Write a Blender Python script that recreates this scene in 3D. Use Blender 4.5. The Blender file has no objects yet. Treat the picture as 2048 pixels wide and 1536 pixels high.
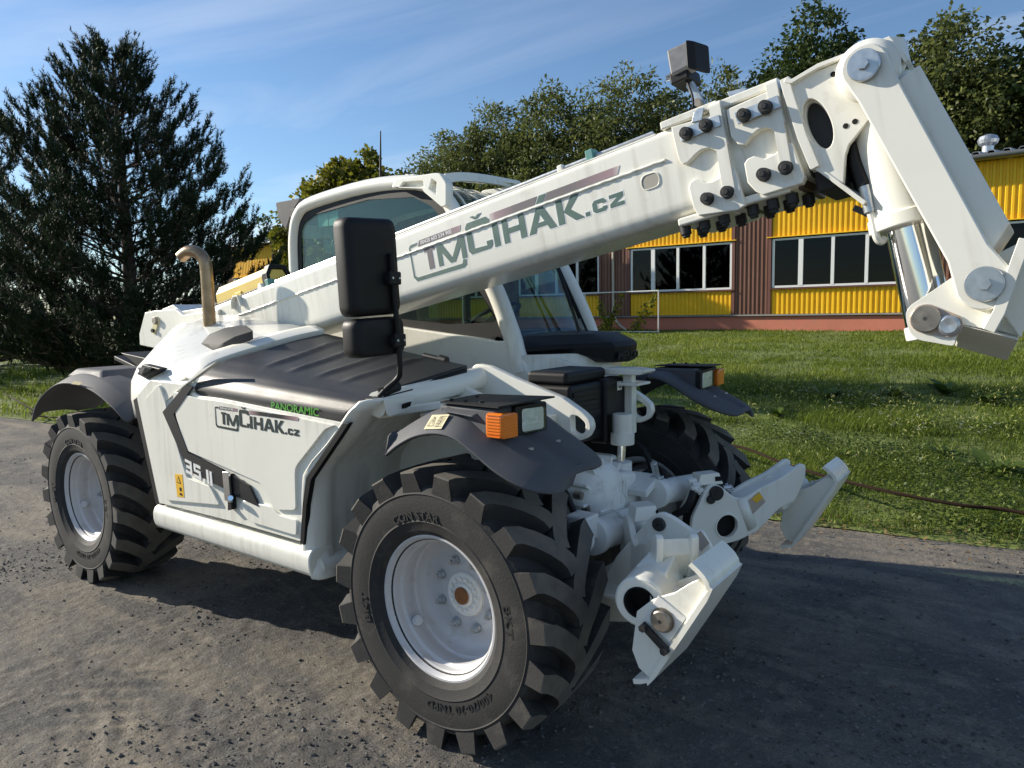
import bpy, bmesh, math, random
import numpy as np
from mathutils import Vector, Matrix

scene = bpy.context.scene
COL = scene.collection
R = math.radians
PI = math.pi

# ------------------------------------------------------------------ camera
cam_d = bpy.data.cameras.new('camera')
cam = bpy.data.objects.new('camera', cam_d)
COL.objects.link(cam)
cam.matrix_world = Matrix([[0.801267, -0.045731, 0.596556, 1.788], [0.598013, 0.092449, -0.796137, -2.9088], [-0.018743, 0.994667, 0.101424, 1.6307], [0, 0, 0, 1]]
)
cam_d.sensor_fit = 'HORIZONTAL'
cam_d.sensor_width = 36.0
cam_d.lens = 25.182
cam_d.clip_start = 0.05
cam_d.clip_end = 2000.0
scene.camera = cam

# ------------------------------------------------------------------ sky and sun
SUN_AZ, SUN_EL = 16.0, 23.0          # direction the light travels (from +X towards +Y), elevation
world = bpy.data.worlds.new('World')
scene.world = world
world.use_nodes = True
wn = world.node_tree.nodes
wl = world.node_tree.links
wn.clear()
sky = wn.new('ShaderNodeTexSky')
sky.sky_type = 'NISHITA'
sky.sun_disc = False
sky.sun_elevation = R(SUN_EL)
# sun stands towards azimuth SUN_AZ + 180 deg; Blender measures sun_rotation clockwise from +Y
sky.sun_rotation = R(90.0 - (SUN_AZ + 180.0))
sky.air_density = 1.0
sky.dust_density = 0.05
sky.ozone_density = 4.0
tc = wn.new('ShaderNodeTexCoord')
sep = wn.new('ShaderNodeSeparateXYZ')
wl.new(tc.outputs['Generated'], sep.inputs[0])
# thin cirrus: the view direction is projected on a high plane, then stretched noise
zc = wn.new('ShaderNodeMath'); zc.operation = 'MAXIMUM'; zc.inputs[1].default_value = 0.06
wl.new(sep.outputs['Z'], zc.inputs[0])
dx = wn.new('ShaderNodeMath'); dx.operation = 'DIVIDE'
dy = wn.new('ShaderNodeMath'); dy.operation = 'DIVIDE'
wl.new(sep.outputs['X'], dx.inputs[0]); wl.new(zc.outputs[0], dx.inputs[1])
wl.new(sep.outputs['Y'], dy.inputs[0]); wl.new(zc.outputs[0], dy.inputs[1])
cmb = wn.new('ShaderNodeCombineXYZ')
wl.new(dx.outputs[0], cmb.inputs[0]); wl.new(dy.outputs[0], cmb.inputs[1])
mp = wn.new('ShaderNodeMapping')
mp.inputs['Rotation'].default_value = (0, 0, R(-42))
mp.inputs['Scale'].default_value = (0.16, 0.62, 1)
wl.new(cmb.outputs[0], mp.inputs[0])
nz = wn.new('ShaderNodeTexNoise')
nz.inputs['Scale'].default_value = 1.0
nz.inputs['Detail'].default_value = 7
nz.inputs['Roughness'].default_value = 0.56
nz.inputs['Distortion'].default_value = 0.9
wl.new(mp.outputs[0], nz.inputs[0])
cr = wn.new('ShaderNodeValToRGB')
cr.color_ramp.elements[0].position = 0.44
cr.color_ramp.elements[0].color = (0, 0, 0, 1)
cr.color_ramp.elements[1].position = 0.82
cr.color_ramp.elements[1].color = (0.62, 0.62, 0.62, 1)
wl.new(nz.outputs['Fac'], cr.inputs[0])
mixc = wn.new('ShaderNodeMix'); mixc.data_type = 'RGBA'
wl.new(cr.outputs[0], mixc.inputs['Factor'])
wl.new(sky.outputs[0], mixc.inputs['A'])
mixc.inputs['B'].default_value = (6.6, 7.0, 7.6, 1)
bg = wn.new('ShaderNodeBackground')
bg.inputs['Strength'].default_value = 0.095
wl.new(mixc.outputs['Result'], bg.inputs['Color'])
wo = wn.new('ShaderNodeOutputWorld')
wl.new(bg.outputs[0], wo.inputs['Surface'])

sun_d = bpy.data.lights.new('sun', 'SUN')
sun_d.energy = 5.0
sun_d.angle = R(0.53)
sun_d.color = (1.0, 0.915, 0.78)
sun = bpy.data.objects.new('sun', sun_d)
COL.objects.link(sun)
_l = Vector((math.cos(R(SUN_AZ)) * math.cos(R(SUN_EL)), math.sin(R(SUN_AZ)) * math.cos(R(SUN_EL)), -math.sin(R(SUN_EL))))
sun.rotation_euler = _l.to_track_quat('-Z', 'Y').to_euler()
sun.location = (-20, -6, 14)

scene.view_settings.view_transform = 'Standard'
scene.view_settings.look = 'None'
scene.view_settings.exposure = 0.65
scene.view_settings.gamma = 1.0
scene.view_settings.use_curve_mapping = False
scene.render.engine = 'CYCLES'
try:
    scene.cycles.max_bounces = 8
    scene.cycles.transparent_max_bounces = 12
    scene.cycles.use_denoising = True
    scene.cycles.caustics_reflective = False
    scene.cycles.caustics_refractive = False
except Exception:
    pass

# ------------------------------------------------------------------ materials
MATS = {}
def mat(name, col, rough=0.5, metal=0.0, coat=0.0, noise=None, bump=None, dirt=None, spec=None, streak=None, coords='Object'):
    """procedural principled material. noise=(scale,amount) colour variation; bump=(scale,strength,dist); dirt=(colour,scale,lo,hi)"""
    m = bpy.data.materials.new(name)
    m.use_nodes = True
    nt = m.node_tree; n = nt.nodes; l = nt.links
    b = n['Principled BSDF']
    b.inputs['Roughness'].default_value = rough
    b.inputs['Metallic'].default_value = metal
    b.inputs['Coat Weight'].default_value = coat
    b.inputs['Coat Roughness'].default_value = 0.08
    if spec is not None: b.inputs['Specular IOR Level'].default_value = spec
    c = (col[0], col[1], col[2], 1)
    b.inputs['Base Color'].default_value = c
    tcn = n.new('ShaderNodeTexCoord')
    out = None
    if noise:
        t = n.new('ShaderNodeTexNoise'); t.inputs['Scale'].default_value = noise[0]; t.inputs['Detail'].default_value = 6
        l.new(tcn.outputs[coords], t.inputs['Vector'])
        mr = n.new('ShaderNodeMapRange'); mr.inputs['From Min'].default_value = 0.25; mr.inputs['From Max'].default_value = 0.75
        mr.inputs['To Min'].default_value = 1 - noise[1]; mr.inputs['To Max'].default_value = 1 + noise[1]
        l.new(t.outputs['Fac'], mr.inputs['Value'])
        mx = n.new('ShaderNodeMix'); mx.data_type = 'RGBA'; mx.blend_type = 'MULTIPLY'; mx.inputs['Factor'].default_value = 1
        mx.inputs['A'].default_value = c
        l.new(mr.outputs[0], mx.inputs['B'])
        out = mx.outputs['Result']
        # roughness wanders too
        mr2 = n.new('ShaderNodeMapRange'); mr2.inputs['To Min'].default_value = max(0, rough - 0.1); mr2.inputs['To Max'].default_value = min(1, rough + 0.1)
        l.new(t.outputs['Fac'], mr2.inputs['Value']); l.new(mr2.outputs[0], b.inputs['Roughness'])
    if dirt:
        t = n.new('ShaderNodeTexNoise'); t.inputs['Scale'].default_value = dirt[1]; t.inputs['Detail'].default_value = 9; t.inputs['Roughness'].default_value = 0.68
        l.new(tcn.outputs[coords], t.inputs['Vector'])
        mr = n.new('ShaderNodeMapRange'); mr.inputs['From Min'].default_value = dirt[2]; mr.inputs['From Max'].default_value = dirt[3]
        l.new(t.outputs['Fac'], mr.inputs['Value'])
        mx = n.new('ShaderNodeMix'); mx.data_type = 'RGBA'
        l.new(mr.outputs[0], mx.inputs['Factor'])
        if out: l.new(out, mx.inputs['A'])
        else: mx.inputs['A'].default_value = c
        mx.inputs['B'].default_value = (*dirt[0], 1)
        out = mx.outputs['Result']
    if streak:
        # run-off streaks: noise stretched along the vertical, broken up by a second noise
        mp_ = n.new('ShaderNodeMapping'); mp_.inputs['Scale'].default_value = (streak[1], streak[1], streak[1] * 0.06)
        l.new(tcn.outputs[coords], mp_.inputs[0])
        t = n.new('ShaderNodeTexNoise'); t.inputs['Scale'].default_value = 1.0; t.inputs['Detail'].default_value = 5; l.new(mp_.outputs[0], t.inputs['Vector'])
        t2 = n.new('ShaderNodeTexNoise'); t2.inputs['Scale'].default_value = 2.3; t2.inputs['Detail'].default_value = 6; l.new(tcn.outputs[coords], t2.inputs['Vector'])
        mu = n.new('ShaderNodeMath'); mu.operation = 'MULTIPLY'; l.new(t.outputs['Fac'], mu.inputs[0]); l.new(t2.outputs['Fac'], mu.inputs[1])
        mr = n.new('ShaderNodeMapRange'); mr.inputs['From Min'].default_value = streak[2]; mr.inputs['From Max'].default_value = streak[3]; mr.inputs['To Max'].default_value = streak[4]
        l.new(mu.outputs[0], mr.inputs['Value'])
        mx = n.new('ShaderNodeMix'); mx.data_type = 'RGBA'; l.new(mr.outputs[0], mx.inputs['Factor'])
        if out: l.new(out, mx.inputs['A'])
        else: mx.inputs['A'].default_value = c
        mx.inputs['B'].default_value = (*streak[0], 1)
        out = mx.outputs['Result']
    if out: l.new(out, b.inputs['Base Color'])
    if bump:
        t = n.new('ShaderNodeTexNoise'); t.inputs['Scale'].default_value = bump[0]; t.inputs['Detail'].default_value = 4
        l.new(tcn.outputs[coords], t.inputs['Vector'])
        bp = n.new('ShaderNodeBump'); bp.inputs['Strength'].default_value = bump[1]; bp.inputs['Distance'].default_value = bump[2]
        l.new(t.outputs['Fac'], bp.inputs['Height']); l.new(bp.outputs[0], b.inputs['Normal'])
    MATS[name] = m
    return m

mat('white_paint', (0.82, 0.805, 0.72), 0.34, coat=0.25, noise=(3.0, 0.035), dirt=((0.46, 0.41, 0.33), 5.0, 0.60, 0.95), streak=((0.40, 0.36, 0.29), 26.0, 0.27, 0.46, 0.42), bump=(60, 0.04, 0.002))
mat('cast_white', (0.74, 0.735, 0.70), 0.5, noise=(6.0, 0.06), dirt=((0.24, 0.19, 0.13), 9.0, 0.56, 0.90), bump=(70, 0.3, 0.003))
mat('rim_paint', (0.54, 0.54, 0.55), 0.38, noise=(8, 0.06), dirt=((0.33, 0.28, 0.22), 9.0, 0.54, 0.85), bump=(90, 0.08, 0.002))
mat('grey_plastic', (0.080, 0.083, 0.092), 0.66, spec=0.3, noise=(10, 0.10), dirt=((0.16, 0.15, 0.13), 6.0, 0.62, 1.0), bump=(420, 0.35, 0.002))
mat('black_plastic', (0.009, 0.009, 0.010), 0.52, spec=0.3, noise=(12, 0.15), bump=(300, 0.25, 0.002))
mat('cover_black', (0.014, 0.0145, 0.016), 0.46, spec=0.38, noise=(7, 0.18), dirt=((0.12, 0.11, 0.10), 14.0, 0.62, 1.0), bump=(240, 0.35, 0.002))
mat('scoop_black', (0.030, 0.031, 0.034), 0.7, spec=0.25, bump=(300, 0.2, 0.002))
mat('dark_metal', (0.05, 0.05, 0.05), 0.45, metal=0.6, noise=(20, 0.2))
mat('bolt_black', (0.012, 0.012, 0.013), 0.55, bump=(200, 0.2, 0.001))
mat('rubber', (0.022, 0.0215, 0.021), 0.80, noise=(9, 0.22), dirt=((0.10, 0.088, 0.072), 6.5, 0.52, 0.85), bump=(130, 0.35, 0.003))
mat('rubber_text', (0.016, 0.016, 0.016), 0.7)
mat('rubber_worn_lit', (0.105, 0.096, 0.083), 0.85, noise=(14, 0.25), dirt=((0.17, 0.145, 0.11), 9.0, 0.48, 0.8), bump=(150, 0.4, 0.003))  # worn, dusty lug tops, with the lit look of the tread painted in
mat('chrome', (0.78, 0.79, 0.80), 0.10, metal=1.0)
mat('zinc', (0.50, 0.53, 0.55), 0.36, metal=0.85, noise=(40, 0.16), dirt=((0.30, 0.25, 0.18), 30, 0.66, 0.95))
mat('worn_steel', (0.30, 0.27, 0.23), 0.42, metal=0.75, noise=(40, 0.25), dirt=((0.20, 0.11, 0.06), 30, 0.6, 0.9))
mat('rust', (0.026, 0.015, 0.010), 0.9, spec=0.15, noise=(40, 0.35), bump=(120, 0.4, 0.002))
mat('hub_cap_rust', (0.20, 0.075, 0.022), 0.55, noise=(60, 0.3))
mat('exhaust_steel', (0.36, 0.25, 0.15), 0.33, metal=0.85, noise=(14, 0.3), dirt=((0.20, 0.13, 0.07), 16, 0.5, 0.9))
mat('yellow_case', (0.72, 0.53, 0.12), 0.45, noise=(8, 0.06))
mat('amber', (0.80, 0.20, 0.012), 0.25, coat=0.6)
mat('decal_green', (0.085, 0.15, 0.125), 0.4, noise=(30, 0.05))
mat('decal_dark', (0.016, 0.028, 0.024), 0.4)
mat('decal_grey', (0.17, 0.145, 0.15), 0.4)
mat('decal_black', (0.014, 0.014, 0.016), 0.38)
mat('decal_white', (0.80, 0.80, 0.78), 0.4)
mat('panoramic_green', (0.09, 0.36, 0.045), 0.4)
mat('sticker_yellow', (0.80, 0.47, 0.03), 0.45)
mat('sticker_pale', (0.66, 0.58, 0.34), 0.5)
mat('sticker_faded', (0.42, 0.36, 0.33), 0.5, dirt=((0.60, 0.38, 0.10), 40, 0.5, 0.7))
mat('recess_shade', (0.36, 0.34, 0.29), 0.6)  # darkened tone standing in for shade inside the access hole
mat('greasy', (0.06, 0.035, 0.02), 0.5, noise=(40, 0.4))
mat('lamp_grey', (0.20, 0.20, 0.21), 0.5, noise=(30, 0.2), dirt=((0.5, 0.5, 0.48), 25, 0.66, 0.8))
mat('clip_teal', (0.10, 0.28, 0.26), 0.5)
mat('lining_grey', (0.42, 0.43, 0.42), 0.9)
mat('interior_dark', (0.02, 0.02, 0.022), 0.7)
mat('seat_fabric', (0.035, 0.035, 0.04), 0.9)
mat('paper_mint', (0.42, 0.62, 0.55), 0.6)
mat('hole_dark', (0.004, 0.004, 0.004), 0.9)
mat('lens_reflector', (0.92, 0.93, 0.95), 0.22, metal=0.25, bump=(45, 0.5, 0.01))

def glass_mat(name, tint, rough=0.0, reflect=0.10, opacity=0.0):
    """thin tinted pane: transparent with a fresnel reflection"""
    m = bpy.data.materials.new(name); m.use_nodes = True
    n = m.node_tree.nodes; l = m.node_tree.links
    n.clear()
    o = n.new('ShaderNodeOutputMaterial')
    t = n.new('ShaderNodeBsdfTransparent'); t.inputs[0].default_value = (*tint, 1)
    g = n.new('ShaderNodeBsdfGlossy'); g.inputs['Roughness'].default_value = rough
    g.inputs[0].default_value = (0.95, 0.98, 1.0, 1)
    lw = n.new('ShaderNodeFresnel')
    ge = n.new('ShaderNodeNewGeometry'); io = n.new('ShaderNodeMapRange')
    io.inputs['To Min'].default_value = reflect; io.inputs['To Max'].default_value = 1.0 / reflect   # same reflection on both faces of the thin pane
    l.new(ge.outputs['Backfacing'], io.inputs['Value']); l.new(io.outputs[0], lw.inputs['IOR'])
    mr = n.new('ShaderNodeMapRange'); mr.inputs['To Min'].default_value = 0.0; mr.inputs['To Max'].default_value = 1.0
    l.new(lw.outputs['Fac'], mr.inputs['Value'])
    mx = n.new('ShaderNodeMixShader')
    l.new(mr.outputs[0], mx.inputs[0]); l.new(t.outputs[0], mx.inputs[1]); l.new(g.outputs[0], mx.inputs[2])
    l.new(mx.outputs[0], o.inputs[0])
    MATS[name] = m
    return m
glass_mat('cab_glass', (0.74, 0.86, 0.81), 0.0, 1.50)
glass_mat('windscreen_glass', (0.52, 0.68, 0.78), 0.0, 1.62)
glass_mat('window_glass', (0.20, 0.20, 0.20), 0.02, 1.28)
glass_mat('lamp_glass', (0.92, 0.94, 0.95), 0.0, 1.5)

# gradient band of the logo: fades from grey to the paint
def band_mat(name, dark, axis, x0, x1, x2, x3):
    m = bpy.data.materials.new(name); m.use_nodes = True
    n = m.node_tree.nodes; l = m.node_tree.links
    b = n['Principled BSDF']; b.inputs['Roughness'].default_value = 0.4
    tcn = n.new('ShaderNodeTexCoord'); sp = n.new('ShaderNodeSeparateXYZ')
    l.new(tcn.outputs['Object'], sp.inputs[0])
    mr = n.new('ShaderNodeMapRange'); mr.inputs['From Min'].default_value = x0; mr.inputs['From Max'].default_value = x3
    l.new(sp.outputs['X'], mr.inputs['Value'])
    cr = n.new('ShaderNodeValToRGB'); e = cr.color_ramp.elements
    wht = (0.78, 0.765, 0.70, 1); pk = (0.36, 0.24, 0.26, 1); dk = (*dark, 1)
    e[0].position = 0.0; e[0].color = wht
    e[1].position = 1.0; e[1].color = wht
    f = lambda x: (x - x0) / (x3 - x0)
    for p, c in ((f(x0) + 0.07, pk), (f(x1), dk), (f(x2), dk), (0.5 * (f(x2) + 1) + 0.1, pk)):
        q = e.new(min(max(p, 0.001), 0.999)); q.color = c
    l.new(mr.outputs[0], cr.inputs[0]); l.new(cr.outputs[0], b.inputs['Base Color'])
    MATS[name] = m

# ------------------------------------------------------------------ mesh helpers
def link(o, parent=None):
    COL.objects.link(o)
    if parent is not None: o.parent = parent
    return o

def empty(name, parent=None, loc=(0, 0, 0), rot=(0, 0, 0)):
    o = bpy.data.objects.new(name, None)
    o.empty_display_size = 0.1
    o.location = loc; o.rotation_euler = rot
    return link(o, parent)

def tag(o, label=None, cat=None, group=None, kind=None):
    if label: o['label'] = label
    if cat: o['category'] = cat
    if group: o['group'] = group
    if kind: o['kind'] = kind
    return o

def finish(me, smooth=35):
    if smooth:
        me.polygons.foreach_set('use_smooth', [True] * len(me.polygons))
        me.set_sharp_from_angle(angle=R(smooth))
    else:
        me.polygons.foreach_set('use_smooth', [False] * len(me.polygons))
    me.update()

def mesh(name, verts, faces, m, parent=None, bevel=0.0, seg=2, smooth=35, solid=0.0, fix=True, offset=-1):
    me = bpy.data.meshes.new(name)
    me.from_pydata([tuple(v) for v in verts], [], [tuple(f) for f in faces])
    if fix:
        bm = bmesh.new(); bm.from_mesh(me)
        bmesh.ops.recalc_face_normals(bm, faces=bm.faces)
        bm.to_mesh(me); bm.free()
    me.materials.append(MATS[m] if isinstance(m, str) else m)
    finish(me, smooth)
    o = bpy.data.objects.new(name, me)
    link(o, parent)
    if solid:
        s = o.modifiers.new('solid', 'SOLIDIFY'); s.thickness = solid; s.offset = offset
    if bevel:
        bv = o.modifiers.new('bevel', 'BEVEL'); bv.width = bevel; bv.segments = seg; bv.limit_method = 'ANGLE'; bv.angle_limit = R(32)
        bv.harden_normals = True
    return o

class MB:
    """collects several closed shapes into one mesh"""
    def __init__(s): s.v = []; s.f = []
    def add(s, v, f):
        k = len(s.v); s.v += [tuple(p) for p in v]; s.f += [tuple(i + k for i in q) for q in f]; return s
    def box(s, c, d, rot=None):
        x, y, z = d[0] / 2, d[1] / 2, d[2] / 2
        vs = [Vector(p) for p in ((-x,-y,-z),(x,-y,-z),(x,y,-z),(-x,y,-z),(-x,-y,z),(x,-y,z),(x,y,z),(-x,y,z))]
        if rot is not None: vs = [rot @ p for p in vs]
        return s.add([p + Vector(c) for p in vs], [(0,3,2,1),(4,5,6,7),(0,1,5,4),(1,2,6,5),(2,3,7,6),(3,0,4,7)])
    def cyl(s, p0, p1, r0, r1=None, n=24, cap=True):
        r1 = r0 if r1 is None else r1
        p0 = Vector(p0); p1 = Vector(p1); d = (p1 - p0).normalized()
        a = d.orthogonal().normalized(); b = d.cross(a)
        v = []
        for p, r in ((p0, r0), (p1, r1)):
            for i in range(n):
                t = 2 * PI * i / n; v.append(p + a * (r * math.cos(t)) + b * (r * math.sin(t)))
        f = [(i, (i + 1) % n, n + (i + 1) % n, n + i) for i in range(n)]
        if cap: f += [tuple(range(n - 1, -1, -1)), tuple(range(n, 2 * n))]
        return s.add(v, f)
    def tube(s, pts, r, n=12, closed=False):
        pts = [Vector(p) for p in pts]; m = len(pts)
        rs = r if isinstance(r, (list, tuple)) else [r] * m
        v = []; prev = None
        for i, p in enumerate(pts):
            d = (pts[min(i + 1, m - 1)] - pts[max(i - 1, 0)]).normalized()
            if prev is None: a = d.orthogonal().normalized()
            else: a = (prev - d * prev.dot(d)).normalized()
            prev = a; b = d.cross(a)
            for k in range(n):
                t = 2 * PI * k / n; v.append(p + a * (rs[i] * math.cos(t)) + b * (rs[i] * math.sin(t)))
        f = []
        for i in range(m - 1):
            for k in range(n):
                f.append((i * n + k, i * n + (k + 1) % n, (i + 1) * n + (k + 1) % n, (i + 1) * n + k))
        f += [tuple(range(n - 1, -1, -1)), tuple(range((m - 1) * n, m * n))]
        return s.add(v, f)
    def prism(s, poly, axis, a, b):
        """2-D polygon extruded along axis ('x','y','z') from a to b; poly coordinates are the two other axes in order"""
        def P(u, w, t):
            return (t, u, w) if axis == 'x' else ((u, t, w) if axis == 'y' else (u, w, t))
        n = len(poly)
        v = [P(u, w, a) for u, w in poly] + [P(u, w, b) for u, w in poly]
        f = [tuple(range(n)), tuple(range(2 * n - 1, n - 1, -1))] + [(i, i + n, (i + 1) % n + n, (i + 1) % n) for i in range(n)]
        return s.add(v, f)
    def lathe(s, prof, n=48, axis='y', c=(0, 0, 0), close=False):
        """prof: list of (radius, position along the axis)"""
        v = []; m = len(prof)
        for i in range(n):
            t = 2 * PI * i / n; ct, st = math.cos(t), math.sin(t)
            for r, h in prof:
                p = (r * ct, h, r * st) if axis == 'y' else ((h, r * ct, r * st) if axis == 'x' else (r * ct, r * st, h))
                v.append((p[0] + c[0], p[1] + c[1], p[2] + c[2]))
        f = []
        for i in range(n):
            for k in range(m - 1 if not close else m):
                f.append((i * m + k, i * m + (k + 1) % m, ((i + 1) % n) * m + (k + 1) % m, ((i + 1) % n) * m + k))
        return s.add(v, f)
    def build(s, name, m, parent=None, **k):
        return mesh(name, s.v, s.f, m, parent, **k)

def box(name, c, d, m, parent=None, bevel=0.004, rot=None, **k):
    return MB().box(c, d, rot).build(name, m, parent, bevel=bevel, **k)
def cyl(name, p0, p1, r, m, parent=None, r1=None, n=28, bevel=0.0, **k):
    return MB().cyl(p0, p1, r, r1, n).build(name, m, parent, bevel=bevel, **k)
def tube(name, pts, r, m, parent=None, n=12, sub=6, **k):
    return MB().tube(smooth_path(pts, sub) if sub else pts, r, n).build(name, m, parent, **k)
def prism(name, poly, axis, a, b, m, parent=None, bevel=0.004, **k):
    return MB().prism(poly, axis, a, b).build(name, m, parent, bevel=bevel, **k)

def smooth_path(pts, sub=6):
    pts = [Vector(p) for p in pts]; out = []
    n = len(pts)
    for i in range(n - 1):
        p0 = pts[max(i - 1, 0)]; p1 = pts[i]; p2 = pts[i + 1]; p3 = pts[min(i + 2, n - 1)]
        for k in range(sub):
            t = k / sub
            out.append(0.5 * ((2 * p1) + (p2 - p0) * t + (2 * p0 - 5 * p1 + 4 * p2 - p3) * t * t + (3 * p1 - p0 - 3 * p2 + p3) * t ** 3))
    out.append(pts[-1])
    return out

def loft(name, rows, m, parent=None, caps=True, closed=False, **k):
    """rows: list of equally long point lists"""
    n = len(rows[0]); v = [p for r in rows for p in r]; f = []
    for i in range(len(rows) - 1):
        for j in range(n if closed else n - 1):
            f.append((i * n + j, i * n + (j + 1) % n, (i + 1) * n + (j + 1) % n, (i + 1) * n + j))
    if caps and closed:
        f += [tuple(range(n - 1, -1, -1)), tuple(range((len(rows) - 1) * n, len(rows) * n))]
    return mesh(name, v, f, m, parent, **k)

def rounded(poly, r, n=4):
    """round the corners of a closed 2-D polygon"""
    out = []; m = len(poly)
    rs = r if isinstance(r, (list, tuple)) else [r] * m
    for i in range(m):
        p = Vector(poly[i]); a = Vector(poly[i - 1]) - p; b = Vector(poly[(i + 1) % m]) - p
        ri = min(rs[i], a.length * 0.48, b.length * 0.48)
        if ri < 1e-5: out.append(tuple(p)); continue
        q0 = p + a.normalized() * ri; q1 = p + b.normalized() * ri
        for k in range(n + 1):
            t = k / n
            out.append(tuple(q0 * (1 - t) ** 2 + p * 2 * t * (1 - t) + q1 * t * t))
    return out
def circle(cx, cy, r, n=28, ry=None):
    ry = r if ry is None else ry
    return [(cx + r * math.cos(2 * PI * i / n), cy + ry * math.sin(2 * PI * i / n)) for i in range(n)]

def plate(name, outline, holes, axis, a, b, m, parent=None, bevel=0.003, smooth=35):
    """flat plate with holes: 2-D outline + holes filled by the curve filler, extruded between a and b along axis"""
    cu = bpy.data.curves.new(name + '_c', 'CURVE'); cu.dimensions = '2D'; cu.fill_mode = 'BOTH'
    cu.extrude = abs(b - a) / 2 - bevel; cu.bevel_depth = bevel; cu.bevel_resolution = 1; cu.offset = -bevel
    for ring in [outline] + list(holes):
        sp = cu.splines.new('POLY'); sp.points.add(len(ring) - 1)
        for i, (x, y) in enumerate(ring): sp.points[i].co = (x, y, 0, 1)
        sp.use_cyclic_u = True
    tmp = bpy.data.objects.new(name + '_t', cu)
    COL.objects.link(tmp)
    dg = bpy.context.evaluated_depsgraph_get()
    me = bpy.data.meshes.new_from_object(tmp.evaluated_get(dg))
    bpy.data.objects.remove(tmp); bpy.data.curves.remove(cu)
    me.name = name
    mid = (a + b) / 2
    for v in me.vertices:
        u, w, t = v.co
        v.co = (mid + t, u, w) if axis == 'x' else ((u, mid - t, w) if axis == 'y' else (u, w, mid + t))
    me.materials.clear(); me.materials.append(MATS[m])
    finish(me, smooth)
    return link(bpy.data.objects.new(name, me), parent)

def text(name, body, m, parent, loc, size, xdir, ydir, width=1.0, depth=0.0006, align='LEFT', font=None, spacing=1.0, bold=0.0):
    """flat lettering laid on a surface: xdir along the line, ydir up"""
    cu = bpy.data.curves.new(name + '_f', 'FONT'); cu.body = body; cu.size = size; cu.extrude = depth; cu.offset = bold
    cu.align_x = align; cu.space_character = spacing; cu.resolution_u = 3
    tmp = bpy.data.objects.new(name + '_t', cu); COL.objects.link(tmp)
    dg = bpy.context.evaluated_depsgraph_get()
    me = bpy.data.meshes.new_from_object(tmp.evaluated_get(dg))
    bpy.data.objects.remove(tmp); bpy.data.curves.remove(cu)
    xd = Vector(xdir).normalized(); yd = Vector(ydir).normalized(); zd = xd.cross(yd)
    L = Vector(loc)
    for v in me.vertices:
        v.co = L + xd * (v.co.x * width) + yd * v.co.y + zd * v.co.z
    me.materials.clear(); me.materials.append(MATS[m]); finish(me, 0); me.name = name
    return link(bpy.data.objects.new(name, me), parent)

def dup(o, parent=None):
    c = o.copy(); COL.objects.link(c); c.parent = parent
    for ch in list(o.children): dup(ch, c)
    return c

# numpy value noise ------------------------------------------------
def vnoise(x, y, seed=0, octaves=4, lac=2.0, gain=0.5):
    rng = np.random.RandomState(seed); tab = rng.rand(256, 256)
    tot = np.zeros_like(x); amp = 1.0; nrm = 0
    for o in range(octaves):
        fx = np.floor(x); fy = np.floor(y); tx = x - fx; ty = y - fy
        tx = tx * tx * (3 - 2 * tx); ty = ty * ty * (3 - 2 * ty)
        i = fx.astype(int) % 256; j = fy.astype(int) % 256; i1 = (i + 1) % 256; j1 = (j + 1) % 256
        tot += amp * ((tab[i, j] * (1 - tx) + tab[i1, j] * tx) * (1 - ty) + (tab[i, j1] * (1 - tx) + tab[i1, j1] * tx) * ty)
        nrm += amp; amp *= gain; x = x * lac + 17.3; y = y * lac + 9.1
    return tot / nrm

def np_mesh(name, verts, faces, m, parent=None, smooth=False, attr=None):
    """verts (N,3) array, faces (M,3) or (M,4) array"""
    me = bpy.data.meshes.new(name)
    nv, (nf, k) = len(verts), faces.shape
    me.vertices.add(nv); me.vertices.foreach_set('co', np.ascontiguousarray(verts, dtype=np.float32).ravel())
    me.loops.add(nf * k); me.loops.foreach_set('vertex_index', np.ascontiguousarray(faces, dtype=np.int32).ravel())
    me.polygons.add(nf); me.polygons.foreach_set('loop_start', np.arange(0, nf * k, k, dtype=np.int32))
    me.polygons.foreach_set('loop_total', np.full(nf, k, dtype=np.int32))
    me.update(calc_edges=True); me.validate(clean_customdata=False)
    if attr is not None:
        a = me.attributes.new('tone', 'FLOAT', 'POINT'); a.data.foreach_set('value', np.ascontiguousarray(attr, dtype=np.float32))
    me.polygons.foreach_set('use_smooth', np.full(nf, smooth, dtype=bool))
    me.materials.append(MATS[m] if isinstance(m, str) else m)
    return link(bpy.data.objects.new(name, me), parent)

# =================================================================== GROUND
def edge_y(x):
    """line where the asphalt ends and the lawn starts"""
    return np.interp(x, [-60, -12.7, 0.5, 1.7, 6, 60], [-2.0, 1.55, 2.62, 2.82, 3.6, 13.0]) + 0.10 * (vnoise(np.asarray(x) * 1.3, np.asarray(x) * 0 + 3.3, 5, 4) - 0.5) * 2
def lawn_z(x, y):
    d = np.maximum(y - edge_y(x), 0)
    return 0.012 + 0.040 * d * np.clip(d / 3, 0.4, 1) + 0.05 * (vnoise(x * 0.5, y * 0.5, 11, 4) - 0.5) * np.clip(d / 1.5, 0, 1) + 0.02 * (vnoise(x * 3.1, y * 3.1, 12, 3) - 0.5) * np.clip(d / 0.6, 0, 1)

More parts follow.
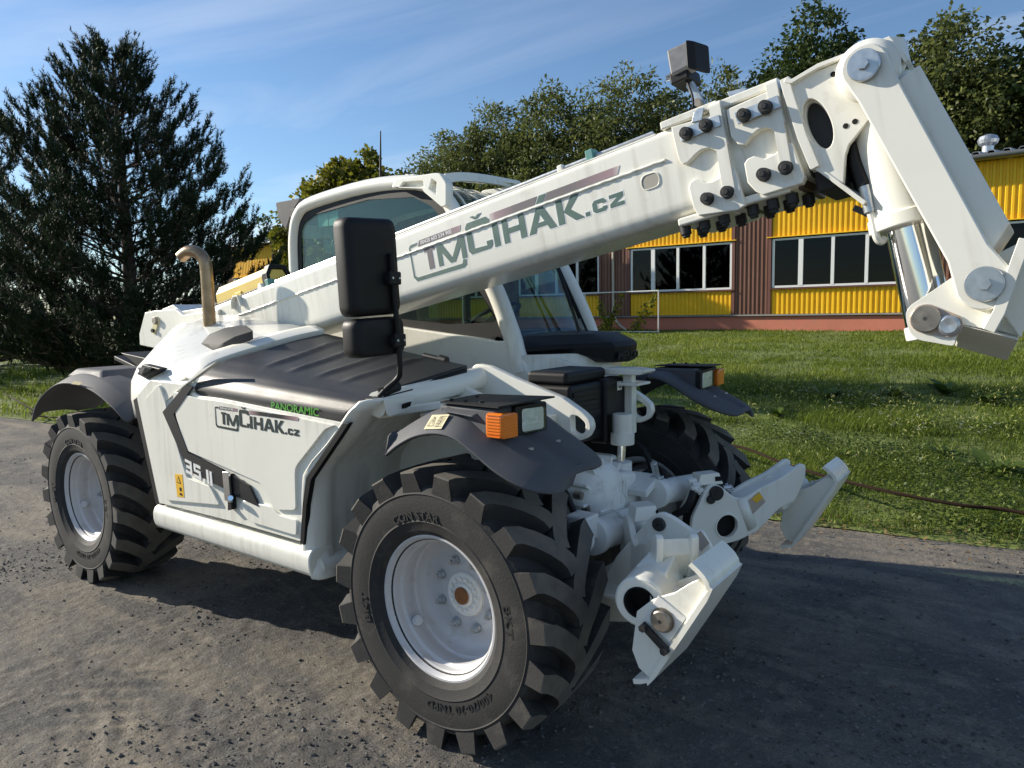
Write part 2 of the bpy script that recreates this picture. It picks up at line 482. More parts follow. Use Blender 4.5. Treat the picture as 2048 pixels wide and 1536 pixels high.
def ground_material():
    m = bpy.data.materials.new('worn_asphalt'); m.use_nodes = True
    n = m.node_tree.nodes; l = m.node_tree.links; b = n['Principled BSDF']
    tcn = n.new('ShaderNodeTexCoord')
    def noise(scale, det=8, rough=0.6, mapping=None, dist=0.0):
        t = n.new('ShaderNodeTexNoise'); t.inputs['Scale'].default_value = scale; t.inputs['Detail'].default_value = det; t.inputs['Roughness'].default_value = rough; t.inputs['Distortion'].default_value = dist
        if mapping:
            mp_ = n.new('ShaderNodeMapping'); mp_.inputs['Rotation'].default_value = (0, 0, mapping[0]); mp_.inputs['Scale'].default_value = mapping[1]
            l.new(tcn.outputs['Object'], mp_.inputs[0]); l.new(mp_.outputs[0], t.inputs['Vector'])
        else: l.new(tcn.outputs['Object'], t.inputs['Vector'])
        return t.outputs['Fac']
    def ramp(f, a, b_, ca=(0, 0, 0, 1), cb=(1, 1, 1, 1)):
        r = n.new('ShaderNodeValToRGB'); r.color_ramp.elements[0].position = a; r.color_ramp.elements[1].position = b_
        r.color_ramp.elements[0].color = ca; r.color_ramp.elements[1].color = cb
        l.new(f, r.inputs[0]); return r.outputs[0]
    def mix(f, a, b_, mode='MIX'):
        x = n.new('ShaderNodeMix'); x.data_type = 'RGBA'; x.blend_type = mode
        if isinstance(f, float): x.inputs['Factor'].default_value = f
        else: l.new(f, x.inputs['Factor'])
        for s_, v in (('A', a), ('B', b_)):
            if isinstance(v, tuple): x.inputs[s_].default_value = v
            else: l.new(v, x.inputs[s_])
        return x.outputs['Result']
    base = ramp(noise(1.1, 9, 0.62), 0.32, 0.68, (0.075, 0.073, 0.071, 1), (0.140, 0.132, 0.118, 1))
    # sandy dust lying in streaks along the driving direction
    dust = ramp(noise(1.6, 10, 0.66, (R(20), (0.5, 1.5, 1)), 0.6), 0.46, 0.66)
    col = mix(dust, base, (0.235, 0.205, 0.160, 1))
    dust2 = ramp(noise(5.5, 10, 0.7), 0.52, 0.72)
    col = mix(dust2, col, (0.225, 0.200, 0.160, 1))
    grain = ramp(noise(110, 3, 0.7), 0.30, 0.70, (0.55, 0.55, 0.56, 1), (1.35, 1.33, 1.30, 1))
    col = mix(0.85, col, grain, 'MULTIPLY')
    # pale chips of stone
    vo = n.new('ShaderNodeTexVoronoi'); vo.inputs['Scale'].default_value = 85
    l.new(tcn.outputs['Object'], vo.inputs['Vector'])
    sep_ = n.new('ShaderNodeSeparateColor'); l.new(vo.outputs['Color'], sep_.inputs[0])
    chips = ramp(sep_.outputs[0], 0.93, 0.97, (0, 0, 0, 1), (0.45, 0.45, 0.45, 1))
    col = mix(chips, col, (0.24, 0.235, 0.225, 1))
    l.new(col, b.inputs['Base Color'])
    b.inputs['Roughness'].default_value = 0.88
    b.inputs['Specular IOR Level'].default_value = 0.3
    bp = n.new('ShaderNodeBump'); bp.inputs['Strength'].default_value = 0.75; bp.inputs['Distance'].default_value = 0.008
    l.new(noise(95, 5, 0.75), bp.inputs['Height'])
    bp2 = n.new('ShaderNodeBump'); bp2.inputs['Strength'].default_value = 0.6; bp2.inputs['Distance'].default_value = 0.02
    l.new(noise(24, 6, 0.65), bp2.inputs['Height']); l.new(bp.outputs[0], bp2.inputs['Normal'])
    l.new(bp2.outputs[0], b.inputs['Normal'])
    MATS['worn_asphalt'] = m
ground_material()

def rough_asphalt(x, y):
    """small real relief of the worn surface"""
    z = 0.030 * (vnoise(x * 0.9, y * 0.9, 1, 4) - 0.5)
    # soft clods and tyre churned patches
    cl = vnoise(x * 1.7 + 40, y * 1.7, 2, 3)
    amp = np.clip((cl - 0.45) * 5, 0, 1)
    z += amp * 0.018 * (vnoise(x * 11, y * 11, 3, 3) - 0.5) + 0.007 * (vnoise(x * 30, y * 30, 4, 2) - 0.5)
    # bars pressed by tyre lugs in the loose cover in front of the machine (left of the picture)
    for (cx, cy, a, n_, L) in ((-0.95, -1.75, R(-28), 5, 0.34), (-0.35, -1.62, R(62), 4, 0.30), (-1.35, -1.55, R(40), 4, 0.26)):
        dx_ = x - cx; dy_ = y - cy
        u = dx_ * math.cos(a) + dy_ * math.sin(a); v = -dx_ * math.sin(a) + dy_ * math.cos(a)
        w = np.exp(-(u / L) ** 4) * np.exp(-(v / 0.26) ** 4)
        z += w * 0.008 * np.clip(vnoise(x * 3.5, y * 3.5, 77, 3) * 3 - 1.0, 0, 1) * np.sin(v * 2 * PI / 0.105 + 0.9 * np.sin(u * 7 + v * 9))
    return z

# near sheet with real relief (finer than the eye can tell at that distance), then a coarse sheet to the horizon
def grid_sheet(name, xs, ys, zf, m, attr=None):
    X, Y = np.meshgrid(xs, ys, indexing='ij'); Z = zf(X, Y)
    v = np.stack([X.ravel(), Y.ravel(), Z.ravel()], 1)
    nx, ny = len(xs), len(ys)
    i = np.arange((nx - 1)); j = np.arange((ny - 1)); I, J = np.meshgrid(i, j, indexing='ij')
    a = (I * ny + J).ravel()
    f = np.stack([a, a + ny, a + ny + 1, a + 1], 1)
    return np_mesh(name, v, f, m, smooth=True)
xs = np.concatenate([np.linspace(-40, -8, 70, endpoint=False), np.linspace(-8, -4.2, 130, endpoint=False), np.linspace(-4.2, 2.6, 430, endpoint=False), np.linspace(2.6, 8, 60)])
ys = np.concatenate([np.linspace(-8, -3.0, 40, endpoint=False), np.linspace(-3.0, 0.2, 230, endpoint=False), np.linspace(0.2, 4.5, 120)])
def az(x, y):
    near = np.clip(1 - np.maximum(np.abs(x + 1.5) - 5, 0) / 8, 0, 1)
    z = rough_asphalt(x, y) * near
    return z - 0.002 - 0.25 * np.clip((y - edge_y(x) - 0.5) / 1.5, 0, 1)
road = grid_sheet('asphalt_yard', xs, ys, az, 'worn_asphalt')
tag(road, kind='structure')
# ground under everything out to the horizon
mat('far_soil', (0.10, 0.11, 0.05), 0.95, noise=(0.3, 0.3))
far = grid_sheet('ground', np.linspace(-900, 900, 19), np.linspace(-900, 900, 19), lambda x, y: np.where(y > 30, 0.2, -0.32) + 0 * x, 'far_soil')
tag(far, kind='structure')
mat('yard_far', (0.13, 0.122, 0.108), 0.9, noise=(0.9, 0.25))
apron = grid_sheet('yard_apron', np.linspace(-80, 80, 9), np.linspace(-80, -7.9, 5), lambda x, y: -0.02 + 0 * x, 'yard_far')
tag(apron, kind='structure')

# lawn sheet
mat('lawn_soil', (0.115, 0.150, 0.028), 0.95, noise=(3.0, 0.35), dirt=((0.14, 0.125, 0.055), 5.0, 0.55, 0.8), bump=(18, 0.8, 0.05))
xs = np.concatenate([np.linspace(-60, -14, 60, endpoint=False), np.linspace(-14, 6, 200, endpoint=False), np.linspace(6, 40, 40)])
ts = np.concatenate([np.linspace(0, 1, 24, endpoint=False) ** 1.0 * 3, np.linspace(3, 45, 90)])
X, T = np.meshgrid(xs, ts, indexing='ij')
Yl = edge_y(X) - 0.05 + T
Z = lawn_z(X, Yl) - 0.010 * (T <= 0.01)
ny = len(ts); I, J = np.meshgrid(np.arange(len(xs) - 1), np.arange(ny - 1), indexing='ij'); a = (I * ny + J).ravel()
lawn = np_mesh('lawn', np.stack([X.ravel(), Yl.ravel(), Z.ravel()], 1), np.stack([a, a + ny, a + ny + 1, a + 1], 1), 'lawn_soil', smooth=True)
tag(lawn, kind='structure')

# loose stones on the asphalt
rng = np.random.RandomState(7)
def scatter_stones(N, xr, yr, smin, smax, seed):
    r = np.random.RandomState(seed)
    px = r.uniform(*xr, N); py = r.uniform(*yr, N)
    dens = vnoise(px * 1.4, py * 1.4, 21, 3)
    keep = r.rand(N) < np.clip((dens - 0.30) * 2.4, 0.08, 1)
    px, py = px[keep], py[keep]; n_ = len(px)
    s = smin + (smax - smin) * r.rand(n_) ** 3
    base = np.array([(1, 0, 0), (-1, 0, 0), (0, 1, 0), (0, -1, 0), (0, 0, 1), (0, 0, -1)], float)
    fc = np.array([(0, 2, 4), (2, 1, 4), (1, 3, 4), (3, 0, 4), (2, 0, 5), (1, 2, 5), (3, 1, 5), (0, 3, 5)])
    v = base[None] * (s[:, None, None] * (0.6 + 0.8 * r.rand(n_, 6, 1))) + r.randn(n_, 6, 3) * s[:, None, None] * 0.18
    ang = r.rand(n_) * 6.283; c, q = np.cos(ang)[:, None], np.sin(ang)[:, None]
    x_, y_ = v[..., 0] * c - v[..., 1] * q, v[..., 0] * q + v[..., 1] * c
    v = np.stack([x_ + px[:, None], y_ + py[:, None], v[..., 2] * 0.7 + (az(px, py) + s * 0.25)[:, None]], -1)
    f = fc[None] + (np.arange(n_) * 6)[:, None, None]
    return v.reshape(-1, 3), f.reshape(-1, 3), np.repeat(r.rand(n_), 6)
def tone_mat(name, c0, c1, rough=0.85, trans=0.0, spec=0.3):
    m = bpy.data.materials.new(name); m.use_nodes = True
    n = m.node_tree.nodes; l = m.node_tree.links; b = n['Principled BSDF']
    at_ = n.new('ShaderNodeAttribute'); at_.attribute_name = 'tone'
    r = n.new('ShaderNodeValToRGB'); e = r.color_ramp.elements
    e[0].color = (*c0, 1); e[1].color = (*c1[-1], 1)
    for k, c in enumerate(c1[:-1]):
        q = e.new((k + 1) / len(c1)); q.color = (*c, 1)
    l.new(at_.outputs['Fac'], r.inputs[0]); l.new(r.outputs[0], b.inputs['Base Color'])
    b.inputs['Roughness'].default_value = rough; b.inputs['Specular IOR Level'].default_value = spec
    if trans:
        o = n['Material Output']; tr = n.new('ShaderNodeBsdfTranslucent'); l.new(r.outputs[0], tr.inputs[0])
        mx = n.new('ShaderNodeMixShader'); mx.inputs[0].default_value = trans
        l.new(b.outputs[0], mx.inputs[1]); l.new(tr.outputs[0], mx.inputs[2]); l.new(mx.outputs[0], o.inputs['Surface'])
    MATS[name] = m
tone_mat('stone', (0.05, 0.05, 0.05), [(0.09, 0.085, 0.078), (0.12, 0.112, 0.10), (0.17, 0.16, 0.145)])
v1, f1, t1 = scatter_stones(26000, (-4.2, 2.4), (-2.6, 0.4), 0.0022, 0.010, 31)
v2, f2, t2 = scatter_stones(9000, (-9.0, 2.5), (-1.0, 2.6), 0.003, 0.014, 32)
gr = np_mesh('gravel', np.concatenate([v1, v2]), np.concatenate([f1, f2 + len(v1)]), 'stone', attr=np.concatenate([t1, t2]))
tag(gr, 'loose grey stone chips lying on the worn asphalt', 'gravel', kind='stuff')

# =================================================================== FACTORY HALL BEHIND THE LAWN
HALL = empty('factory_hall', None, (-5.0, 22.0, 0.6))
tag(HALL, 'long low factory hall clad in yellow and brown corrugated sheet', 'building')
HY = 22.0
def hmesh(name, mb, m, parent=HALL, **k):
    o = mb.build(name, m, parent, **k)
    return o
# children are authored in world coordinates; shift them by the hall's origin
HOFF = Vector((5.0, -22.0, -0.6))
def hfix(o): o.location = HOFF; return o
mat('sheet_yellow', (0.88, 0.52, 0.008), 0.5, noise=(0.8, 0.10), dirt=((0.45, 0.27, 0.03), 1.6, 0.55, 0.95))
mat('sheet_brown', (0.20, 0.095, 0.062), 0.5, noise=(0.8, 0.12), dirt=((0.27, 0.16, 0.12), 1.6, 0.55, 0.95))
mat('brown_trim', (0.15, 0.060, 0.045), 0.55)
mat('plinth_red', (0.56, 0.19, 0.12), 0.85, noise=(1.2, 0.10), dirt=((0.38, 0.20, 0.15), 2.2, 0.5, 0.9), bump=(30, 0.3, 0.01))
mat('window_white', (0.78, 0.78, 0.76), 0.45)
mat('ledge_grey', (0.26, 0.25, 0.23), 0.7, noise=(2, 0.2))
mat('roof_sheet', (0.36, 0.38, 0.42), 0.45, metal=0.3, noise=(1.5, 0.12))
mat('gutter', (0.10, 0.11, 0.11), 0.5)
mat('pipe_beige', (0.52, 0.44, 0.36), 0.55)
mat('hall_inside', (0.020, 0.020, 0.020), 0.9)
mat('curtain', (0.50, 0.34, 0.05), 0.8)
mat('carton', (0.40, 0.27, 0.16), 0.9)

def corrugated(name, x0, x1, z0, z1, m, y=HY, pitch=0.157, depth=0.040):
    """vertical trapezoid sheet facing -y"""
    n = max(1, round((x1 - x0) / pitch)); p = (x1 - x0) / n
    xs_, ds = [], []
    for i in range(n):
        for a_, d in ((0.0, 0), (0.12, 0), (0.26, 1), (0.62, 1), (0.76, 0)):
            xs_.append(x0 + (i + a_) * p); ds.append(y - d * depth)
    xs_.append(x1); ds.append(y)
    v = []; f = []
    for xx, dd in zip(xs_, ds): v += [(xx, dd, z0), (xx, dd, z1)]
    f = [(2 * i, 2 * i + 2, 2 * i + 3, 2 * i + 1) for i in range(len(xs_) - 1)]
    # rounded caps: close top and bottom with the base plane
    o = mesh(name, v, f, m, HALL, smooth=0, fix=False)
    return hfix(o)
XB = -5.83; PER = 5.30; WW = 4.00
Z_PL, Z_L1, Z_S, Z_W0, Z_W1, Z_T, Z_E = 0.0, 1.28, 1.36, 2.24, 3.87, 3.93, 5.62
x_left, x_right = XB - 6 * PER - 1.3, XB + 3 * PER
bx_ = MB().box(((x_left + x_right) / 2, HY + 0.14, 0.54), (x_right - x_left, 0.30, 1.48)).build('plinth', 'plinth_red', HALL, bevel=0.01); hfix(bx_)
bx_ = MB().box(((x_left + x_right) / 2, HY - 0.02, 1.325), (x_right - x_left, 0.16, 0.055)).build('plinth_ledge', 'ledge_grey', HALL, bevel=0.008); hfix(bx_)
# dark interior
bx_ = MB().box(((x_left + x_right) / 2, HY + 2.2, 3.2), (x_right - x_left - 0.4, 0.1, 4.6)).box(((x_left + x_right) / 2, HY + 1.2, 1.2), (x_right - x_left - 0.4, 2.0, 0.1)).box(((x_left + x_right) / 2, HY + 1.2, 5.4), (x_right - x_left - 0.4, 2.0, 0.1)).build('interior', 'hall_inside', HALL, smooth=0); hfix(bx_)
for k in range(-6, 3):
    x0 = XB + k * PER; x1 = x0 + WW; xb1 = x0 + PER
    corrugated('yellow_sheet', x0 + 0.02, x1, Z_S, Z_W0 - 0.05, 'sheet_yellow')
    corrugated('yellow_sheet', x0 + 0.02, x1, Z_T, Z_E, 'sheet_yellow')
    if k == -6:
        corrugated('brown_sheet', x_left, x0 - 0.02, Z_S, Z_E, 'sheet_brown')
    corrugated('brown_sheet', x1 + 0.06, xb1 - 0.06, Z_S, Z_E, 'sheet_brown')
    tr = MB().box((x1 + 0.03, HY - 0.03, (Z_S + Z_E) / 2), (0.10, 0.10, Z_E - Z_S)).box((xb1 - 0.03, HY - 0.03, (Z_S + Z_E) / 2), (0.10, 0.10, Z_E - Z_S)).build('corner_trim', 'brown_trim', HALL, smooth=0); hfix(tr)
    tr = MB().box(((x0 + x1) / 2, HY - 0.05, Z_T - 0.005), (WW + 0.26, 0.14, 0.03)).build('window_drip', 'sheet_yellow', HALL, smooth=0); hfix(tr)
    tr = MB().box(((x0 + x1) / 2, HY - 0.06, Z_W0 - 0.035), (WW + 0.06, 0.14, 0.03)).build('window_sill', 'brown_trim', HALL, smooth=0); hfix(tr)
    # strip window of four lights
    W = empty('window', HALL, tuple(HOFF))
    fw = MB()
    xa, xe = x0 + 0.05, x1 - 0.03
    fw.box(((xa + xe) / 2, HY, Z_W0 + 0.035), (xe - xa, 0.09, 0.07)).box(((xa + xe) / 2, HY, Z_W1 - 0.03), (xe - xa, 0.09, 0.06))
    widths = [0.0, 0.235, 0.487, 0.742, 1.0]
    for q, tq in enumerate(widths):
        xx = xa + (xe - xa) * tq
        wd = 0.07 if q in (0, 4) else (0.15 if q == 1 else 0.10)
        xx = min(max(xx, xa + wd / 2), xe - wd / 2)
        fw.box((xx, HY - 0.003, (Z_W0 + Z_W1) / 2), (wd, 0.10, Z_W1 - Z_W0 - 0.10))
    fw.build('window_frame', 'window_white', W, bevel=0.0, smooth=0)
    for q in range(4):
        a_, b_ = xa + (xe - xa) * widths[q], xa + (xe - xa) * widths[q + 1]
        MB().box(((a_ + b_) / 2, HY + 0.012, (Z_W0 + Z_W1) / 2), (b_ - a_ - 0.04, 0.008, Z_W1 - Z_W0 - 0.08)).build('pane', 'window_glass', W, smooth=0)
    # curtain strips and goods behind some panes
    rr = random.Random(k * 7 + 3)
    cu = MB()
    for q in range(2):
        xx = xa + (xe - xa) * (0.78 + 0.10 * q)
        cu.box((xx, HY + 0.15, (Z_W0 + Z_W1) / 2), (0.03, 0.02, Z_W1 - Z_W0))
    if k in (-2, -3, 0): cu.build('curtain_edge', 'curtain', W, smooth=0)
    gd = MB()
    for q in range(3):
        gd.box((xa + rr.uniform(0.3, 3.5), HY + 0.45, Z_W0 + 0.10 + 0.05 * q), (rr.uniform(0.25, 0.6), 0.3, rr.uniform(0.10, 0.35)))
    gd.build('stored_goods', 'carton' if k % 2 else 'window_white', W, smooth=0)
    # downpipe on every second brown strip
    if k % 2 == 0:
        xp = x1 + 0.62
        dp = MB().tube(smooth_path([(xp, HY - 0.10, Z_E - 0.02), (xp, HY - 0.10, 3.0), (xp, HY - 0.10, 1.75), (xp + 0.03, HY - 0.16, 1.5), (xp + 0.35, HY - 0.40, 1.10), (xp + 0.95, HY - 0.75, 0.80)], 4), 0.05, 8).build('downpipe', 'pipe_beige', HALL, smooth=60); hfix(dp)
# roof: corrugated sheet rising away, gutter along the eave
def roof():
    n = int((x_right - x_left + 1.0) / 0.36); v = []; f = []
    p = (x_right - x_left + 1.0) / n; xa = x_left - 0.5
    cols = []
    for i in range(n):
        for a_, h in ((0.0, 0), (0.30, 0), (0.42, 0.09), (0.80, 0.09), (0.92, 0)):
            cols.append((xa + (i + a_) * p, h))
    for (xx, h) in cols: v += [(xx, HY - 0.42, 5.76 + h), (xx, HY + 9.0, 7.20 + h)]
    f = [(2 * i, 2 * i + 2, 2 * i + 3, 2 * i + 1) for i in range(len(cols) - 1)]
    return hfix(mesh('roof', v, f, 'roof_sheet', HALL, smooth=0, solid=0.02, fix=False))
RF = roof()
o = MB().tube([(x_left - 0.5, HY - 0.48, 5.69), (x_right + 0.5, HY - 0.48, 5.69)], 0.075, 10).build('gutter', 'gutter', HALL, smooth=60); hfix(o)
o = MB().box(((x_left + x_right) / 2, HY - 0.18, 5.66), (x_right - x_left, 0.42, 0.04)).build('eave_board', 'ledge_grey', HALL, smooth=0); hfix(o)
# end wall and back wall
corr = MB().box((x_left + 0.05, HY + 4.5, 3.4), (0.1, 9.0, 4.2)).build('end_wall', 'sheet_brown', HALL, smooth=0); hfix(corr)
corr = MB().box(((x_left + x_right) / 2, HY + 9.0, 3.8), (x_right - x_left, 0.1, 6.4)).build('back_wall', 'sheet_brown', HALL, smooth=0); hfix(corr)
# rotary roof ventilator
vt = MB().cyl((0.03, HY + 2.2, 6.0), (0.03, HY + 2.2, 6.42), 0.16, n=18)
vt.lathe([(0.17, 6.42), (0.26, 6.50), (0.29, 6.60), (0.24, 6.71), (0.10, 6.77), (0.0, 6.78)], 20, 'z', (0.03, HY + 2.2, 0))
o = vt.build('roof_ventilator', 'zinc', HALL, smooth=0); hfix(o)
# small door on the far left of the front
o = MB().box((XB - 5 * PER + WW + 0.68, HY - 0.05, 2.6), (0.80, 0.08, 2.5)).build('side_door', 'brown_trim', HALL, bevel=0.01); hfix(o)

# white pipe railing standing in front of the wall
RL = empty('pipe_railing', None, (-10.7, 20.5, 0.75))
tag(RL, 'thin white pipe railing frame standing before the brown wall strip', 'railing')
mat('rail_white', (0.62, 0.62, 0.60), 0.5)
for (p, q, nm) in (((-12.24, 2.24), (-9.245, 2.24), 'top_rail'), ((-9.245, 0.6), (-9.245, 2.24), 'post'), ((-12.24, 0.6), (-12.24, 2.24), 'post'), ((-12.24, 0.80), (-9.245, 0.80), 'bottom_rail')):
    o = MB().tube([(p[0], 20.5, p[1]), (q[0], 20.5, q[1])], 0.024, 8).build(nm, 'rail_white', RL, smooth=60)
    o.location = (10.7, -20.5, -0.75)

# =================================================================== TELEHANDLER
TH = empty('telehandler')
tag(TH, 'white telehandler with raised telescopic boom and black hood, parked on the asphalt', 'telehandler')

# ------------------------------------------------------------------ wheels
TOPS = []
def lug_mesh(mb, th0, side):
    """one bent tread lug: from the shoulder tooth to past the centre line"""
    # (y, angle offset deg, top radius, half width)
    st = [(-0.211, 0.0, 0.526, 0.036), (-0.17, -1.6, 0.532, 0.034), (-0.12, -5.4, 0.536, 0.033), (-0.07, -10.0, 0.538, 0.033),
          (-0.028, -14.4, 0.539, 0.033), (-0.002, -18.2, 0.539, 0.034), (0.008, -22.0, 0.539, 0.036)]
    n = len(st)
    P = [Vector((math.radians(s[1]) * 0.53, s[0])) for s in st]
    rows = []
    for i in range(n):
        d = (P[min(i + 1, n - 1)] - P[max(i - 1, 0)]).normalized()
        nor = Vector((-d.y, d.x))
        if nor.x < 0: nor = -nor
        if i == 0: nor = Vector((1, 0))
        hw = st[i][3]
        row = []
        for off, rr in ((-hw * 1.50, 0.462), (-hw, st[i][2]), (hw, st[i][2]), (hw * 1.50, 0.462)):
            q = P[i] + nor * off
            t = th0 + q.x / 0.53; y = q.y * side
            row.append((rr * math.cos(t), y, rr * math.sin(t)))
        rows.append(row)
    # tooth on the side wall
    tooth = []
    for k, (hw, rr, y) in enumerate(((0.046, 0.452, -0.2035), (0.030, 0.512, -0.2135))):
        pass
    t0 = th0
    def pt(a, rr, y): return (rr * math.cos(t0 + a / 0.53), y * side, rr * math.sin(t0 + a / 0.53))
    first = [pt(-0.056, 0.448, -0.2030), pt(-0.036, 0.520, -0.2135), pt(0.036, 0.520, -0.2135), pt(0.056, 0.448, -0.2030)]
    rows = [first] + rows
    # deepen the first tread row down the side wall
    rows[1][0] = pt(-0.052, 0.462, -0.193); rows[1][3] = pt(0.052, 0.462, -0.193)
    v = [p for r in rows for p in r]; m = len(rows); f = []
    for i in range(m - 1):
        for k in range(3):
            if k == 1: TOPS.append(len(mb.f) + len(f))
            f.append((i * 4 + k, i * 4 + k + 1, (i + 1) * 4 + k + 1, (i + 1) * 4 + k))
    f += [(0, 3, 2, 1), ((m - 1) * 4, (m - 1) * 4 + 1, (m - 1) * 4 + 2, (m - 1) * 4 + 3)]
    mb.add(v, f)

def arc_text(mbname, body, m, parent, r, ang0, size, y, width=1.0, flip=False, bold=0.002, spacing=1.05, raise_=0.0016):
    """raised lettering bent round the side wall; reads clockwise from ang0 seen from outside"""
    cu = bpy.data.curves.new(mbname + '_f', 'FONT'); cu.body = body; cu.size = size; cu.extrude = raise_; cu.offset = bold
    cu.align_x = 'CENTER'; cu.space_character = spacing; cu.resolution_u = 2
    tmp = bpy.data.objects.new(mbname + '_t', cu); COL.objects.link(tmp)
    dg = bpy.context.evaluated_depsgraph_get()
    me = bpy.data.meshes.new_from_object(tmp.evaluated_get(dg))
    bpy.data.objects.remove(tmp); bpy.data.curves.remove(cu)
    for v in me.vertices:
        x = v.co.x * width; h = v.co.y
        # seen from outside (-y side looking +y): +x is right, angle grows counter-clockwise
        rr = (r + h) if not flip else (r + size * 0.7 - h)
        t = ang0 - x / r if not flip else ang0 + x / r
        v.co = (rr * math.cos(t), y - v.co.z, rr * math.sin(t))
    me.materials.clear(); me.materials.append(MATS[m]); finish(me, 0); me.name = mbname
    return link(bpy.data.objects.new(mbname, me), parent)

def make_wheel():
    w = empty('wheel', TH)
    mb = MB()
    half = [(0.255, -0.150), (0.272, -0.168), (0.292, -0.181), (0.300, -0.190), (0.330, -0.199), (0.336, -0.2025), (0.342, -0.2000), (0.385, -0.2050), (0.420, -0.2045), (0.437, -0.2035), (0.441, -0.2065), (0.446, -0.2030), (0.462, -0.197), (0.470, -0.187), (0.477, -0.160), (0.481, -0.09), (0.483, 0.0)]
    prof = half + [(r, -y) for r, y in half[-2::-1]]
    mb.lathe(prof, 96)
    N = 19
    for i in range(N):
        lug_mesh(mb, 2 * PI * (i + 0.28) / N, 1)
        lug_mesh(mb, 2 * PI * (i + 0.78) / N, -1)
    tyre = mb.build('tyre', 'rubber', w, smooth=28, bevel=0.0)
    tyre.data.materials.append(MATS['rubber_worn_lit'])
    for k in TOPS: tyre.data.polygons[k].material_index = 1
    arc_text('side_wall_lettering', 'CON STAR', 'rubber_text', tyre, 0.345, R(101), 0.046, -0.2040, bold=0.0008)
    arc_text('side_wall_lettering', 'BKT', 'rubber_text', tyre, 0.352, R(8), 0.044, -0.2040, width=1.4, bold=0.0006)
    arc_text('side_wall_lettering', 'BKT', 'rubber_text', tyre, 0.352, R(191), 0.044, -0.2040, width=1.4, bold=0.0006)
    arc_text('side_wall_lettering', '400/70-20 TNPD', 'rubber_text', tyre, 0.352, R(292), 0.044, -0.2040, width=1.05, bold=0.0008)
    # rim
    prof = [(0.2815, -0.158), (0.2845, -0.166), (0.281, -0.173), (0.272, -0.173), (0.264, -0.166), (0.258, -0.150), (0.250, -0.144), (0.248, -0.120),
            (0.238, -0.110), (0.2355, -0.075), (0.2405, -0.066), (0.2405, -0.048), (0.232, -0.040), (0.230, -0.012), (0.217, 0.004), (0.196, 0.012), (0.165, 0.012), (0.148, 0.004), (0.105, 0.000), (0.0, 0.000)]
    rim = MB().lathe(prof, 72).build('rim', 'rim_paint', w, smooth=40)
    # back of the rim barrel (seen on the far wheels)
    MB().lathe([(0.2815, 0.158), (0.284, 0.166), (0.279, 0.173), (0.262, 0.166), (0.248, 0.14), (0.236, 0.10), (0.236, 0.02)], 48).build('rim_barrel', 'rim_paint', w, smooth=40)
    # hub
    hub = MB().lathe([(0.090, 0.002), (0.088, -0.010), (0.084, -0.014), (0.048, -0.014), (0.046, -0.022), (0.040, -0.026), (0.0, -0.026)], 48).build('hub', 'cast_white', w, smooth=30)
    MB().lathe([(0.034, -0.020), (0.034, -0.033), (0.031, -0.036), (0.0, -0.036)], 32).build('hub_cap', 'hub_cap_rust', hub, smooth=30)
    for i in range(14):
        t = 2 * PI * i / 14
        cyl('hub_bolt', (0.064 * math.cos(t), -0.012, 0.064 * math.sin(t)), (0.064 * math.cos(t), -0.024, 0.064 * math.sin(t)), 0.0085, 'cast_white', hub, n=10)
    for i in range(8):
        t = 2 * PI * (i + 0.5) / 8
        x, z = 0.1375 * math.cos(t), 0.1375 * math.sin(t)
        MB().cyl((x, 0.002, z), (x, -0.006, z), 0.020, n=16).cyl((x, -0.005, z), (x, -0.024, z), 0.0165, n=6).cyl((x, -0.02, z), (x, -0.038, z), 0.010, n=10).build('wheel_nut', 'zinc', rim, smooth=30)
    t = R(214)
    x, z = 0.222 * math.cos(t), 0.222 * math.sin(t)
    MB().cyl((x * 1.06, -0.085, z * 1.06), (x * 0.93, -0.100, z * 0.93), 0.020, n=20).cyl((x * 0.93, -0.1, z * 0.93), (x * 0.90, -0.104, z * 0.90), 0.012, n=16).build('valve_guard', 'rim_paint', rim, smooth=30)
    return w

HUB = 0.528
W0 = make_wheel(); W0.location = (0, -0.848, HUB)
W1 = dup(W0, TH); W1.location = (-2.968, -0.848, HUB); W1.rotation_euler = (0, R(9), 0)
W2 = dup(W0, TH); W2.location = (0, 0.848, HUB); W2.rotation_euler = (0, R(4), R(180))
W3 = dup(W0, TH); W3.location = (-2.968, 0.848, HUB); W3.rotation_euler = (0, R(-6), R(180))
for _w, _s in ((W0, 'front wheel with orange hub cap, nearest the camera'), (W1, 'rear wheel on the hood side'), (W2, 'front wheel on the grass side'), (W3, 'rear wheel on the grass side')):
    _w['label'] = _s

# ------------------------------------------------------------------ chassis (mostly hidden, casts the shade under the machine)
ch = empty('chassis', TH)
box('frame_beam', (-1.6, 0.0, 0.72), (3.3, 0.62, 0.34), 'white_paint', ch, bevel=0.02)
box('counterweight', (-3.28, 0.10, 0.95), (0.42, 1.05, 0.55), 'white_paint', ch, bevel=0.04)
box('rear_axle', (-2.968, 0.0, 0.53), (0.2, 1.4, 0.2), 'cast_white', ch, bevel=0.04)
box('cab_floor', (-1.35, 0.68, 0.78), (1.65, 0.80, 0.42), 'white_paint', ch, bevel=0.05)
box('inner_bulkhead', (-1.45, -0.42, 1.0), (1.9, 0.06, 0.62), 'white_paint', ch, bevel=0.01)
box('rear_bumper_bracket', (-3.62, -0.24, 1.30), (0.36, 0.34, 0.035), 'black_plastic', ch, bevel=0.008, rot=Matrix.Rotation(R(12), 3, 'Y'))
prism('plate_holder', [(-3.67, -0.42, 1.381)[0::2], (-3.303, -0.42, 1.349)[0::2], (-3.333, -0.42, 1.246)[0::2], (-3.511, -0.42, 1.323)[0::2]], 'y', -0.42, -0.20, 'black_plastic', ch, bevel=0.006)

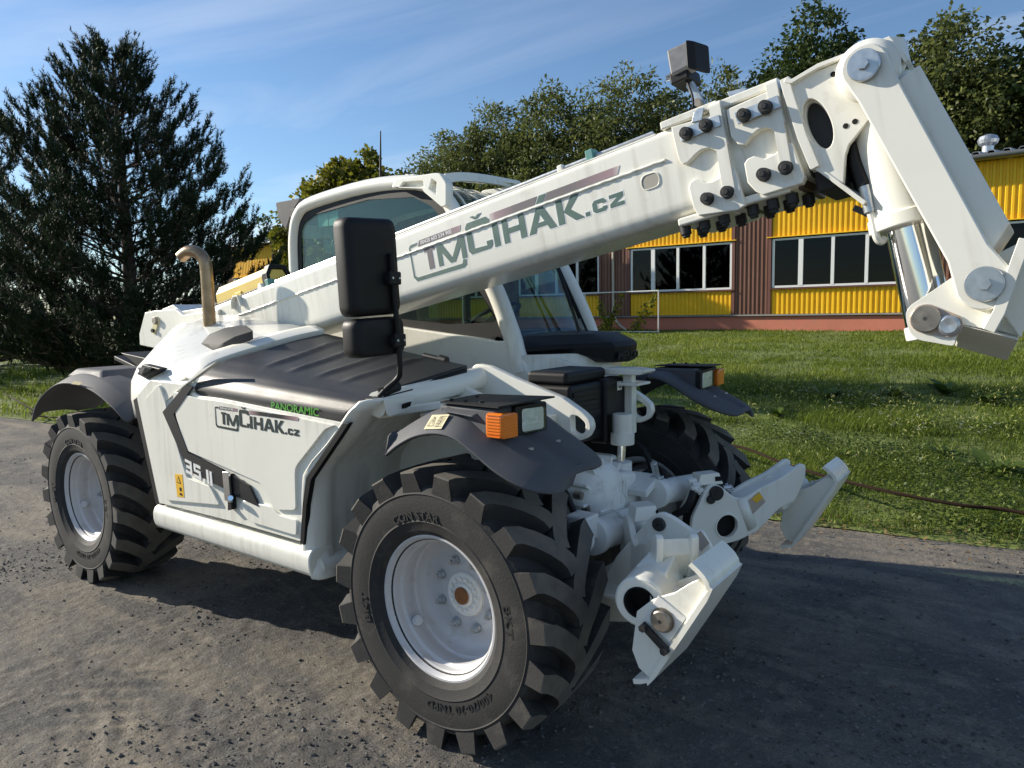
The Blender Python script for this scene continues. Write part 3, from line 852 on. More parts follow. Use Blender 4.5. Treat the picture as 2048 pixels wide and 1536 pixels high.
# ------------------------------------------------------------------ engine hood on the right-hand side
EH = empty('engine_hood', TH)
def lerp(a, b, t): return a + (b - a) * t
def interp(tab, x):
    for (x0, v0), (x1, v1) in zip(tab, tab[1:]):
        if x <= x1: 
            t = min(max((x - x0) / (x1 - x0), 0), 1)
            return [lerp(p, q, t) for p, q in zip(v0, v1)] if isinstance(v0, (list, tuple)) else lerp(v0, v1, t)
    return tab[-1][1]

# black top cover: grid from the rear edge (slanted) to the front edge
def cover_profile(t):
    """t = 0 rear, 1 front: list of (y, z) from outer bottom to inner edge"""
    rear = [(-1.035, 1.238), (-1.033, 1.285), (-1.010, 1.335), (-0.960, 1.378), (-0.88, 1.412), (-0.70, 1.455), (-0.55, 1.495), (-0.415, 1.522)]
    front = [(-1.035, 1.196), (-1.033, 1.240), (-1.012, 1.276), (-0.965, 1.300), (-0.88, 1.318), (-0.70, 1.342), (-0.55, 1.362), (-0.415, 1.380)]
    return [(lerp(a[0], b[0], t), lerp(a[1], b[1], t)) for a, b in zip(rear, front)]
XR = [-1.575, -1.575, -1.56, -1.53, -1.50, -1.44, -1.38, -1.33]
XF = [-0.475, -0.44, -0.395, -0.362, -0.345, -0.338, -0.335, -0.335]
rows = []
NU = 72
def fine(vals, k):
    out = []
    for a, b in zip(vals, vals[1:]):
        for j in range(k): out.append(lerp(a, b, j / k))
    out.append(vals[-1]); return out
for i in range(NU + 1):
    t = i / NU
    pr = cover_profile(t)
    ys = fine([p[0] for p in pr], 3); zs = fine([p[1] for p in pr], 3)
    xr = fine(XR, 3); xf = fine(XF, 3)
    row = []
    for j, (y, z) in enumerate(zip(ys, zs)):
        x = lerp(xr[j], xf[j], t)
        # pressed ribs running across the cover
        wy = min(max((y + 0.90) / 0.05, 0), 1) * min(max((-0.445 - y) / 0.04, 0), 1)
        for xc in (-1.16, -0.97, -0.78, -0.60):
            d = x - xc - 0.05 * (y + 0.65)
            z += 0.012 * wy * math.exp(-(d / 0.022) ** 2)
        # step where the smooth outer roll meets the grained top
        if y > -0.93: z += 0.006
        row.append((x, y, z))
    rows.append(row)
cov = loft('top_cover', rows, 'cover_black', EH, caps=False, solid=0.02, smooth=40)
# dark seal line under the front edge of the cover
MB().tube([(lerp(-0.455, -0.335, min(1, k / 3)) , y, z) for k, (y, z) in enumerate([(-1.036, 1.19), (-1.03, 1.24), (-1.0, 1.268), (-0.93, 1.294), (-0.7, 1.324), (-0.43, 1.362)])], 0.012, 8).build('seal', 'black_plastic', EH)
text('cover_lettering', 'PANORAMIC', 'panoramic_green', EH, (-0.945, -1.0385, 1.2215), 0.047, (1, 0, -0.03), (0.04, 0.0, 1), width=1.22, bold=0.0006)
# gas spring on the inner edge
MB().cyl((-0.619, -0.4, 1.423), (-0.484, -0.4, 1.402), 0.016, n=14).cyl((-0.515, -0.4, 1.411), (-0.474, -0.4, 1.402), 0.021, n=14).build('gas_spring', 'black_plastic', EH, smooth=30)

# rear white bonnet shell
S = [
 (-2.90, [(-0.50, 1.08), (-0.52, 1.22), (-0.50, 1.36), (-0.475, 1.44), (-0.46, 1.48), (-0.44, 1.50), (-0.425, 1.51), (-0.41, 1.515)]),
 (-2.78, [(-0.62, 1.08), (-0.64, 1.20), (-0.63, 1.34), (-0.59, 1.43), (-0.55, 1.49), (-0.50, 1.545), (-0.46, 1.575), (-0.41, 1.585)]),
 (-2.60, [(-0.80, 1.08), (-0.82, 1.18), (-0.81, 1.30), (-0.76, 1.39), (-0.69, 1.46), (-0.61, 1.53), (-0.52, 1.595), (-0.41, 1.62)]),
 (-2.42, [(-0.93, 1.08), (-0.95, 1.17), (-0.94, 1.27), (-0.90, 1.35), (-0.82, 1.42), (-0.70, 1.50), (-0.56, 1.59), (-0.41, 1.64)]),
 (-2.26, [(-1.01, 1.08), (-1.02, 1.18), (-1.01, 1.27), (-0.965, 1.345), (-0.88, 1.415), (-0.74, 1.495), (-0.58, 1.575), (-0.41, 1.640)]),
 (-2.05, [(-1.04, 1.08), (-1.042, 1.20), (-1.03, 1.29), (-0.98, 1.355), (-0.90, 1.415), (-0.75, 1.480), (-0.58, 1.550), (-0.41, 1.625)]),
 (-1.80, [(-1.04, 1.08), (-1.040, 1.22), (-1.032, 1.305), (-0.985, 1.365), (-0.90, 1.415), (-0.74, 1.468), (-0.57, 1.530), (-0.41, 1.600)]),
 (-1.58, [(-1.04, 1.08), (-1.038, 1.22), (-1.033, 1.298), (-0.985, 1.372), (-0.90, 1.412), (-0.72, 1.460), (-0.56, 1.510), (-0.41, 1.575)]),
 (-1.36, [(-1.00, 1.08), (-0.99, 1.12), (-0.95, 1.14), (-0.90, 1.15), (-0.84, 1.16), (-0.74, 1.30), (-0.60, 1.44), (-0.41, 1.530)]),
]
rows = []
for i in range(len(S) - 1):
    for k in range(5):
        t = k / 5
        rows.append([(lerp(S[i][0], S[i + 1][0], t), lerp(p[0], q[0], t), lerp(p[1], q[1], t)) for p, q in zip(S[i][1], S[i + 1][1])])
rows.append([(S[-1][0], p[0], p[1]) for p in S[-1][1]])
loft('bonnet_shell', rows, 'white_paint', EH, caps=False, solid=0.015, smooth=50)
# raised crease band along the rear edge of the black cover
_tr = smooth_path([(-1.60, -1.03, 1.315), (-1.585, -0.975, 1.388), (-1.55, -0.90, 1.430), (-1.49, -0.72, 1.482), (-1.42, -0.56, 1.526), (-1.35, -0.415, 1.556)], 4)
loft('cover_trim', [[(p.x - 0.13, p.y, p.z - 0.004 + 0.020 * (p.y > -1.0)) for p in _tr], [(p.x - 0.050, p.y - 0.004, p.z + 0.016) for p in _tr], [(p.x + 0.012, p.y, p.z - 0.004) for p in _tr], [(p.x + 0.014, p.y, p.z - 0.05) for p in _tr]], 'white_paint', EH, caps=False, solid=0.01, smooth=30)
# crease over the corner (character line)
prism('corner_flash', rounded([(-1.632, 1.295), (-1.328, 1.423), (-1.495, 1.37), (-1.849, 1.194)], 0.01), 'y', -1.052, -1.03, 'white_paint', EH, bevel=0.006)
# corner vent with its wedge
prism('corner_vent', [(-2.081, 1.385), (-1.889, 1.367), (-2.054, 1.305), (-2.154, 1.328)], 'y', -1.035, -0.99, 'black_plastic', EH, bevel=0.006)
MB().add([(-2.124, -1.04, 1.366), (-1.972, -1.04, 1.376), (-1.992, -1.04, 1.352), (-2.092, -1.04, 1.327), (-1.971, -1.075, 1.374), (-1.919, -1.07, 1.367)], [(0, 4, 3), (0, 1, 4), (1, 5, 4), (4, 5, 2), (4, 2, 3), (1, 2, 5), (0, 3, 2, 1)]).build('vent_wedge', 'grey_plastic', EH, smooth=0)
# air intake scoop
def sc(px, py, y, dz=0): 
    return None
scoop_l = [(-2.003, -0.74, 1.485), (-1.95, -0.72, 1.535), (-1.864, -0.68, 1.567), (-1.761, -0.64, 1.582)]
scoop_r = [(-1.765, -0.8, 1.456), (-1.691, -0.79, 1.496), (-1.618, -0.77, 1.528), (-1.5, -0.74, 1.558)]
rows = []
for a, b in zip(scoop_l, scoop_r):
    a = Vector(a); b = Vector(b)
    rows.append([a + Vector((0, 0, -0.05)), a, a.lerp(b, 0.5) + Vector((0, 0, 0.012)), b, b + Vector((0, 0, -0.05))])
fr = [p.copy() for p in rows[-1]]
loft('air_scoop', rows, 'scoop_black', EH, closed=True, bevel=0.006, smooth=40)

# ---- side door with its pressed relief
door = [(-2.148, 1.208), (-1.988, 1.305), (-1.679, 1.298), (-1.518, 1.247), (-1.335, 1.245), (-0.454, 1.197), (-0.49, 1.162), (-0.712, 0.943), (-0.745, 0.818), (-0.772, 0.652), (-1.291, 0.656), (-1.984, 0.644)]
prism('side_door', rounded(door, [0.02, 0.02, 0.01, 0.01, 0.01, 0.01, 0.01, 0.03, 0.01, 0.01, 0.0, 0.01]), 'y', -1.045, -1.005, 'white_paint', EH, bevel=0.006)
# dark gaps behind the door edges
prism('door_gap', [(-2.222, 1.183), (-2.139, 1.216), (-1.974, 0.625), (-2.049, 0.619)], 'y', -1.03, -0.99, 'black_plastic', EH, bevel=0.002)
prism('door_seal', [(-0.446, 1.201), (-0.411, 1.202), (-0.456, 1.154), (-0.667, 0.94), (-0.706, 0.822), (-0.736, 0.646), (-0.764, 0.647), (-0.733, 0.827), (-0.7, 0.946), (-0.482, 1.164)], 'y', -1.0545, -1.030, 'black_plastic', EH, bevel=0.002)
# raised fields of the door (pressed relief)
def field(poly, r, y0=-1.0575, bev=0.010):
    prism('door_relief', rounded(poly, r, 3), 'y', y0, -1.040, 'white_paint', EH, bevel=bev, seg=3)
Y = -1.055
# upper sheet carrying the logo
field([(-1.742, 1.258), (-1.502, 1.236), (-1.319, 1.233), (-0.501, 1.185), (-0.559, 1.166), (-0.771, 0.981), (-0.779, 0.794), (-0.934, 0.772), (-1.018, 0.879), (-1.649, 0.967), (-1.728, 1.139)], [0.02, 0.01, 0.01, 0.01, 0.02, 0.03, 0.02, 0.02, 0.03, 0.03, 0.03])
# front chevron field at the rear end of the door
field([(-2.042, 1.197), (-1.877, 1.29), (-1.828, 1.21), (-1.799, 1.121), (-1.662, 0.825), (-1.452, 0.809), (-1.374, 0.726), (-1.898, 0.675)], 0.02)
# lower field
field([(-1.217, 0.73), (-1.18, 0.779), (-0.97, 0.782), (-0.899, 0.752), (-0.775, 0.749), (-0.784, 0.679), (-1.133, 0.684)], 0.015)
# sill rail
MB().prism(rounded([(-1.045, 0.505), (-1.06, 0.545), (-1.06, 0.60), (-1.035, 0.630), (-0.93, 0.630), (-0.93, 0.50), (-1.0, 0.49)], 0.03, 3), 'x', -2.03, -0.70).build('sill_rail', 'white_paint', EH, bevel=0.012, seg=3)
# black flash with the number
prism('number_flash', [(-1.614, 1.297), (-1.545, 1.293), (-1.742, 1.143), (-1.627, 0.957), (-1.321, 0.905), (-1.33, 0.817), (-1.634, 0.863), (-1.851, 1.146)], 'y', -1.0605, -1.050, 'decal_black', EH, bevel=0)
prism('number_flash', [(-1.247, 0.888), (-1.117, 0.857), (-1.048, 0.769), (-1.249, 0.794)], 'y', -1.0605, -1.050, 'decal_black', EH, bevel=0)
# squared digits 3 5 . 1 1
def seg_poly(mb, x0, z0, x1, z1, sx, sz):
    mb.prism([(x0, z0), (x1, z0), (x1, z1), (x0, z1)], 'y', -1.0625, -1.0590)
dg_ = MB(); dgk = [0]
def digit(ox, strokes, w=0.062, h=0.068):
    for (a0, b0, a1, b1) in strokes:
        p = [(a0, b0), (a1, b0), (a1, b1), (a0, b1)]
        q = []
        for (a, b) in p:
            x = ox + a * w - 0.004 * b
            z = 0.856 + b * h - 0.165 * (x + 1.667)
            q.append((x, z))
        dgk[0] += 1; dg_.prism(q, 'y', -1.0622 - 0.00012 * dgk[0], -1.0590 + 0.00004 * dgk[0])
t_ = 0.21
digit(-1.655, [(0, 0.80, 1, 1.0), (0.15, 0.40, 1, 0.60), (0, 0, 1, 0.20), (0.72, 0, 1, 1)])
digit(-1.575, [(0, 0.80, 1, 1.0), (0, 0.42, 1, 0.62), (0, 0, 1, 0.20), (0, 0.42, 0.28, 1), (0.72, 0, 1, 0.62)])
digit(-1.495, [(0, 0, 0.30, 0.22)])
digit(-1.462, [(0, 0, 0.30, 1.0)])
digit(-1.432, [(0, 0, 0.30, 1.0)])
dg_.build('number_lettering', 'decal_white', EH, smooth=0)
# warning sticker, yellow with black pictograms
stk = prism('warning_sticker', [(-1.773, 0.83), (-1.699, 0.837), (-1.694, 0.718), (-1.763, 0.713)], 'y', -1.0590, -1.0560, 'sticker_yellow', EH, bevel=0)
_c = (-1.737, 0.803)
MB().prism([(_c[0] - 0.020, _c[1] - 0.014), (_c[0] + 0.020, _c[1] - 0.018), (_c[0], _c[1] + 0.020)], 'y', -1.0600, -1.0585).build('pictogram', 'decal_black', stk, smooth=0)
MB().prism([(_c[0] - 0.013, _c[1] - 0.0105), (_c[0] + 0.013, _c[1] - 0.0135), (_c[0], _c[1] + 0.013)], 'y', -1.0606, -1.0595).build('pictogram', 'sticker_yellow', stk, smooth=0)
_c = (-1.724, 0.753)
MB().prism(circle(_c[0], _c[1] + 0.004, 0.011, 10), 'y', -1.0600, -1.0585).prism([(_c[0] - 0.014, _c[1] - 0.026), (_c[0] + 0.014, _c[1] - 0.03), (_c[0] + 0.012, _c[1] - 0.017), (_c[0] - 0.006, _c[1] - 0.014)], 'y', -1.0600, -1.0585).build('pictogram', 'decal_black', stk, smooth=0)
# latch
lt = prism('latch_strap', [(-1.301, 0.903), (-1.25, 0.906), (-1.244, 0.761), (-1.294, 0.766)], 'y', -1.078, -1.066, 'chrome', EH, bevel=0.002)
MB().cyl((-1.242, -1.078, 0.785), (-1.213, -1.095, 0.793), 0.012, n=12).build('latch_knob', 'chrome', EH, smooth=30)
prism('latch_base', [(-1.268, 0.893), (-1.251, 0.895), (-1.247, 0.727), (-1.282, 0.717)], 'y', -1.072, -1.045, 'black_plastic', EH, bevel=0.002)

# ---- wheel-arch end of the side body
arch = [(-0.70, 0.500), (-0.735, 0.545), (-0.752, 0.62), (-0.748, 0.74), (-0.742, 0.86), (-0.725, 0.95), (-0.66, 1.02), (-0.56, 1.10), (-0.475, 1.18), (-0.41, 1.245), (-0.345, 1.290)]
def arow(dxo, y, dz=0.0, f=1.0):
    return [(x + dxo, y, z + dz) for x, z in arch]
rows = [arow(-0.030, -1.000), arow(-0.022, -1.038), arow(0.0, -1.050), arow(0.026, -1.040), arow(0.042, -1.012), arow(0.048, -0.97), arow(0.050, -0.93), arow(0.034, -0.915), arow(0.030, -0.88), arow(0.020, -0.70), arow(0.0, -0.44)]
loft('wheel_arch', [[Vector(p) for p in r] for r in rows], 'white_paint', EH, caps=False, solid=0.012, smooth=60)
# bottom closing of the arch towards the frame
MB().tube([(-0.715, -1.0, 0.535), (-0.70, -0.7, 0.535), (-0.68, -0.42, 0.56)], 0.045, 12).build('arch_foot', 'white_paint', EH, smooth=60)
# cross tube under the front edge of the cover
cyl('front_cross_tube', (-0.352, -0.96, 1.268), (-0.352, -0.30, 1.322), 0.052, 'white_paint', EH, n=32)
prism('cross_rib', [(-0.40, 1.20), (-0.31, 1.215), (-0.30, 1.25), (-0.40, 1.25)], 'y', -0.92, -0.34, 'white_paint', EH, bevel=0.008)
# small fittings on the arch wall
for p in ((-0.843, -0.62, 1.023), (-0.829, -0.72, 1.043), (-0.756, -0.7, 0.844), (-0.536, -0.46, 0.962)):
    pass
prism('arch_slot', [(-0.33, 1.25), (-0.252, 1.276), (-0.261, 1.257), (-0.319, 1.232)], 'y', -0.885, -0.86, 'hole_dark', EH, bevel=0.001)
# inner wheel-well wall in front of the arch
prism('inner_wall', [(-0.78, 0.52), (-0.30, 0.62), (0.06, 0.80), (0.20, 1.06), (0.05, 1.18), (-0.34, 1.30), (-0.74, 1.10)], 'y', -0.47, -0.43, 'white_paint', EH, bevel=0.006)
MB().tube([(-0.55, -0.50, 1.06), (-0.30, -0.49, 1.22)], 0.02, 8).build('wall_brace', 'white_paint', EH)

# exhaust pipe with its bent end
tube('exhaust_pipe', [(-2.235, -0.545, 1.50), (-2.235, -0.545, 1.70), (-2.235, -0.545, 1.90), (-2.245, -0.550, 1.965), (-2.285, -0.565, 2.010), (-2.345, -0.585, 2.020), (-2.405, -0.600, 1.990)], 0.036, 'exhaust_steel', TH, n=20, sub=6, smooth=60)

# ------------------------------------------------------------------ mirror on its arm
MR = empty('mirror', TH)
MR['label'] = 'tall black rear view mirror over a smaller wide angle one on a bent arm'

def mirror_box(name, cy, cz, w, h, x, tw):
    poly = rounded([(-w / 2, -h / 2), (w / 2, -h / 2), (w / 2, h / 2), (-w / 2, h / 2)], 0.038, 5)
    rows = []
    for d, k in ((-0.050, 0.965), (-0.042, 1.0), (0.0, 1.0), (0.022, 0.965), (0.036, 0.88), (0.040, 0.70)):
        rows.append([(d, u * k, v * (1 - (1 - k) * 0.55)) for u, v in poly])
    o = loft(name, rows, 'black_plastic', MR, closed=True, smooth=50)
    o.location = (x, cy, cz); o.rotation_euler = (R(2.4), 0, tw)
    return o
hb = mirror_box('mirror_housing', -1.005, 1.808, 0.245, 0.372, -0.31, R(-4))
hs = mirror_box('wide_angle_housing', -0.985, 1.540, 0.250, 0.150, -0.31, R(-4))
tube('mirror_arm', [(-0.33, -0.965, 1.300), (-0.31, -0.945, 1.330), (-0.27, -0.915, 1.375), (-0.255, -0.918, 1.42), (-0.253, -0.925, 1.55), (-0.252, -0.940, 1.75), (-0.252, -0.945, 1.86)], 0.0115, 'black_plastic', MR, n=12, sub=5, smooth=60)
for z, y in ((1.765, -0.945), (1.525, -0.930)):
    c = MB().cyl((-0.29, y, z), (-0.245, y, z), 0.032, n=20).box((-0.244, y, z), (0.026, 0.06, 0.05))
    c.build('mirror_clamp', 'black_plastic', MR, bevel=0.005, smooth=30)
    for d in (-0.018, 0.018):
        cyl('clamp_screw', (-0.232, y + d, z), (-0.227, y + d, z), 0.0045, 'zinc', MR, n=10)
# foot bracket with the dark damper
MB().box((-0.335, -0.90, 1.300), (0.05, 0.22, 0.016), Matrix.Rotation(R(5), 3, 'X')).build('mirror_foot', 'black_plastic', MR, bevel=0.003)
cyl('foot_damper', (-0.325, -0.955, 1.318), (-0.325, -0.865, 1.335), 0.021, 'black_plastic', MR, n=18)
plate('foot_bracket', rounded([(-0.96, 1.225), (-0.84, 1.235), (-0.80, 1.30), (-0.98, 1.292)], 0.012), [], 'x', -0.292, -0.286, 'white_paint', MR, bevel=0.001)

# ------------------------------------------------------------------ mudguards
def mudguard(name, prof, yo, yi, m='grey_plastic', taper0=0.30, taper1=0.30, lip=0.072, parent=TH):
    """prof: side profile (x, z) along the guard; outer edge at yo, inner edge at yi"""
    P = smooth_path([(p[0], 0, p[1]) for p in prof], 6)
    n = len(P); rows = []
    for i, p in enumerate(P):
        t = i / (n - 1)
        # rounded plan: the tips narrow
        e = 1.0
        if t < 0.18: e = taper0 + (1 - taper0) * math.sqrt(max(0, 1 - (1 - t / 0.18) ** 2))
        if t > 0.62: e = taper1 + (1 - taper1) * math.sqrt(max(0, 1 - ((t - 0.62) / 0.38) ** 2.4))
        c = yo * 0.5 + yi * 0.5; hw = (yi - yo) / 2
        ys = [-1.0, -0.985, -0.68, -0.66, -0.45, -0.22, -0.10, 0.10, 0.22, 0.45, 0.85, 1.0]
        dz = [-lip, -lip * 0.93, -0.002, 0.0, 0.012, 0.013, 0.0, 0.0, 0.013, 0.012, 0.0, -0.012]
        if 0.45 > t or t > 0.93: dz = [-lip, -lip * 0.93, -0.002, 0.0, 0.012, 0.013, 0.013, 0.013, 0.013, 0.012, 0.0, -0.012]
        # outer edge keeps its line; the inner edge moves with the taper at the rear, both at the front
        row = []
        for u, d in zip(ys, dz):
            y = c + hw * u * e if t > 0.5 else yo + (hw * (u + 1)) * e
            row.append((p.x, y, p.z + d * (1.0 if t < 0.62 else 0.25 + 0.75 * e)))
        rows.append(row)
    return loft(name, rows, m, parent, caps=False, solid=0.012, smooth=28)

prof_f = [(-0.19, 1.170), (-0.13, 1.212), (-0.04, 1.255), (0.06, 1.276), (0.15, 1.268), (0.23, 1.230), (0.32, 1.178), (0.41, 1.134), (0.48, 1.104), (0.535, 1.078)]
def front_guard(side):
    g = empty('front_mudguard', TH)
    mg = mudguard('guard_shell', prof_f, -1.075, -0.60, parent=g)
    # lamp box
    lb = MB().add([(0.02, -0.995, 1.25), (0.30, -1.015, 1.190), (0.30, -0.735, 1.190), (0.02, -0.735, 1.25), (0.02, -0.995, 1.296), (0.30, -1.015, 1.300), (0.30, -0.735, 1.304), (0.02, -0.735, 1.300)],
             [(0, 3, 2, 1), (4, 5, 6, 7), (0, 1, 5, 4), (1, 2, 6, 5), (2, 3, 7, 6), (3, 0, 4, 7)]).build('lamp_housing', 'grey_plastic', g, bevel=0.012)
    # headlight: bezel, reflector, glass
    hl = MB().prism(rounded([(-0.928, 1.194), (-0.732, 1.190), (-0.732, 1.298), (-0.928, 1.300)], 0.012), 'x', 0.285, 0.316).build('headlight', 'black_plastic', g, bevel=0.004)
    rows = []
    for d, k in ((0.317, 1.0), (0.3172, 0.86), (0.3175, 0.5), (0.318, 0.12)):
        rows.append([(d, -0.823 + (u + 0.823) * k, 1.243 + (v - 1.243) * k) for u, v in rounded([(-0.890, 1.205), (-0.756, 1.200), (-0.756, 1.280), (-0.890, 1.286)], 0.012)])
    loft('reflector', rows, 'lens_reflector', hl, closed=True, caps=True, smooth=60)
    prism('lens', rounded([(-0.892, 1.203), (-0.754, 1.198), (-0.754, 1.282), (-0.892, 1.288)], 0.012), 'x', 0.3205, 0.3245, 'lamp_glass', hl, bevel=0.001)
    # amber indicator with ribs
    ind = MB().prism(rounded([(-1.030, 1.200), (-0.936, 1.194), (-0.936, 1.284), (-1.030, 1.288)], 0.016), 'x', 0.262, 0.335).build('indicator', 'amber', g, bevel=0.008)
    for k in range(8):
        box('lens_rib', (0.336, -0.983, 1.204 + k * 0.0105), (0.003, 0.080, 0.0036), 'amber', ind, bevel=0)
        box('lens_rib', (0.298, -1.0305, 1.207 + k * 0.0105), (0.055, 0.003, 0.0036), 'amber', ind, bevel=0)
    # top plates with screws
    MB().add([(0.03, -1.00, 1.303), (0.32, -1.03, 1.306), (0.37, -0.76, 1.316), (0.03, -0.78, 1.308)] + [(0.03, -1.00, 1.309), (0.32, -1.03, 1.312), (0.37, -0.76, 1.322), (0.03, -0.78, 1.314)],
             [(0, 3, 2, 1), (4, 5, 6, 7), (0, 1, 5, 4), (1, 2, 6, 5), (2, 3, 7, 6), (3, 0, 4, 7)]).build('lamp_roof_plate', 'black_plastic', g, bevel=0)
    for x, y in ((0.06, -0.97), (0.13, -0.975), (0.20, -0.97), (0.08, -0.85)):
        cyl('plate_screw', (x, y, 1.308), (x, y, 1.318), 0.008, 'black_plastic', g, n=10)
    # raised shoulder between shell and lamp
    MB().add([(0.05, -1.02, 1.276), (0.20, -1.03, 1.27), (0.30, -0.99, 1.205), (0.30, -0.75, 1.205), (0.03, -0.74, 1.28), (0.06, -0.99, 1.295), (0.22, -0.99, 1.290), (0.22, -0.76, 1.295), (0.04, -0.76, 1.298)],
             [(0, 1, 6, 5), (1, 2, 6), (2, 3, 7, 6), (3, 4, 8, 7), (4, 0, 5, 8), (5, 6, 7, 8), (0, 4, 3, 2, 1)]).build('lamp_shoulder', 'grey_plastic', g, bevel=0.006)
    for x, y, z in ((0.38, -0.93, 1.150), (0.38, -0.76, 1.150)):
        MB().cyl((x, y, z), (x, y, z + 0.012), 0.011, n=10).build('guard_screw', 'zinc', g)
    # bracket to the frame
    MB().tube([(0.05, -0.66, 1.26), (0.05, -0.50, 1.24), (0.0, -0.40, 1.15)], 0.022, 10).build('guard_bracket', 'black_plastic', g, smooth=60)
    return g
G1 = front_guard(-1)
G1['label'] = 'front mudguard with headlight and amber indicator, near side'
st = MB().prism([(-0.005, -0.975), (0.085, -0.975), (0.085, -0.905), (-0.005, -0.905)], 'z', 1.284, 1.2855)
# pale warning sticker on the guard's outer slope
_s = MB().add([(0.005, -1.064, 1.214), (0.090, -1.064, 1.223), (0.090, -1.018, 1.2685), (0.005, -1.018, 1.260)], [(0, 1, 2, 3)]).build('warning_sticker', 'sticker_pale', G1, smooth=0, solid=0.001)
def on_sticker(pairs, name='pictogram'):
    A0, A1, A2, A3 = [Vector(p) for p in ((0.005, -1.064, 1.214), (0.090, -1.064, 1.223), (0.090, -1.018, 1.2685), (0.005, -1.018, 1.260))]
    nn = (A1 - A0).cross(A3 - A0).normalized()
    if nn.y > 0: nn = -nn
    def at_(a_, b_): return A0.lerp(A1, a_).lerp(A3.lerp(A2, a_), b_) + nn * 0.0025
    mb_ = MB()
    for (a0, b0, a1, b1) in pairs: mb_.tube([at_(a0, b0), at_(a1, b1)], 0.0009, 4)
    mb_.build(name, 'worn_steel', _s, smooth=0)
on_sticker([(0.12, 0.2, 0.42, 0.2), (0.12, 0.2, 0.27, 0.85), (0.42, 0.2, 0.27, 0.85), (0.27, 0.4, 0.27, 0.62)])
on_sticker([(0.55, 0.15, 0.92, 0.15), (0.58, 0.15, 0.58, 0.85), (0.68, 0.15, 0.68, 0.85), (0.58, 0.3, 0.68, 0.4), (0.58, 0.5, 0.68, 0.6), (0.58, 0.7, 0.68, 0.8), (0.78, 0.25, 0.86, 0.75), (0.58, 0.85, 0.92, 0.85)])
G2 = dup(G1, TH)
G2.scale = (1, -1, 1)
G2['label'] = 'front mudguard with headlight and amber indicator, grass side'
# rear mudguards
prof_r = [(-3.52, 1.02), (-3.44, 1.12), (-3.30, 1.205), (-3.10, 1.275), (-2.92, 1.295), (-2.72, 1.285), (-2.55, 1.25), (-2.38, 1.18), (-2.26, 1.10)]
g = empty('rear_mudguard', TH)
g['label'] = 'grey plastic rear mudguard on the hood side'
mudguard('guard_shell', prof_r, -1.08, -0.58, taper0=0.55, taper1=0.85, lip=0.045, parent=g)
MB().add([(-3.16, -1.0, 1.27), (-2.66, -1.0, 1.27), (-2.66, -0.62, 1.27), (-3.16, -0.62, 1.27), (-3.08, -0.96, 1.325), (-2.74, -0.96, 1.325), (-2.74, -0.66, 1.325), (-3.08, -0.66, 1.325)],
         [(0, 3, 2, 1), (4, 5, 6, 7), (0, 1, 5, 4), (1, 2, 6, 5), (2, 3, 7, 6), (3, 0, 4, 7)]).build('guard_hump', 'grey_plastic', g, bevel=0.02, seg=3)
MB().add([(-2.799, -1.09, 1.268), (-2.693, -1.09, 1.267), (-2.723, -1.09, 1.248), (-2.837, -1.09, 1.249)], [(0, 1, 2, 3)]).build('guard_sticker', 'sticker_pale', g, smooth=0, solid=0.001)
g2 = dup(g, TH); g2.scale = (1, -1, 1); g2['label'] = 'grey plastic rear mudguard on the grass side'

# ------------------------------------------------------------------ cab
CB = empty('cab', TH)
CB['label'] = 'white cab behind the boom with tinted glass and a roof guard'
YN, YF = 0.20, 1.02
# side frame ring of the upper side window (rounded box section following the outline)
side = [(-2.37, 1.30), (-2.385, 1.97), (-2.365, 2.20), (-2.30, 2.315), (-2.16, 2.370), (-1.62, 2.412), (-1.20, 2.385), (-1.02, 2.30), (-0.90, 2.16), (-0.66, 1.775), (-0.512, 1.46), (-0.50, 1.30)]
for y, nm in ((YN, 'side_frame'), (YF, 'side_frame')):
    inner = []
    sm = smooth_path([(x, y, z) for x, z in side], 4)
    MB().tube(sm, 0.044, 12).build(nm, 'white_paint', CB, smooth=60)
# roof skin between the two side frames
rf = smooth_path([(-2.40, 0, 2.16), (-2.33, 0, 2.32), (-2.18, 0, 2.385), (-1.62, 0, 2.425), (-1.36, 0, 2.418)], 4)
loft('roof', [[(p.x, y, p.z + 0.02 * (1 - ((y - 0.61) / 0.41) ** 2)) for p in rf] for y in np.linspace(YN - 0.01, YF + 0.01, 7)], 'white_paint', CB, caps=False, solid=0.03, smooth=60)
loft('head_lining', [[(p.x * 0.985 - 0.02, y, p.z - 0.035) for p in rf[3:]] for y in (YN + 0.05, YF - 0.05)], 'lining_grey', CB, caps=False, smooth=60)
# lower side panel of the cab (below the window, under the boom)
prism('lower_panel', [(-2.37, 0.95), (-0.43, 0.95), (-0.40, 1.30), (-0.50, 1.475), (-0.60, 1.470), (-1.30, 1.545), (-2.37, 1.66)], 'y', YN - 0.045, YN + 0.02, 'white_paint', CB, bevel=0.01)
prism('lower_panel', [(-2.37, 0.95), (-0.43, 0.95), (-0.40, 1.30), (-0.50, 1.475), (-2.37, 1.50)], 'y', YF - 0.02, YF + 0.03, 'white_paint', CB, bevel=0.01)
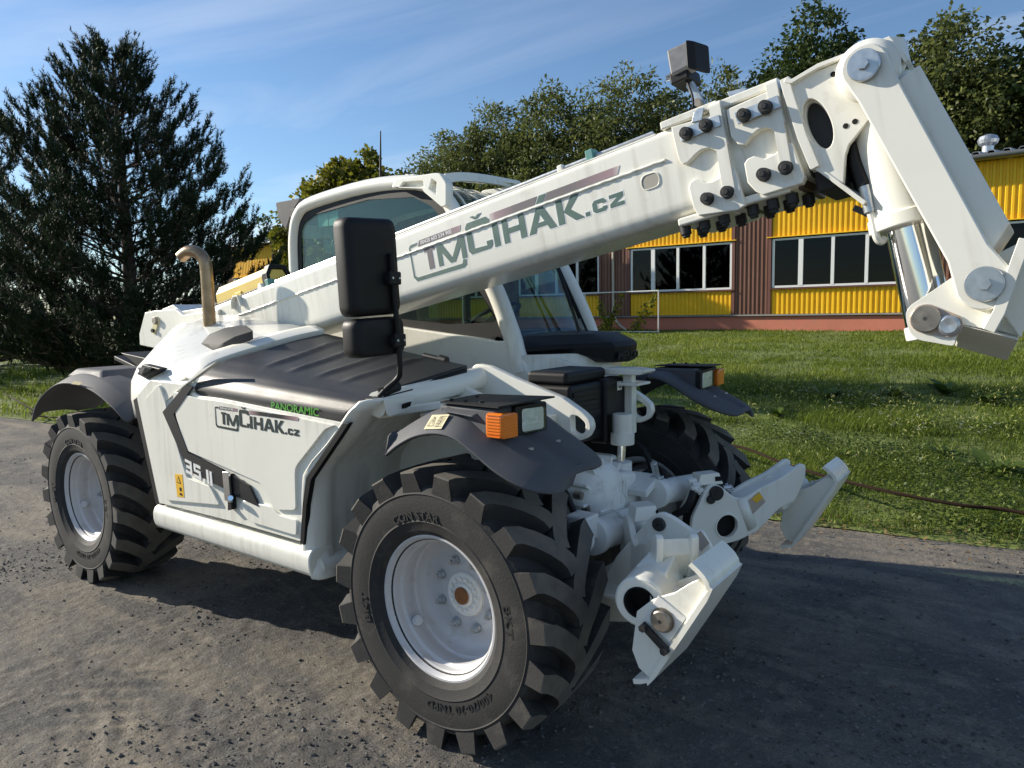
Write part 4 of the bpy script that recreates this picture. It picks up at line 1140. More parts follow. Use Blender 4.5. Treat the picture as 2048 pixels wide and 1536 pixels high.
# window panes
prism('side_window', [(-2.35, 1.62), (-2.35, 2.20), (-2.29, 2.30), (-2.15, 2.35), (-1.62, 2.392), (-1.21, 2.365), (-1.04, 2.285), (-0.92, 2.15), (-0.69, 1.77), (-0.545, 1.47), (-1.3, 1.53)], 'y', YN - 0.004, YN + 0.004, 'cab_glass', CB, bevel=0)
prism('door_window', [(-2.35, 1.45), (-2.35, 2.20), (-2.29, 2.30), (-2.15, 2.35), (-1.62, 2.392), (-1.21, 2.365), (-1.04, 2.285), (-0.92, 2.15), (-0.69, 1.77), (-0.545, 1.45)], 'y', YF - 0.004, YF + 0.004, 'cab_glass', CB, bevel=0)
MB().tube([(-1.55, YF, 1.45), (-1.55, YF, 2.40)], 0.03, 10).build('door_post', 'interior_dark', CB)
# black print frame of the side window
def ring(name, outer, wdt, y0, y1, m):
    n = len(outer); cx = sum(p[0] for p in outer) / n; cz = sum(p[1] for p in outer) / n
    o3 = [Vector((p[0], p[1])) for p in outer]
    inn = []
    for i in range(n):
        d = (o3[(i + 1) % n] - o3[i - 1]).normalized(); nr = Vector((-d.y, d.x))
        if nr.dot(Vector((cx, cz)) - o3[i]) < 0: nr = -nr
        inn.append(o3[i] + nr * wdt)
    v = []; f = []
    for k, (a, b) in enumerate(zip(o3, inn)):
        v += [(a.x, y0, a.y), (b.x, y0, b.y), (b.x, y1, b.y), (a.x, y1, a.y)]
    for i in range(n):
        j = (i + 1) % n
        for q in range(4): f.append((i * 4 + q, i * 4 + (q + 1) % 4, j * 4 + (q + 1) % 4, j * 4 + q))
    return mesh(name, v, f, m, CB, smooth=30)
ring('window_print', [(-2.345, 1.63), (-2.345, 2.20), (-2.28, 2.295), (-2.14, 2.345), (-1.62, 2.387), (-1.22, 2.36), (-1.05, 2.28), (-0.93, 2.15), (-0.70, 1.77), (-0.56, 1.475), (-1.3, 1.535)], 0.055, YN - 0.010, YN - 0.006, 'black_plastic')
# lower sliding-glass corner under the boom: dark print wedge
prism('window_corner', [(-0.60, 1.475), (-0.545, 1.495), (-0.575, 1.60), (-0.66, 1.57), (-1.0, 1.56), (-1.30, 1.58), (-1.30, 1.54)], 'y', YN - 0.014, YN - 0.011, 'black_plastic', CB, bevel=0)
# windscreen: slightly bowed
wsr = []
for i in range(9):
    u = i / 8; y = lerp(YN + 0.03, YF - 0.03, u); b = 0.06 * (1 - (2 * u - 1) ** 2)
    wsr.append([(lerp(-0.495, -0.915, v) + b * (1 - 0.4 * v), y, lerp(1.44, 2.20, v)) for v in np.linspace(0, 1, 7)])
loft('windscreen', wsr, 'windscreen_glass', CB, caps=False, smooth=60)
# roof window of the windscreen top
loft('roof_window', [[(p.x, y, p.z) for p in smooth_path([(-0.905, 0, 2.19), (-0.985, 0, 2.29), (-1.12, 0, 2.365), (-1.38, 0, 2.405)], 3)] for y in np.linspace(YN + 0.03, YF - 0.03, 5)], 'windscreen_glass', CB, caps=False, smooth=60)
for k in range(5):
    y = lerp(YN + 0.10, YF - 0.08, k / 4)
    tube('roof_window_bar', [(-0.895, y, 2.195), (-0.975, y, 2.300), (-1.11, y, 2.375), (-1.30, y, 2.408)], 0.007, 'white_paint', CB, n=8, sub=4)
# cowl below the windscreen
cw = []
for y, xo, zt, zb in ((0.17, -0.50, 1.470, 1.440), (0.26, -0.40, 1.480, 1.428), (0.36, -0.24, 1.490, 1.405), (0.46, -0.11, 1.492, 1.362), (0.50, -0.07, 1.494, 1.345), (0.64, -0.05, 1.495, 1.340), (0.78, -0.08, 1.495, 1.345), (0.92, -0.22, 1.490, 1.385), (1.03, -0.42, 1.470, 1.420)):
    cw.append([(-0.62, y, zt + 0.02), (xo - 0.13, y, zt + 0.006), (xo - 0.02, y, zt - 0.040), (xo, y, zt - 0.065), (xo - 0.015, y, zb), (-0.62, y, zb - 0.01)])
loft('wiper_cowl', cw, 'black_plastic', CB, closed=True, smooth=24, bevel=0.006)
text('cowl_lettering', 'MERLO', 'cover_black', CB, (-0.052, 0.50, 1.362), 0.056, (0.07, 1, 0), (0.12, 0, 1), width=1.1, depth=0.004, bold=0.002)
# nose panel under the cowl
np_ = []
for y, xo in ((0.16, -0.44), (0.26, -0.33), (0.42, -0.20), (0.60, -0.15), (0.78, -0.17), (0.94, -0.28), (1.03, -0.42)):
    np_.append([(xo, y, 1.395), (xo - 0.03, y, 1.25), (xo - 0.08, y, 1.08), (xo - 0.12, y, 0.92)])
loft('nose_panel', np_, 'white_paint', CB, caps=False, solid=0.02, smooth=50)
# wiper
tube('wiper_arm', [(-0.36, 0.60, 1.50), (-0.415, 0.63, 1.62), (-0.60, 0.70, 1.98)], 0.010, 'black_plastic', CB, n=8, sub=3)
tube('wiper_blade', [(-0.425, 0.72, 1.58), (-0.55, 0.715, 1.84), (-0.70, 0.70, 2.10)], 0.009, 'black_plastic', CB, n=8, sub=3)
tube('wiper_link', [(-0.36, 0.70, 1.50), (-0.45, 0.715, 1.66), (-0.60, 0.72, 1.95)], 0.007, 'black_plastic', CB, n=8, sub=3)
# front pillar near side, thick white
pl = smooth_path([(-0.90, YN, 2.15), (-0.66, YN, 1.775), (-0.545, YN - 0.005, 1.53), (-0.46, YN - 0.01, 1.30)], 5)
MB().tube(pl, 0.050, 12).build('front_pillar', 'white_paint', CB, smooth=60)
# rear lamp pod on the cab's back
prism('rear_pod', rounded([(-2.632, 2.424), (-2.349, 2.425), (-2.462, 2.328), (-2.527, 2.229), (-2.601, 2.306)], 0.02), 'y', 0.24, 0.42, 'grey_plastic', CB, bevel=0.01)
prism('pod_panel', [(-2.473, 2.357), (-2.383, 2.365), (-2.411, 2.296), (-2.477, 2.309)], 'y', 0.232, 0.245, 'black_plastic', CB, bevel=0.002)
box('rear_bulkhead', (-2.40, 0.61, 1.28), (0.05, 0.80, 0.50), 'white_paint', CB, bevel=0.01)
box('rear_window', (-2.39, 0.61, 1.85), (0.008, 0.76, 0.62), 'cab_glass', CB, bevel=0)
# roof guard: side cheek with two openings, slatted grid
ck = [(-1.356, 2.367), (-1.316, 2.414), (-1.005, 2.409), (-0.968, 2.402), (-0.921, 2.344), (-0.926, 2.222), (-0.96, 2.214), (-1.098, 2.315), (-1.105, 2.33)]
plate('roof_guard_cheek', rounded(ck, 0.012, 2), [[(-1.281, 2.364), (-1.255, 2.384), (-1.103, 2.38), (-1.093, 2.342)], [(-1.051, 2.329), (-1.029, 2.376), (-0.996, 2.359), (-1.002, 2.293)]], 'y', 0.135, 0.195, 'white_paint', CB, bevel=0.006)
plate('roof_guard_cheek', rounded([(x - 0.03, z + 0.04) for x, z in ck], 0.012, 2), [], 'y', 0.98, 1.03, 'white_paint', CB, bevel=0.006)
strip_ = smooth_path([(-0.965, 0.17, 2.385), (-0.975, 0.35, 2.418), (-0.995, 0.62, 2.440), (-1.05, 1.0, 2.462)], 4)
mesh('roof_guard_rail', [q for p in strip_ for q in ((p.x, p.y, p.z + 0.018), (p.x + 0.012, p.y, p.z - 0.035))], [(2 * i, 2 * i + 1, 2 * i + 3, 2 * i + 2) for i in range(len(strip_) - 1)], 'white_paint', CB, solid=0.018, bevel=0.004, offset=0)
for k in range(8):
    u = k / 7; x = lerp(-1.34, -1.01, u); z0_ = lerp(2.445, 2.395, u)
    MB().add([(x, 0.19, z0_), (x + 0.022, 0.19, z0_ - 0.003), (x + 0.012, 1.0, z0_ + 0.058), (x - 0.010, 1.0, z0_ + 0.061)], [(0, 1, 2, 3)]).build('guard_slat', 'white_paint', CB, solid=0.008, smooth=0)
for k in range(4):
    y = 0.32 + k * 0.18; dz_ = (y - 0.19) * 0.072
    MB().add([(-1.36, y, 2.450 + dz_), (-1.36, y + 0.02, 2.4515 + dz_), (-0.98, y + 0.02, 2.3935 + dz_), (-0.98, y, 2.392 + dz_)], [(0, 1, 2, 3)]).build('guard_slat', 'white_paint', CB, solid=0.008, smooth=0)
# beacon and aerial
MB().lathe([(0.062, 0.0), (0.064, 0.02), (0.055, 0.055), (0.03, 0.08), (0.0, 0.086)], 24, 'z', (-1.66, 0.62, 2.445)).build('beacon', 'amber', CB, smooth=60)
MB().tube([(-1.961, 0.62, 2.508), (-1.941, 0.62, 2.874)], [0.010, 0.004], 8).build('aerial', 'black_plastic', CB)
# inside: seat, console, steering wheel, papers
MB().box((-1.72, 0.62, 1.42), (0.46, 0.46, 0.14)).box((-1.95, 0.62, 1.78), (0.14, 0.46, 0.66), Matrix.Rotation(R(-8), 3, 'Y')).box((-2.0, 0.62, 2.13), (0.09, 0.26, 0.16)).build('seat', 'seat_fabric', CB, bevel=0.03)
MB().box((-0.72, 0.62, 1.38), (0.30, 0.66, 0.28)).build('dashboard', 'interior_dark', CB, bevel=0.03)
_sw = MB().lathe([(0.165, -0.014), (0.18, 0.0), (0.165, 0.014), (0.15, 0.0)], 32, 'z', close=True).box((0, 0, 0), (0.30, 0.03, 0.012)).box((0, 0, -0.02), (0.09, 0.09, 0.03)).build('steering_wheel', 'black_plastic', CB, smooth=40)
_sw.location = (-0.98, 0.62, 1.60); _sw.rotation_euler = (0, R(-28), 0)
MB().cyl((-0.99, 0.62, 1.60), (-0.80, 0.62, 1.35), 0.03, n=12).build('steering_column', 'black_plastic', CB)
MB().add([(-2.14, 0.215, 2.322), (-2.038, 0.215, 2.316), (-2.036, 0.215, 2.209), (-2.138, 0.215, 2.211)], [(0, 1, 2, 3)]).build('window_paper', 'paper_mint', CB, smooth=0, solid=0.001)
MB().add([(-2.036, 0.217, 2.316), (-1.937, 0.217, 2.303), (-1.933, 0.217, 2.207), (-2.033, 0.217, 2.209)], [(0, 1, 2, 3)]).build('window_paper', 'paper_mint', CB, smooth=0, solid=0.001)

# ------------------------------------------------------------------ boom (own frame: x along the boom, z across it)
BM = empty('boom', TH, (0, 0, 1.79), (0, R(-10.9), 0))
BM['label'] = 'white telescopic boom with green company lettering'
YB = -0.22
def section(hw, z0, z1, r, rb):
    return rounded([(YB - hw, z0), (YB + hw, z0), (YB + hw, z1), (YB - hw, z1)], [rb, rb, r, r], 6)
def boom_tube(name, s0, s1, hw, z0, z1, r=0.03, rb=0.07):
    sec = section(hw, z0, z1, r, rb)
    return loft(name, [[(s, y, z) for y, z in sec] for s in (s0, s1)], 'white_paint', BM, closed=True, smooth=30)
ob = boom_tube('outer_tube', -3.05, 0.93, 0.162, 0.040, 0.372, 0.03, 0.055)
# weld bead between the two pressings
def bead(name, pts, r=0.0055, n=8):
    return MB().tube(pts, r, n).build(name, 'white_paint', BM, smooth=60)
pts = [(s, -0.3835 - 0.0012 * math.sin(s * 140), 0.2605 + 0.001 * math.sin(s * 90 + 1)) for s in np.linspace(-2.5, 0.685, 220)]
bead('weld_bead', pts, 0.0062)
bead('weld_bead', [(s, -0.372, 0.366) for s in np.linspace(-2.5, 0.66, 8)], 0.005)
# second and third tubes
boom_tube('second_tube', 0.60, 1.16, 0.145, 0.050, 0.352, 0.025, 0.05)
# oval access hole; a flat disc in darker colour imitates its shaded recess
oh = rounded([(0.578, 0.178), (0.648, 0.178), (0.648, 0.230), (0.578, 0.230)], 0.026, 6)
plate('access_hole', [(0.613 + (x - 0.613) * 1.10, 0.204 + (z - 0.204) * 1.14) for x, z in oh], [oh], 'y', -0.3855, -0.380, 'white_paint', BM, bevel=0.0015)
prism('hole_shade_disc', oh, 'y', -0.3832, -0.379, 'recess_shade', BM, bevel=0)
# hydraulic line on the top with clips
MB().tube([(-1.8, -0.345, 0.384), (0.64, -0.345, 0.384)], 0.010, 8).build('top_line', 'zinc', BM)
for s in (-1.86, 0.37): box('line_clip', (s, -0.345, 0.390), (0.035, 0.05, 0.045), 'clip_teal', BM, bevel=0.004)
box('line_stop', (0.22, -0.345, 0.388), (0.03, 0.03, 0.03), 'white_paint', BM, bevel=0.008)

# ---- collar 1 (front end of the outer tube)
def wave_plate(name, poly, y0=-0.404, y1=-0.380):
    return prism(name, [tuple(p) for p in poly], 'y', y0, y1, 'white_paint', BM, bevel=0.005, seg=3)
wave_plate('collar_plate', [(0.736, 0.363), (0.739, 0.29), (0.742, 0.251), (0.746, 0.229), (0.757, 0.216), (0.776, 0.217), (0.807, 0.235), (0.832, 0.244), (0.859, 0.241), (0.88, 0.226), (0.901, 0.217), (0.921, 0.223), (0.929, 0.239), (0.926, 0.273), (0.92, 0.345)])
wave_plate('collar_plate', [(0.761, 0.129), (0.77, 0.146), (0.788, 0.153), (0.803, 0.147), (0.823, 0.13), (0.85, 0.124), (0.877, 0.13), (0.903, 0.144), (0.922, 0.147), (0.937, 0.14), (0.95, 0.009), (0.922, -0), (0.78, 0.021), (0.766, 0.052)])
def collar_box(name, s0, s1, hw, z0, z1):
    sec = section(hw, z0, z1, 0.02, 0.05)
    inn = section(hw - 0.03, z0 + 0.03, z1 - 0.03, 0.02, 0.04)
    rows = [[(s0, y, z) for y, z in sec], [(s1, y, z) for y, z in sec], [(s1, y, z) for y, z in inn], [(s0, y, z) for y, z in inn]]
    rows.append(rows[0])
    return loft(name, rows, 'white_paint', BM, closed=True, caps=False, smooth=30)
collar_box('collar_ring', 0.885, 0.925, 0.188, 0.012, 0.392)
collar_box('collar_ring', 1.085, 1.120, 0.184, 0.018, 0.392)
box('collar_cap', (0.80, YB, 0.385), (0.22, 0.34, 0.030), 'white_paint', BM, bevel=0.006)
box('collar_sole', (0.79, YB, 0.022), (0.20, 0.33, 0.030), 'white_paint', BM, bevel=0.008)
# ---- collar 2 plates (on the second tube)
wave_plate('collar_plate', [(0.94, 0.35), (1.115, 0.359), (1.124, 0.241), (1.105, 0.217), (1.083, 0.224), (1.06, 0.242), (1.034, 0.243), (1.004, 0.23), (0.98, 0.21), (0.96, 0.219), (0.94, 0.254)], -0.400, -0.360)
wave_plate('collar_plate', [(0.968, 0.15), (0.982, 0.162), (1.006, 0.165), (1.038, 0.144), (1.073, 0.148), (1.108, 0.168), (1.133, 0.167), (1.153, 0.043), (1.141, 0.025), (1.013, 0.025), (0.989, 0.046), (0.968, 0.083)], -0.400, -0.360)
prism('collar_web', [(0.942, 0.348), (1.115, 0.366), (1.149, 0.039), (0.988, 0.045)], 'y', -0.372, -0.345, 'white_paint', BM, bevel=0.004)
box('collar_cap', (1.01, YB, 0.380), (0.19, 0.33, 0.030), 'white_paint', BM, bevel=0.006)
box('collar_sole', (1.01, YB, 0.028), (0.17, 0.33, 0.030), 'white_paint', BM, bevel=0.008)
# wear pads, dark with grease
box('wear_pad', (0.936, YB, 0.030), (0.02, 0.29, 0.04), 'greasy', BM, bevel=0.004)
box('wear_pad', (1.128, YB, 0.034), (0.02, 0.29, 0.04), 'greasy', BM, bevel=0.004)
# zinc straps with black bolts
def strap(pts):
    prism('strap_plate', pts, 'y', -0.414, -0.4035, 'zinc', BM, bevel=0.0015)
strap([(0.766, 0.339), (0.917, 0.338), (0.919, 0.299), (0.769, 0.295)])
strap([(0.969, 0.324), (1.118, 0.328), (1.123, 0.287), (0.975, 0.282)])
def bolt(p, y=-0.412, r=0.022, l=0.030):
    s, z = p
    MB().cyl((s, y + 0.003, z), (s, y - 0.008, z), r * 1.05, n=20).cyl((s, y - 0.006, z), (s, y - l, z), r * 0.98, r * 0.90, n=20).cyl((s, y - l + 0.001, z), (s, y - l - 0.003, z), r * 0.5, n=12).build('collar_bolt', 'bolt_black', BM, bevel=0.002, smooth=30)
for p in ((0.795, 0.314), (0.869, 0.316), (1.002, 0.302), (1.075, 0.302)): bolt(p)
for p in ((0.825, 0.069), (0.899, 0.069), (1.029, 0.09), (1.102, 0.089)): bolt(p, -0.402)
# bolts under the soles
for s0 in (0.70, 0.775, 0.85, 0.955, 1.025, 1.09):
    for y in (-0.345, -0.255):
        MB().cyl((s0 + (0.03 if y > -0.3 else 0), y, 0.012), (s0 + (0.03 if y > -0.3 else 0), y, -0.022), 0.0205, n=18).cyl((s0 + (0.03 if y > -0.3 else 0), y, -0.020), (s0 + (0.03 if y > -0.3 else 0), y, -0.032), 0.0145, n=14).build('sole_bolt', 'bolt_black', BM, bevel=0.002, smooth=30)

# ---- boom head
hd = [(1.156, 0.361), (1.452, 0.364), (1.469, 0.334), (1.49, 0.287), (1.472, 0.26), (1.389, 0.175), (1.298, 0.101), (1.283, 0.073), (1.263, -0.014), (1.208, 0.038), (1.181, 0.069), (1.174, 0.171)]
slot_c = (1.219, 0.198)
def ellipse_rot(c, a, b, ang, n=28):
    return [(c[0] + a * math.cos(t) * math.cos(ang) - b * math.sin(t) * math.sin(ang), c[1] + a * math.cos(t) * math.sin(ang) + b * math.sin(t) * math.cos(ang)) for t in [2 * PI * i / n for i in range(n)]]
slot = ellipse_rot(slot_c, 0.088, 0.038, R(101))
for y0, y1 in ((-0.395, -0.372), (-0.068, -0.045)):
    plate('head_plate', hd, [slot], 'y', y0, y1, 'white_paint', BM, bevel=0.003)
plate('slot_lip', ellipse_rot(slot_c, 0.092, 0.042, R(101)), [ellipse_rot(slot_c, 0.083, 0.034, R(101))], 'y', -0.371, -0.33, 'white_paint', BM, bevel=0.002)
# top cover strip and front strip of the head
def strip(name, pts, y0, y1, th=0.014):
    v = []; f = []
    n = len(pts)
    for s, z in pts: v += [(s, y0, z), (s, y1, z)]
    for i in range(n - 1): f.append((2 * i, 2 * i + 1, 2 * i + 3, 2 * i + 2))
    return mesh(name, v, f, 'white_paint', BM, solid=th, smooth=30, bevel=0.002, offset=0)
strip('head_top', [(1.147, 0.367), (1.167, 0.355), (1.252, 0.371), (1.457, 0.369), (1.494, 0.284)], -0.412, -0.03)
strip('head_flange', [(1.146, 0.375), (1.149, 0.331), (1.168, 0.171), (1.19, 0.06)], -0.408, -0.03, 0.03)
strip('head_belly', [(1.179, 0.072), (1.205, 0.047), (1.256, -0.019), (1.313, -0.093)], -0.398, -0.04)
box('head_core', (1.22, YB, 0.14), (0.10, 0.26, 0.30), 'interior_dark', BM, bevel=0.01)
for p in ((1.289, 0.332), (1.298, 0.161), (1.326, 0.165)):
    cyl('head_hole', (p[0], -0.3965, p[1]), (p[0], -0.390, p[1]), 0.0085, 'hole_dark', BM, n=14)
# upper pin boss and pin
pu = (1.388, 0.299)
MB().lathe([(0.092, -0.392), (0.092, -0.418), (0.080, -0.432), (0.062, -0.440), (0.0, -0.440)], 40, 'y', (pu[0], 0, pu[1])).build('pin_boss', 'white_paint', BM, smooth=35)
def pin(p, y, r=0.047):
    g = MB().lathe([(r, y + 0.01), (r, y - 0.008), (r * 0.96, y - 0.012), (r * 0.40, y - 0.012)], 36, 'y', (p[0], 0, p[1])).cyl((p[0], y - 0.010, p[1]), (p[0], y - 0.026, p[1]), r * 0.36, n=6)
    g.cyl((p[0], y - 0.012, p[1]), (p[0], y - 0.0125, p[1]), r * 0.9, n=30)
    return g.build('pin', 'zinc', BM, smooth=25)
pin(pu, -0.470)
# tilt link: box lever from the upper pin to the carriage pin
pl_ = (1.587, -0.416)
dv = (Vector(pl_) - Vector(pu)).normalized(); nv = Vector((-dv.y, dv.x))
def lever(w0, w1, ext=0.0):
    a = Vector(pu); b = Vector(pl_); out = []
    for k in range(13):
        t = PI / 2 + PI * k / 12
        out.append(tuple(a + dv * (w0 * math.cos(t)) + nv * (w0 * math.sin(t))))
    for k in range(13):
        t = -PI / 2 + PI * k / 12
        out.append(tuple(b + dv * (w1 * math.cos(t)) + nv * (w1 * math.sin(t))))
    return out
prism('tilt_link', [tuple(Vector(pu) + nv * 0.066 - dv * 0.0), tuple(Vector(pu) + dv * 0.09 + nv * 0.058), tuple(Vector(pl_) - dv * 0.10 + nv * 0.054), tuple(Vector(pl_) + nv * 0.074)] + [tuple(Vector(pl_) + dv * (0.074 * math.cos(t)) + nv * (0.074 * math.sin(t))) for t in [PI / 2 - PI * k / 12 for k in range(1, 13)]] + [tuple(Vector(pl_) - dv * 0.10 - nv * 0.054), tuple(Vector(pu) + dv * 0.09 - nv * 0.058)] + [tuple(Vector(pu) - dv * (0.066 * math.cos(t)) + nv * (0.066 * math.sin(t))) for t in [-PI / 2 + PI * k / 12 for k in range(0, 12)]], 'y', -0.462, -0.418, 'white_paint', BM, bevel=0.006)
prism('tilt_link_web', [tuple(Vector(pu) + dv * 0.07 + nv * 0.120), tuple(Vector(pl_) - dv * 0.13 + nv * 0.120), tuple(Vector(pl_) - dv * 0.06 + nv * 0.02), tuple(Vector(pu) + dv * 0.08 + nv * 0.02)], 'y', -0.408, -0.06, 'white_paint', BM, bevel=0.006)
pin(pl_, -0.466, 0.050)
MB().lathe([(0.066, -0.40), (0.066, -0.430), (0.060, -0.434), (0.0, -0.434)], 36, 'y', (pl_[0], 0, pl_[1])).build('pin_boss', 'cast_white', BM, smooth=35)
# tilt cylinder: barrel, gland, rod
c0 = (1.389, 0.223); c1 = (1.407, -0.175); c2 = (1.413, -0.394); c3 = (1.408, -0.481)
def p3(c, y=-0.29): return Vector((c[0], y, c[1]))
ax = (p3(c2) - p3(c1)).normalized()
MB().cyl(p3(c0) - ax * 0.16, p3(c1) + ax * 0.0, 0.105, n=40).build('tilt_cylinder', 'white_paint', BM, smooth=40)
MB().cyl(p3(c1) - ax * 0.035, p3(c1) + ax * 0.012, 0.114, n=40).build('cylinder_gland', 'white_paint', BM, bevel=0.006, smooth=40)
MB().cyl(p3(c1), p3(c1) + ax * 0.36, 0.068, n=40).build('cylinder_rod', 'chrome', BM, smooth=40)
MB().cyl(p3(c1) + ax * 0.325, p3(c1) + ax * 0.37, 0.074, n=32).build('rod_eye', 'white_paint', BM, bevel=0.006, smooth=40)
# hoses on the cylinder
tube('hose', [(*(1.299, 0.11)[:1], -0.34, (1.299, 0.11)[1]), ((1.3, 0.049)[0], -0.35, (1.3, 0.049)[1]), ((1.315, -0.034)[0], -0.36, (1.315, -0.034)[1])], 0.021, 'black_plastic', BM, n=12, sub=6)
MB().cyl(((1.315, -0.034)[0], -0.36, (1.315, -0.034)[1]), ((1.318, -0.119)[0], -0.36, (1.318, -0.119)[1]), 0.019, n=12).build('hose_fitting', 'zinc', BM)
tube('steel_pipe', [((1.318, -0.119)[0], -0.36, (1.318, -0.119)[1]), ((1.321, -0.147)[0], -0.36, (1.321, -0.147)[1]), ((1.323, -0.201)[0], -0.36, (1.323, -0.201)[1]), ((1.332, -0.218)[0], -0.35, (1.332, -0.218)[1]), ((1.341, -0.208)[0], -0.34, (1.341, -0.208)[1])], 0.012, 'white_paint', BM, n=10, sub=5)
tube('hose', [((1.279, 0.103)[0], -0.30, (1.279, 0.103)[1]), ((1.283, 0.036)[0], -0.30, (1.283, 0.036)[1]), ((1.295, -0.025)[0], -0.31, (1.295, -0.025)[1])], 0.018, 'black_plastic', BM, n=12, sub=6)
MB().box(((1.283, -0.099)[0], -0.28, (1.283, -0.099)[1]), (0.05, 0.06, 0.02), Matrix.Rotation(R(40), 3, 'Y')).build('hose_bracket', 'dark_metal', BM)

# ---- tool carriage
ca = [(1.376, -0.453), (1.392, -0.435), (1.44, -0.413), (1.531, -0.367), (1.551, -0.375), (1.623, -0.409), (1.655, -0.377), (1.641, -0.434), (1.603, -0.5), (1.574, -0.546), (1.509, -0.516), (1.484, -0.579), (1.394, -0.543), (1.376, -0.519), (1.373, -0.481)]
for y0, y1 in ((-0.430, -0.400), (-0.035, -0.005)):
    prism('carriage_cheek', rounded(ca, [0.03, 0.03, 0.01, 0.03, 0.02, 0.02, 0.02, 0.02, 0.02, 0.01, 0.005, 0.01, 0.04, 0.05, 0.04], 3), 'y', y0, y1, 'white_paint', BM, bevel=0.004)
pc = (1.426, -0.484); pd = (1.481, -0.515)
def capsule(a, b, ra, rb, n=12):
    a = Vector(a); b = Vector(b); d = (b - a).normalized(); q = Vector((-d.y, d.x)); out = []
    for k in range(n + 1):
        t = PI / 2 + PI * k / n; out.append(tuple(a + d * (ra * math.cos(t)) + q * (ra * math.sin(t))))
    for k in range(n + 1):
        t = -PI / 2 + PI * k / n; out.append(tuple(b + d * (rb * math.cos(t)) + q * (rb * math.sin(t))))
    return out
prism('pin_keeper', capsule(pc, pd, 0.044, 0.036), 'y', -0.437, -0.428, 'sticker_faded', BM, bevel=0.002)
MB().lathe([(0.041, -0.43), (0.041, -0.445), (0.038, -0.448), (0.006, -0.448), (0.006, -0.440), (0.0, -0.440)], 36, 'y', (pc[0], 0, pc[1])).build('pivot_pin', 'worn_steel', BM, smooth=30)
MB().lathe([(0.030, -0.43), (0.030, -0.443), (0.022, -0.447), (0.0, -0.445)], 30, 'y', (pd[0], 0, pd[1])).build('keeper_bolt', 'zinc', BM, smooth=30)
# lower box of the carriage
def quad_box(name, f, y0, y1, m='white_paint'):
    return prism(name, f, 'y', y0, y1, m, BM, bevel=0.006)
t1_, t2_, t3_, t4_ = (1.51, -0.519), (1.641, -0.587), (1.591, -0.662), (1.456, -0.591)
mesh('carriage_toe', [(t1_[0], -0.44, t1_[1]), (t2_[0], -0.44, t2_[1]), (t3_[0], -0.12, t3_[1]), (t4_[0], -0.12, t4_[1]), (t1_[0], 0.0, t1_[1] + 0.02), (t2_[0], 0.0, t2_[1] + 0.02), (t3_[0], 0.0, t3_[1] + 0.04), (t4_[0], 0.0, t4_[1] + 0.04)], [(0, 1, 2, 3), (4, 7, 6, 5), (0, 4, 5, 1), (1, 5, 6, 2), (2, 6, 7, 3), (3, 7, 4, 0)], 'white_paint', BM, bevel=0.006)
quad_box('carriage_bar', [(1.606, -0.504), (1.662, -0.532), (1.641, -0.584), (1.577, -0.548)], -0.36, 0.10)
strip('carriage_rib', [(1.577, -0.549), (1.609, -0.501), (1.643, -0.427), (1.697, -0.315)], -0.47, -0.39, 0.03)
quad_box('carriage_back', [(1.592, -0.338), (1.701, -0.303), (1.715, -0.359), (1.655, -0.499), (1.612, -0.454)], -0.30, -0.12)
quad_box('carriage_face', [(1.61, -0.503), (1.647, -0.428), (1.701, -0.316), (1.732, -0.325), (1.689, -0.472), (1.645, -0.588)], -0.395, -0.36)

# ---- rear end of the boom: pivot bracket and hoses
rb = [(-3.414, 0.299), (-3.395, 0.376), (-3.268, 0.505), (-3.128, 0.49), (-2.865, 0.446), (-2.778, 0.387), (-2.35, 0.337), (-2.388, 0.211), (-3.095, 0.207)]
for y0, y1 in ((-0.40, -0.365), (-0.075, -0.04)):
    prism('pivot_bracket', rb, 'y', y0, y1, 'white_paint', BM, bevel=0.006)
box('pivot_web', (-3.16, YB, 0.21), (0.10, 0.30, 0.20), 'white_paint', BM, bevel=0.01)
prism('pivot_tongue', [(-3.141, 0.503), (-2.987, 0.502), (-2.905, 0.439), (-2.489, 0.386), (-2.526, 0.267), (-3.121, 0.35)], 'y', -0.34, -0.10, 'white_paint', BM, bevel=0.006)
pp = (-3.114, 0.417); pq = (-3.171, 0.358)
prism('pin_keeper', capsule(pp, pq, 0.030, 0.026), 'y', -0.408, -0.398, 'sticker_pale', BM, bevel=0.002)
cyl('pivot_pin', (pp[0], -0.40, pp[1]), (pp[0], -0.425, pp[1]), 0.026, 'worn_steel', BM, bevel=0.003)
cyl('keeper_bolt', (pq[0], -0.40, pq[1]), (pq[0], -0.422, pq[1]), 0.015, 'dark_metal', BM, n=6)
# bent plate on the boom flank near the exhaust
strip('flank_stay', [(-2.21, 0.308), (-2.202, 0.354), (-2.172, 0.377), (-2.13, 0.372), (-2.111, 0.306)], -0.402, -0.375, 0.01)

# ---- yellow case strapped on top of the boom
YC = empty('tool_case', BM)
hexs = [(-0.30, 0.375), (-0.30, 0.465), (-0.27, 0.515), (-0.17, 0.515), (-0.14, 0.465), (-0.14, 0.375)]
def case_row(s, k=1.0): return [(s, YB + (y - YB) * k, 0.43 + (z - 0.43) * k) for y, z in hexs]
loft('case_body', [case_row(-2.52), case_row(-1.975)], 'yellow_case', YC, closed=True, bevel=0.008, smooth=30)
loft('case_rim', [case_row(-1.985, 1.12), case_row(-1.93, 1.12), case_row(-1.93, 0.82), case_row(-1.95, 0.80)], 'black_plastic', YC, closed=True, bevel=0.004, smooth=30)
loft('case_lid', [case_row(-1.952, 0.79), case_row(-1.946, 0.78)], 'yellow_case', YC, closed=True, smooth=30)
box('case_tray', (-2.24, YB, 0.378), (0.56, 0.19, 0.05), 'black_plastic', YC, bevel=0.006)
